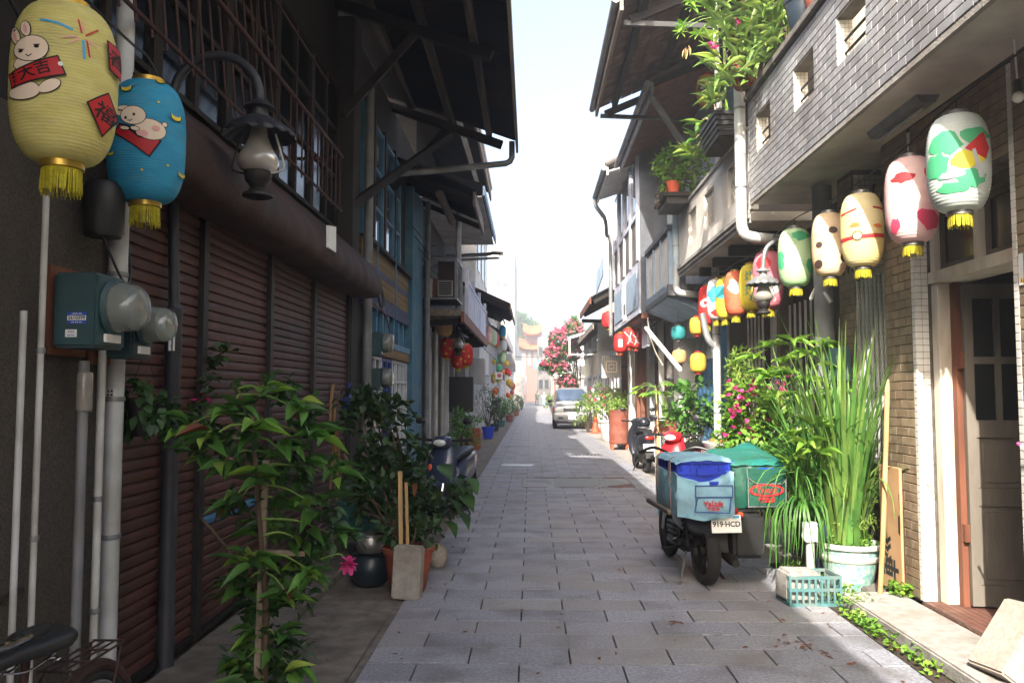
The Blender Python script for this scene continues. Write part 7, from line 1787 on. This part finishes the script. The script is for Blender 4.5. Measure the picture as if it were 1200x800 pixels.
MB().lathe([(.04, -.03), (.05, 0)], 16, (0, -.25, .86), Matrix.Rotation(R(90), 3, 'X')).build('emblem', 'chrome', g)
b = MB(); sloft(b, [(-.27, 0, HW * .8, .42, .62), (-.25, 0, HW * .95, .36, .7), (-.12, 0, HW, .34, .72)], 24, 6.); b.build('bumper', 'van_paint', t, True, ang=50)
b = MB(); b.box(-.72, .72, -.2, .4, .24, .35); b.build('underbody', 'plastic_black', t)
plate(t, (0, -.295, .52), .34, .16, '▮▮ ▮▮▮▮', size=.075)
# two far scooters coming and a walker
def person(label, loc, rz, sit=False, top='cloth_green', low='cloth_dark'):
    t = thing('person', label, 'person', loc, rz, local=True)
    me = bpy.data.meshes.new('body'); hz = .55 if sit else .92
    J = {'pel': (0, 0, hz), 'ch': (0, .02, hz + .35), 'nk': (0, .02, hz + .55), 'hd': (0, .03, hz + .66), 'tp': (0, .02, hz + .78)}
    for s, n in ((-1, 'l'), (1, 'r')):
        J['sh' + n] = (s * .17, .02, hz + .46); J['el' + n] = (s * .24, -.02 + (.2 if sit else 0), hz + .2); J['wr' + n] = (s * .23, .1 + (.35 if sit else 0), hz + (.2 if sit else -.03)); J['ha' + n] = (s * .23, .13 + (.4 if sit else 0), hz + (.22 if sit else -.12))
        J['hp' + n] = (s * .1, 0, hz - .04); J['kn' + n] = (s * .13, (.4 if sit else .06 * s), hz - (.02 if sit else .44)); J['an' + n] = (s * .13, (.38 if sit else -.08 * s), hz - (.42 if sit else .84)); J['to' + n] = (s * .13, (.52 if sit else -.08 * s + .14), hz - (.46 if sit else .89))
    ks = list(J); E = [('pel', 'ch'), ('ch', 'nk'), ('nk', 'hd'), ('hd', 'tp')]
    for n in 'lr': E += [('ch', 'sh' + n), ('sh' + n, 'el' + n), ('el' + n, 'wr' + n), ('wr' + n, 'ha' + n), ('pel', 'hp' + n), ('hp' + n, 'kn' + n), ('kn' + n, 'an' + n), ('an' + n, 'to' + n)]
    RD = {'pel': .14, 'ch': .15, 'nk': .055, 'hd': .09, 'tp': .075, 'sh': .07, 'el': .045, 'wr': .035, 'ha': .035, 'hp': .09, 'kn': .06, 'an': .042, 'to': .035}
    me.from_pydata([J[k] for k in ks], [(ks.index(a), ks.index(b_)) for a, b_ in E], [])
    o = bpy.data.objects.new('body', me); COL.objects.link(o); o.parent = t
    sk = o.modifiers.new('skin', 'SKIN'); sk.use_smooth_shade = True
    sv = me.skin_vertices[0].data
    for i, k in enumerate(ks): r_ = RD.get(k, RD.get(k[:2], .05)); sv[i].radius = (r_, r_); sv[i].use_root = (k == 'pel')
    ss = o.modifiers.new('sub', 'SUBSURF'); ss.levels = 1; ss.render_levels = 1
    m = bpy.data.materials.new('outfit'); m.use_nodes = True; nt = m.node_tree; tc = nt.nodes.new('ShaderNodeTexCoord'); sx = nt.nodes.new('ShaderNodeSeparateXYZ'); rp = nt.nodes.new('ShaderNodeValToRGB')
    nt.links.new(tc.outputs['Object'], sx.inputs[0]); dv = nt.nodes.new('ShaderNodeMath'); dv.operation = 'DIVIDE'; dv.inputs[1].default_value = 2.; nt.links.new(sx.outputs[2], dv.inputs[0]); nt.links.new(dv.outputs[0], rp.inputs[0])
    rp.color_ramp.interpolation = 'CONSTANT'; e = rp.color_ramp.elements; cl = {'cloth_green': '#3d5a4a', 'cloth_dark': '#26282e', 'cloth_white': '#b9c6cc'}
    e[0].position = 0; e[0].color = lin(cl[low]) + (1,); e[1].position = hz / 2; e[1].color = lin(cl[top]) + (1,); n2 = e.new((hz + .52) / 2); n2.color = lin('#b98468') + (1,)
    nt.links.new(rp.outputs[0], nt.nodes['Principled BSDF'].inputs['Base Color']); me.materials.append(m)
    MB().sph((0, .0, hz + .74), (.1, .11, .09), 12, 8).build('hair' if not sit else 'helmet', 'plastic_black' if not sit else 'white', t, True)
    return t
person('walker in a dark green top and dark trousers far down the lane', (at_z(629, 475).x, 98, 0), R(170))
sx_ = at_z(638, 478).x
scooter('light scooter ridden toward the camera far down the lane', (sx_, 86, 0), R(180), 'vinyl_blue'); person('rider in a pale top sitting on the light scooter far away', (sx_, 86.3, .28), R(180), True, 'cloth_white')
sx2 = at_z(645, 477).x
scooter('blue scooter parked at the far right edge of the lane', (sx2, 90, 0), R(170), 'crate_blue')

# ================================================================ bicycle in the corner
t = thing('bicycle', 'old blue bicycle with black saddle and rear rack parked along the wall', 'bicycle', (-1.52, 2.42, 0), R(180), local=True, scale=.9)
# local +y is the bicycle's heading (toward the lane's near end); origin under the saddle
def bwheel(c, nm):
    o = MB().torus(c, .325, .018, RY90, 48, 8).build(nm, 'rubber', t, True); MB().torus(c, .3, .011, RY90, 48, 6).build('rim', 'alu', o, True)
    sp = MB()
    for k in range(28):
        a = 2 * math.pi * k / 28; sp.tube([Vector(c) + Vector((.02 * (-1) ** k, 0, 0)), Vector(c) + Vector((0, math.cos(a), math.sin(a))) * .3], .0013, 4)
    sp.build('spokes', 'chrome', o, kind='stuff'); MB().lathe([(.018, -.05), (.025, -.03), (.025, .03), (.018, .05)], 12, c, RY90).build('hub', 'alu', o, True)
bwheel((0, -.47, .345), 'rear_wheel'); bwheel((0, .6, .345), 'front_wheel')
MB().torus((0, -.47, .345), .36, .024, RY90, 26, 8, math.pi * .45, math.pi * 1.3).build('fender', 'rust', t, True)
fr_ = MB(); fr_.tube([(0, -.06, .78), (0, .05, .3)], .016, 8); fr_.tube([(0, .05, .3), (0, .42, .72)], .018, 8); fr_.tube([(0, -.04, .7), (0, .4, .8)], .014, 8)
for s in (-1, 1): fr_.tube([(s * .05, -.47, .345), (0, .05, .3)], .009, 6); fr_.tube([(s * .05, -.47, .345), (0, -.05, .7)], .008, 6); fr_.tube([(s * .03, .42, .74), (s * .05, .6, .345)], .012, 6)
fr_.build('frame', 'crate_blue', t, True)
MB().tube([(0, -.06, .74), (0, -.075, .86)], .014, 8).build('seat_post', 'rust', t, True)
b = MB(); sloft(b, [(-.24, 0, .05, .885, .93), (-.21, 0, .1, .87, .945), (-.15, 0, .115, .865, .945), (-.07, 0, .085, .87, .935), (.02, 0, .04, .875, .925), (.1, 0, .025, .875, .915), (.13, 0, .012, .885, .905)], 20, 2.4); b.build('saddle', 'plastic_black', t, True, ang=70)
b = MB()
for s in (-1, 1):
    b.torus((s * .05, -.15, .845), .02, .004, None, 12, 5); b.tube(catmull([(s * .05, -.2, .87), (s * .03, -.05, .84), (s * .02, .08, .87)]), .004, 5)
b.build('saddle_springs', 'chrome', t, True, kind='stuff')
b = MB()
for x in (-.06, -.02, .02, .06): b.tube([(x, -.25, .765), (x, -.62, .765)], .0045, 6)
for y in (-.25, -.36, -.5, -.62): b.tube([(-.065, y, .768), (.065, y, .768)], .0045, 6)
for s in (-1, 1): b.tube([(s * .06, -.6, .765), (s * .05, -.47, .36)], .005, 6); b.tube([(s * .06, -.3, .765), (s * .02, -.1, .68)], .005, 6)
b.build('rear_rack', 'rust', t, True, kind='stuff')
b = MB(); b.tube(catmull([(-.21, .2, 1.04), (-.2, .36, 1.04), (0, .43, .98), (.2, .36, 1.04), (.21, .2, 1.04)], 6), .011, 8); b.tube([(0, .42, .74), (0, .43, .98)], .013, 8); b.build('handlebar', 'chrome', t, True)
for s in (-1, 1): MB().tube([(s * .208, .30, 1.043), (s * .21, .18, 1.043)], .019, 10).build('grip', 'rubber', t, True)
b = MB(); b.torus((.06, .05, .3), .09, .006, RY90, 24, 5); b.tube([(.09, .05, .3), (.09, .14, .16)], .008, 6); b.cbox((.13, .14, .16), (.09, .07, .02)); b.build('crank', 'chrome', t, True)

# ================================================================ small street things on the right
# teal crate with concrete block, pipe with cloth
c = at_z(940, 698)
t = thing('teal_crate', 'broken teal plastic crate in front of the lemongrass', 'crate', (2.1, 6.36, 0), R(4), local=True)
for (x0, x1, y0, y1) in ((-.2, .2, -.14, -.125), (-.2, .2, .125, .14), (-.2, -.185, -.124, .124), (.185, .2, -.124, .124)):
    n = 9; horiz = (x1 - x0) > .1
    for z in (.0, .11, .2): MB().box(x0, x1, y0, y1, z, z + .022).build('rail', 'crate_teal', t)
    for k in range(n):
        if horiz:
            xx = x0 + .01 + k * (x1 - x0 - .02) / (n - 1); MB().box(xx - .008, xx + .008, y0 + .001, y1 - .001, .022, .2).build('slat', 'crate_teal', t)
        elif k < 6:
            yy = y0 + .02 + k * (y1 - y0 - .04) / 5; MB().box(x0 + .001, x1 - .001, yy - .008, yy + .008, .022, .2).build('slat', 'crate_teal', t)
MB().box(-.184, .184, -.124, .124, .001, .012).build('base', 'crate_teal', t)
o = MB(); o.cbox((0, 0, 0), (.27, .2, .22)); o = o.build('concrete_lump', 'concrete_light', bev=.02); o.location = (2.02, 6.36, .135); o.rotation_euler = (.05, .06, .2); tag(o, 'rough concrete lump sitting in the teal crate', 'block')
t = thing('pipe_stub', 'short white pipe with a rag tied round its top behind the crate', 'pipe', (2.2, 6.6, 0))
MB().tube([(2.2, 6.6, 0), (2.2, 6.6, .5)], .033, 14).build('pipe', 'pvc_white', t, True)
b = MB(); wrap(b, 2.155, 2.245, 6.555, 6.645, .42, lambda s, t_: .56, .012, .01, 4, 6, 7); b.build('rag', 'cloth_white', t, True)
# leaning pole and board
a, b_ = at_z(1031, 700, .09), at_y(1040, 440, 6.5)
P_ = [at_z(1031, 703, .03), at_y(1035, 620, 6.2), at_y(1038, 530, 6.3), at_y(1040, 445, 6.42)]
tag(MB().tube(catmull(P_, 5), [.019] * 15 + [.014], 10).build('leaning_pole', 'wood_raw', smooth=True), 'long pale wooden pole leaning in front of the brown tiled pillar', 'pole')
t = thing('lettered_board', 'brown board with a big black character turned on its side behind the pole', 'sign', (2.74, 6.36, .08))
y0, y1 = 6.2, 6.46
MB().box(2.735, 2.755, y0, y1 + .1, .09, 1.02).build('board', 'carton', t, bev=.004, seg=1)
fnb = lambda u, v: (2.7335, 6.385 + v, .33 + u)
decal(text_polys('輕', .33, .006), lambda u, v: (2.7335, 6.375 + v * .95, .34 + u), 'lettering', 'black_print', t)
decal([((.52, 6.21), (.68, 6.205), (.66, 6.235), (.54, 6.24)), ((.7, 6.205), (.84, 6.203), (.82, 6.22))], lambda u, v: (2.7335, v, u), 'lettering', 'black_print', t)
# granite blocks by the door
o = MB(); o.cbox((0, 0, 0), (.42, .3, .16)); o = o.build('granite_block', 'granite', bev=.012); p_ = at_z(1188, 770, .2); o.location = (2.58, 4.52, .25); o.rotation_euler = (R(-8), R(-52), R(12)); tag(o, 'pale granite block propped at an angle by the doorway', 'block')
# drum, cone, dark things
p = at_z(727, 527)
t = thing('oil_drum', 'rust red oil drum on low feet at the sunlit edge of the lane', 'drum', (p.x, p.y + .28, 0))
pr = [(.27, .16)] + [(.28 + (.012 if k in (5, 6, 11, 12) else 0), .17 + k * .052) for k in range(18)] + [(.29, 1.07), (.29, 1.1), (.27, 1.1), (.265, 1.06)]
MB().lathe(pr, 36, (p.x, p.y + .28, 0)).build('shell', 'drum_rust', t, True, ang=50)
MB().lathe([(.02, 1.03), (.262, 1.03)], 24, (p.x, p.y + .28, 0)).build('soil', 'earth', t)
for dx, dy in ((-.2, -.12), (.2, -.12), (-.2, .16), (.2, .16)): MB().cbox((p.x + dx, p.y + .28 + dy, .08), (.07, .07, .16)).build('foot', 'cone_orange', t)
for k in range(7):
    a = -1.2 - k * .25; MB().sph((p.x + .281 * math.cos(a), p.y + .28 + .281 * math.sin(a), .3 + .12 * (k % 4)), .016, 8, 6).build('bolt', 'iron_dark', t)
lf = MB(); bush(lf, (p.x, p.y + .28, 1.25), (.3, .25, .18), 260, .1, .05, .5); lf.build('foliage', 'leaf_light', t, True, kind='stuff')
p = at_z(698, 507)
t = thing('traffic_cone', 'orange traffic cone beside the silver wagon', 'cone', (p.x, p.y, 0))
MB().cbox((p.x, p.y, .02), (.42, .42, .04)).build('base', 'cone_orange', t, bev=.01)
MB().lathe([(.15, .04), (.1, .35), (.06, .62), (.03, .74), (.02, .745)], 24, (p.x, p.y, 0)).build('body', 'cone_orange', t, True)
MB().lathe([(.092, .42), (.074, .54)], 24, (p.x, p.y, .002), cap=False).build('band', 'lamp_red', t, True)
o = MB(); o.cbox((p.x + .3, p.y + .1, .25), (.22, .2, .5)); tag(o.build('orange_bin', 'cone_orange', bev=.02), 'small orange box standing behind the traffic cone', 'box')
# orange roofed planter box and tiled stand
p = at_y(780, 505, 14.8)
t = thing('planter_box', 'cream planter box with an orange sloped top and a tiny window', 'planter', (p.x, 14.8, 0))
MB().box(p.x - .17, p.x + .17, 14.65, 14.95, 0, .85).build('body', 'plaster_cream', t)
MB().prism([(-.2, .851), (.2, .851), (.14, 1.08), (-.14, 1.08)], lambda a, b_, d: (p.x + a, d, b_), 14.6, 15.0).build('top', 'terracotta', t)
w = MB().box(p.x - .12, p.x + .12, 14.635, 14.649, .55, .8).build('window', 'glassy', t)
for k in range(3): MB().box(p.x - .13 + k * .12, p.x - .11 + k * .12, 14.62, 14.634, .54, .81).build('glazing_bar', 'white', w)
p = at_y(843, 510, 10.9)
t = thing('tiled_stand', 'small stand of pale tiles carrying a shallow bowl by the white pipe', 'stand', (p.x, 10.9, 0))
MB().box(p.x - .2, p.x + .2, 10.75, 11.1, 0, .82).build('body', 'plaster_grey', t)
for k in range(3):
    for j in range(4): MB().box(p.x - .185 + k * .125, p.x - .07 + k * .125, 10.738, 10.749, .1 + j * .17, .255 + j * .17).build('tile', 'glassy', t)
t = thing('shallow_bowl', 'shallow white bowl filled with orange fruit on the tiled stand', 'bowl', (p.x, 10.92, .82))
MB().lathe([(.1, .822), (.18, .87), (.22, .93), (.21, .935), (.16, .88), (.02, .85)], 22, (p.x, 10.92, 0)).build('bowl', 'white', t, True)
for k in range(6): MB().sph((p.x + .09 * math.cos(k), 10.92 + .09 * math.sin(k), .93), .045, 10, 7).build('fruit', ('bamboo', 'cone_orange')[k % 2], t, True)
# air conditioner and cabinets on the walls
for (px, py, Y, w_, h_, m, lab, nm) in ((566, 435, 25.5, .5, .8, 'plaster_grey', 'grey wall cabinet on the low grey house at left', 'wall_cabinet'), (552, 462, 21, .3, .9, 'iron_dark', 'tall black cabinet beside the shopfront under the lattice balcony', 'wall_cabinet'), (603, 425, 46, .6, 1.0, 'pvc_grey', 'grey box unit mounted on the grey far house', 'wall_cabinet')):
    c = at_y(px, py, Y); MBo = MB(); MBo.box(-2.15, max(c.x, -1.95) + .05, Y, Y + w_, c.z - h_ / 2, c.z + h_ / 2); tag(MBo.build(nm, m, bev=.01), lab, 'cabinet')
c = at_y(585, 440, 29); o = thing('small_sign', 'small white sign with a red face mark among the little lanterns', 'sign', (c.x, 29, c.z))
MB().cbox(c, (.24, .03, .24)).build('panel', 'white_print', o); decal([ellipse(0, 0, .08, .08, 16)] , lambda u, v: (c.x + u, 28.98, c.z + v), 'emblem', 'bract_red', o)
MB().bar((c.x, 29.0, c.z), (-1.95, 29.0, c.z), .02, .02).build('bracket', 'iron_dark', o)

# ================================================================ the air down the lane
m = bpy.data.materials.new('haze'); m.use_nodes = True; nt = m.node_tree
nt.nodes.remove(nt.nodes['Principled BSDF'])
pv = nt.nodes.new('ShaderNodeVolumePrincipled'); pv.inputs['Color'].default_value = (.93, .96, 1., 1); pv.inputs['Density'].default_value = .0042; pv.inputs['Anisotropy'].default_value = .3
nt.links.new(pv.outputs[0], nt.nodes['Material Output'].inputs['Volume'])
MATS['haze'] = m
o = MB().box(-125, 125, -65, 245, -1.2, 24).build('haze', 'haze'); o['kind'] = 'stuff'; o['label'] = 'pale daylight haze filling the lane'; o['category'] = 'haze'

# fallen leaves and twigs on the paving
lf = MB()
for i in range(240):
    k = rnd.random()
    if k < .4: x, y = U(-2.0, -.7), U(4.2, 12)
    elif k < .7: x, y = U(1.6, 2.3), U(4.6, 12)
    else: x, y = U(-.9, 2.1), U(4.4, 14)
    lf.leaf((x, y, .006), rdir(.02, .15), U(.02, .05), U(.01, .025), .15, U(-.4, .4), .3, 2, (.3, 1, .1))
for (px, py) in ((785, 730), (945, 757), (965, 765), (930, 750)):
    c = at_z(px, py)
    for k in range(9): lf.leaf(c + Vector((U(-.1, .1), U(-.06, .06), .006)), rdir(.02, .2), U(.03, .09), U(.006, .02), .2, U(-.5, .5), .3, 2, (.3, 1, .1))
o = lf.build('leaf_litter', 'leaf_brown'); o['kind'] = 'stuff'; o['label'] = 'dry fallen leaves and twigs scattered on the paving'; o['category'] = 'leaf litter'
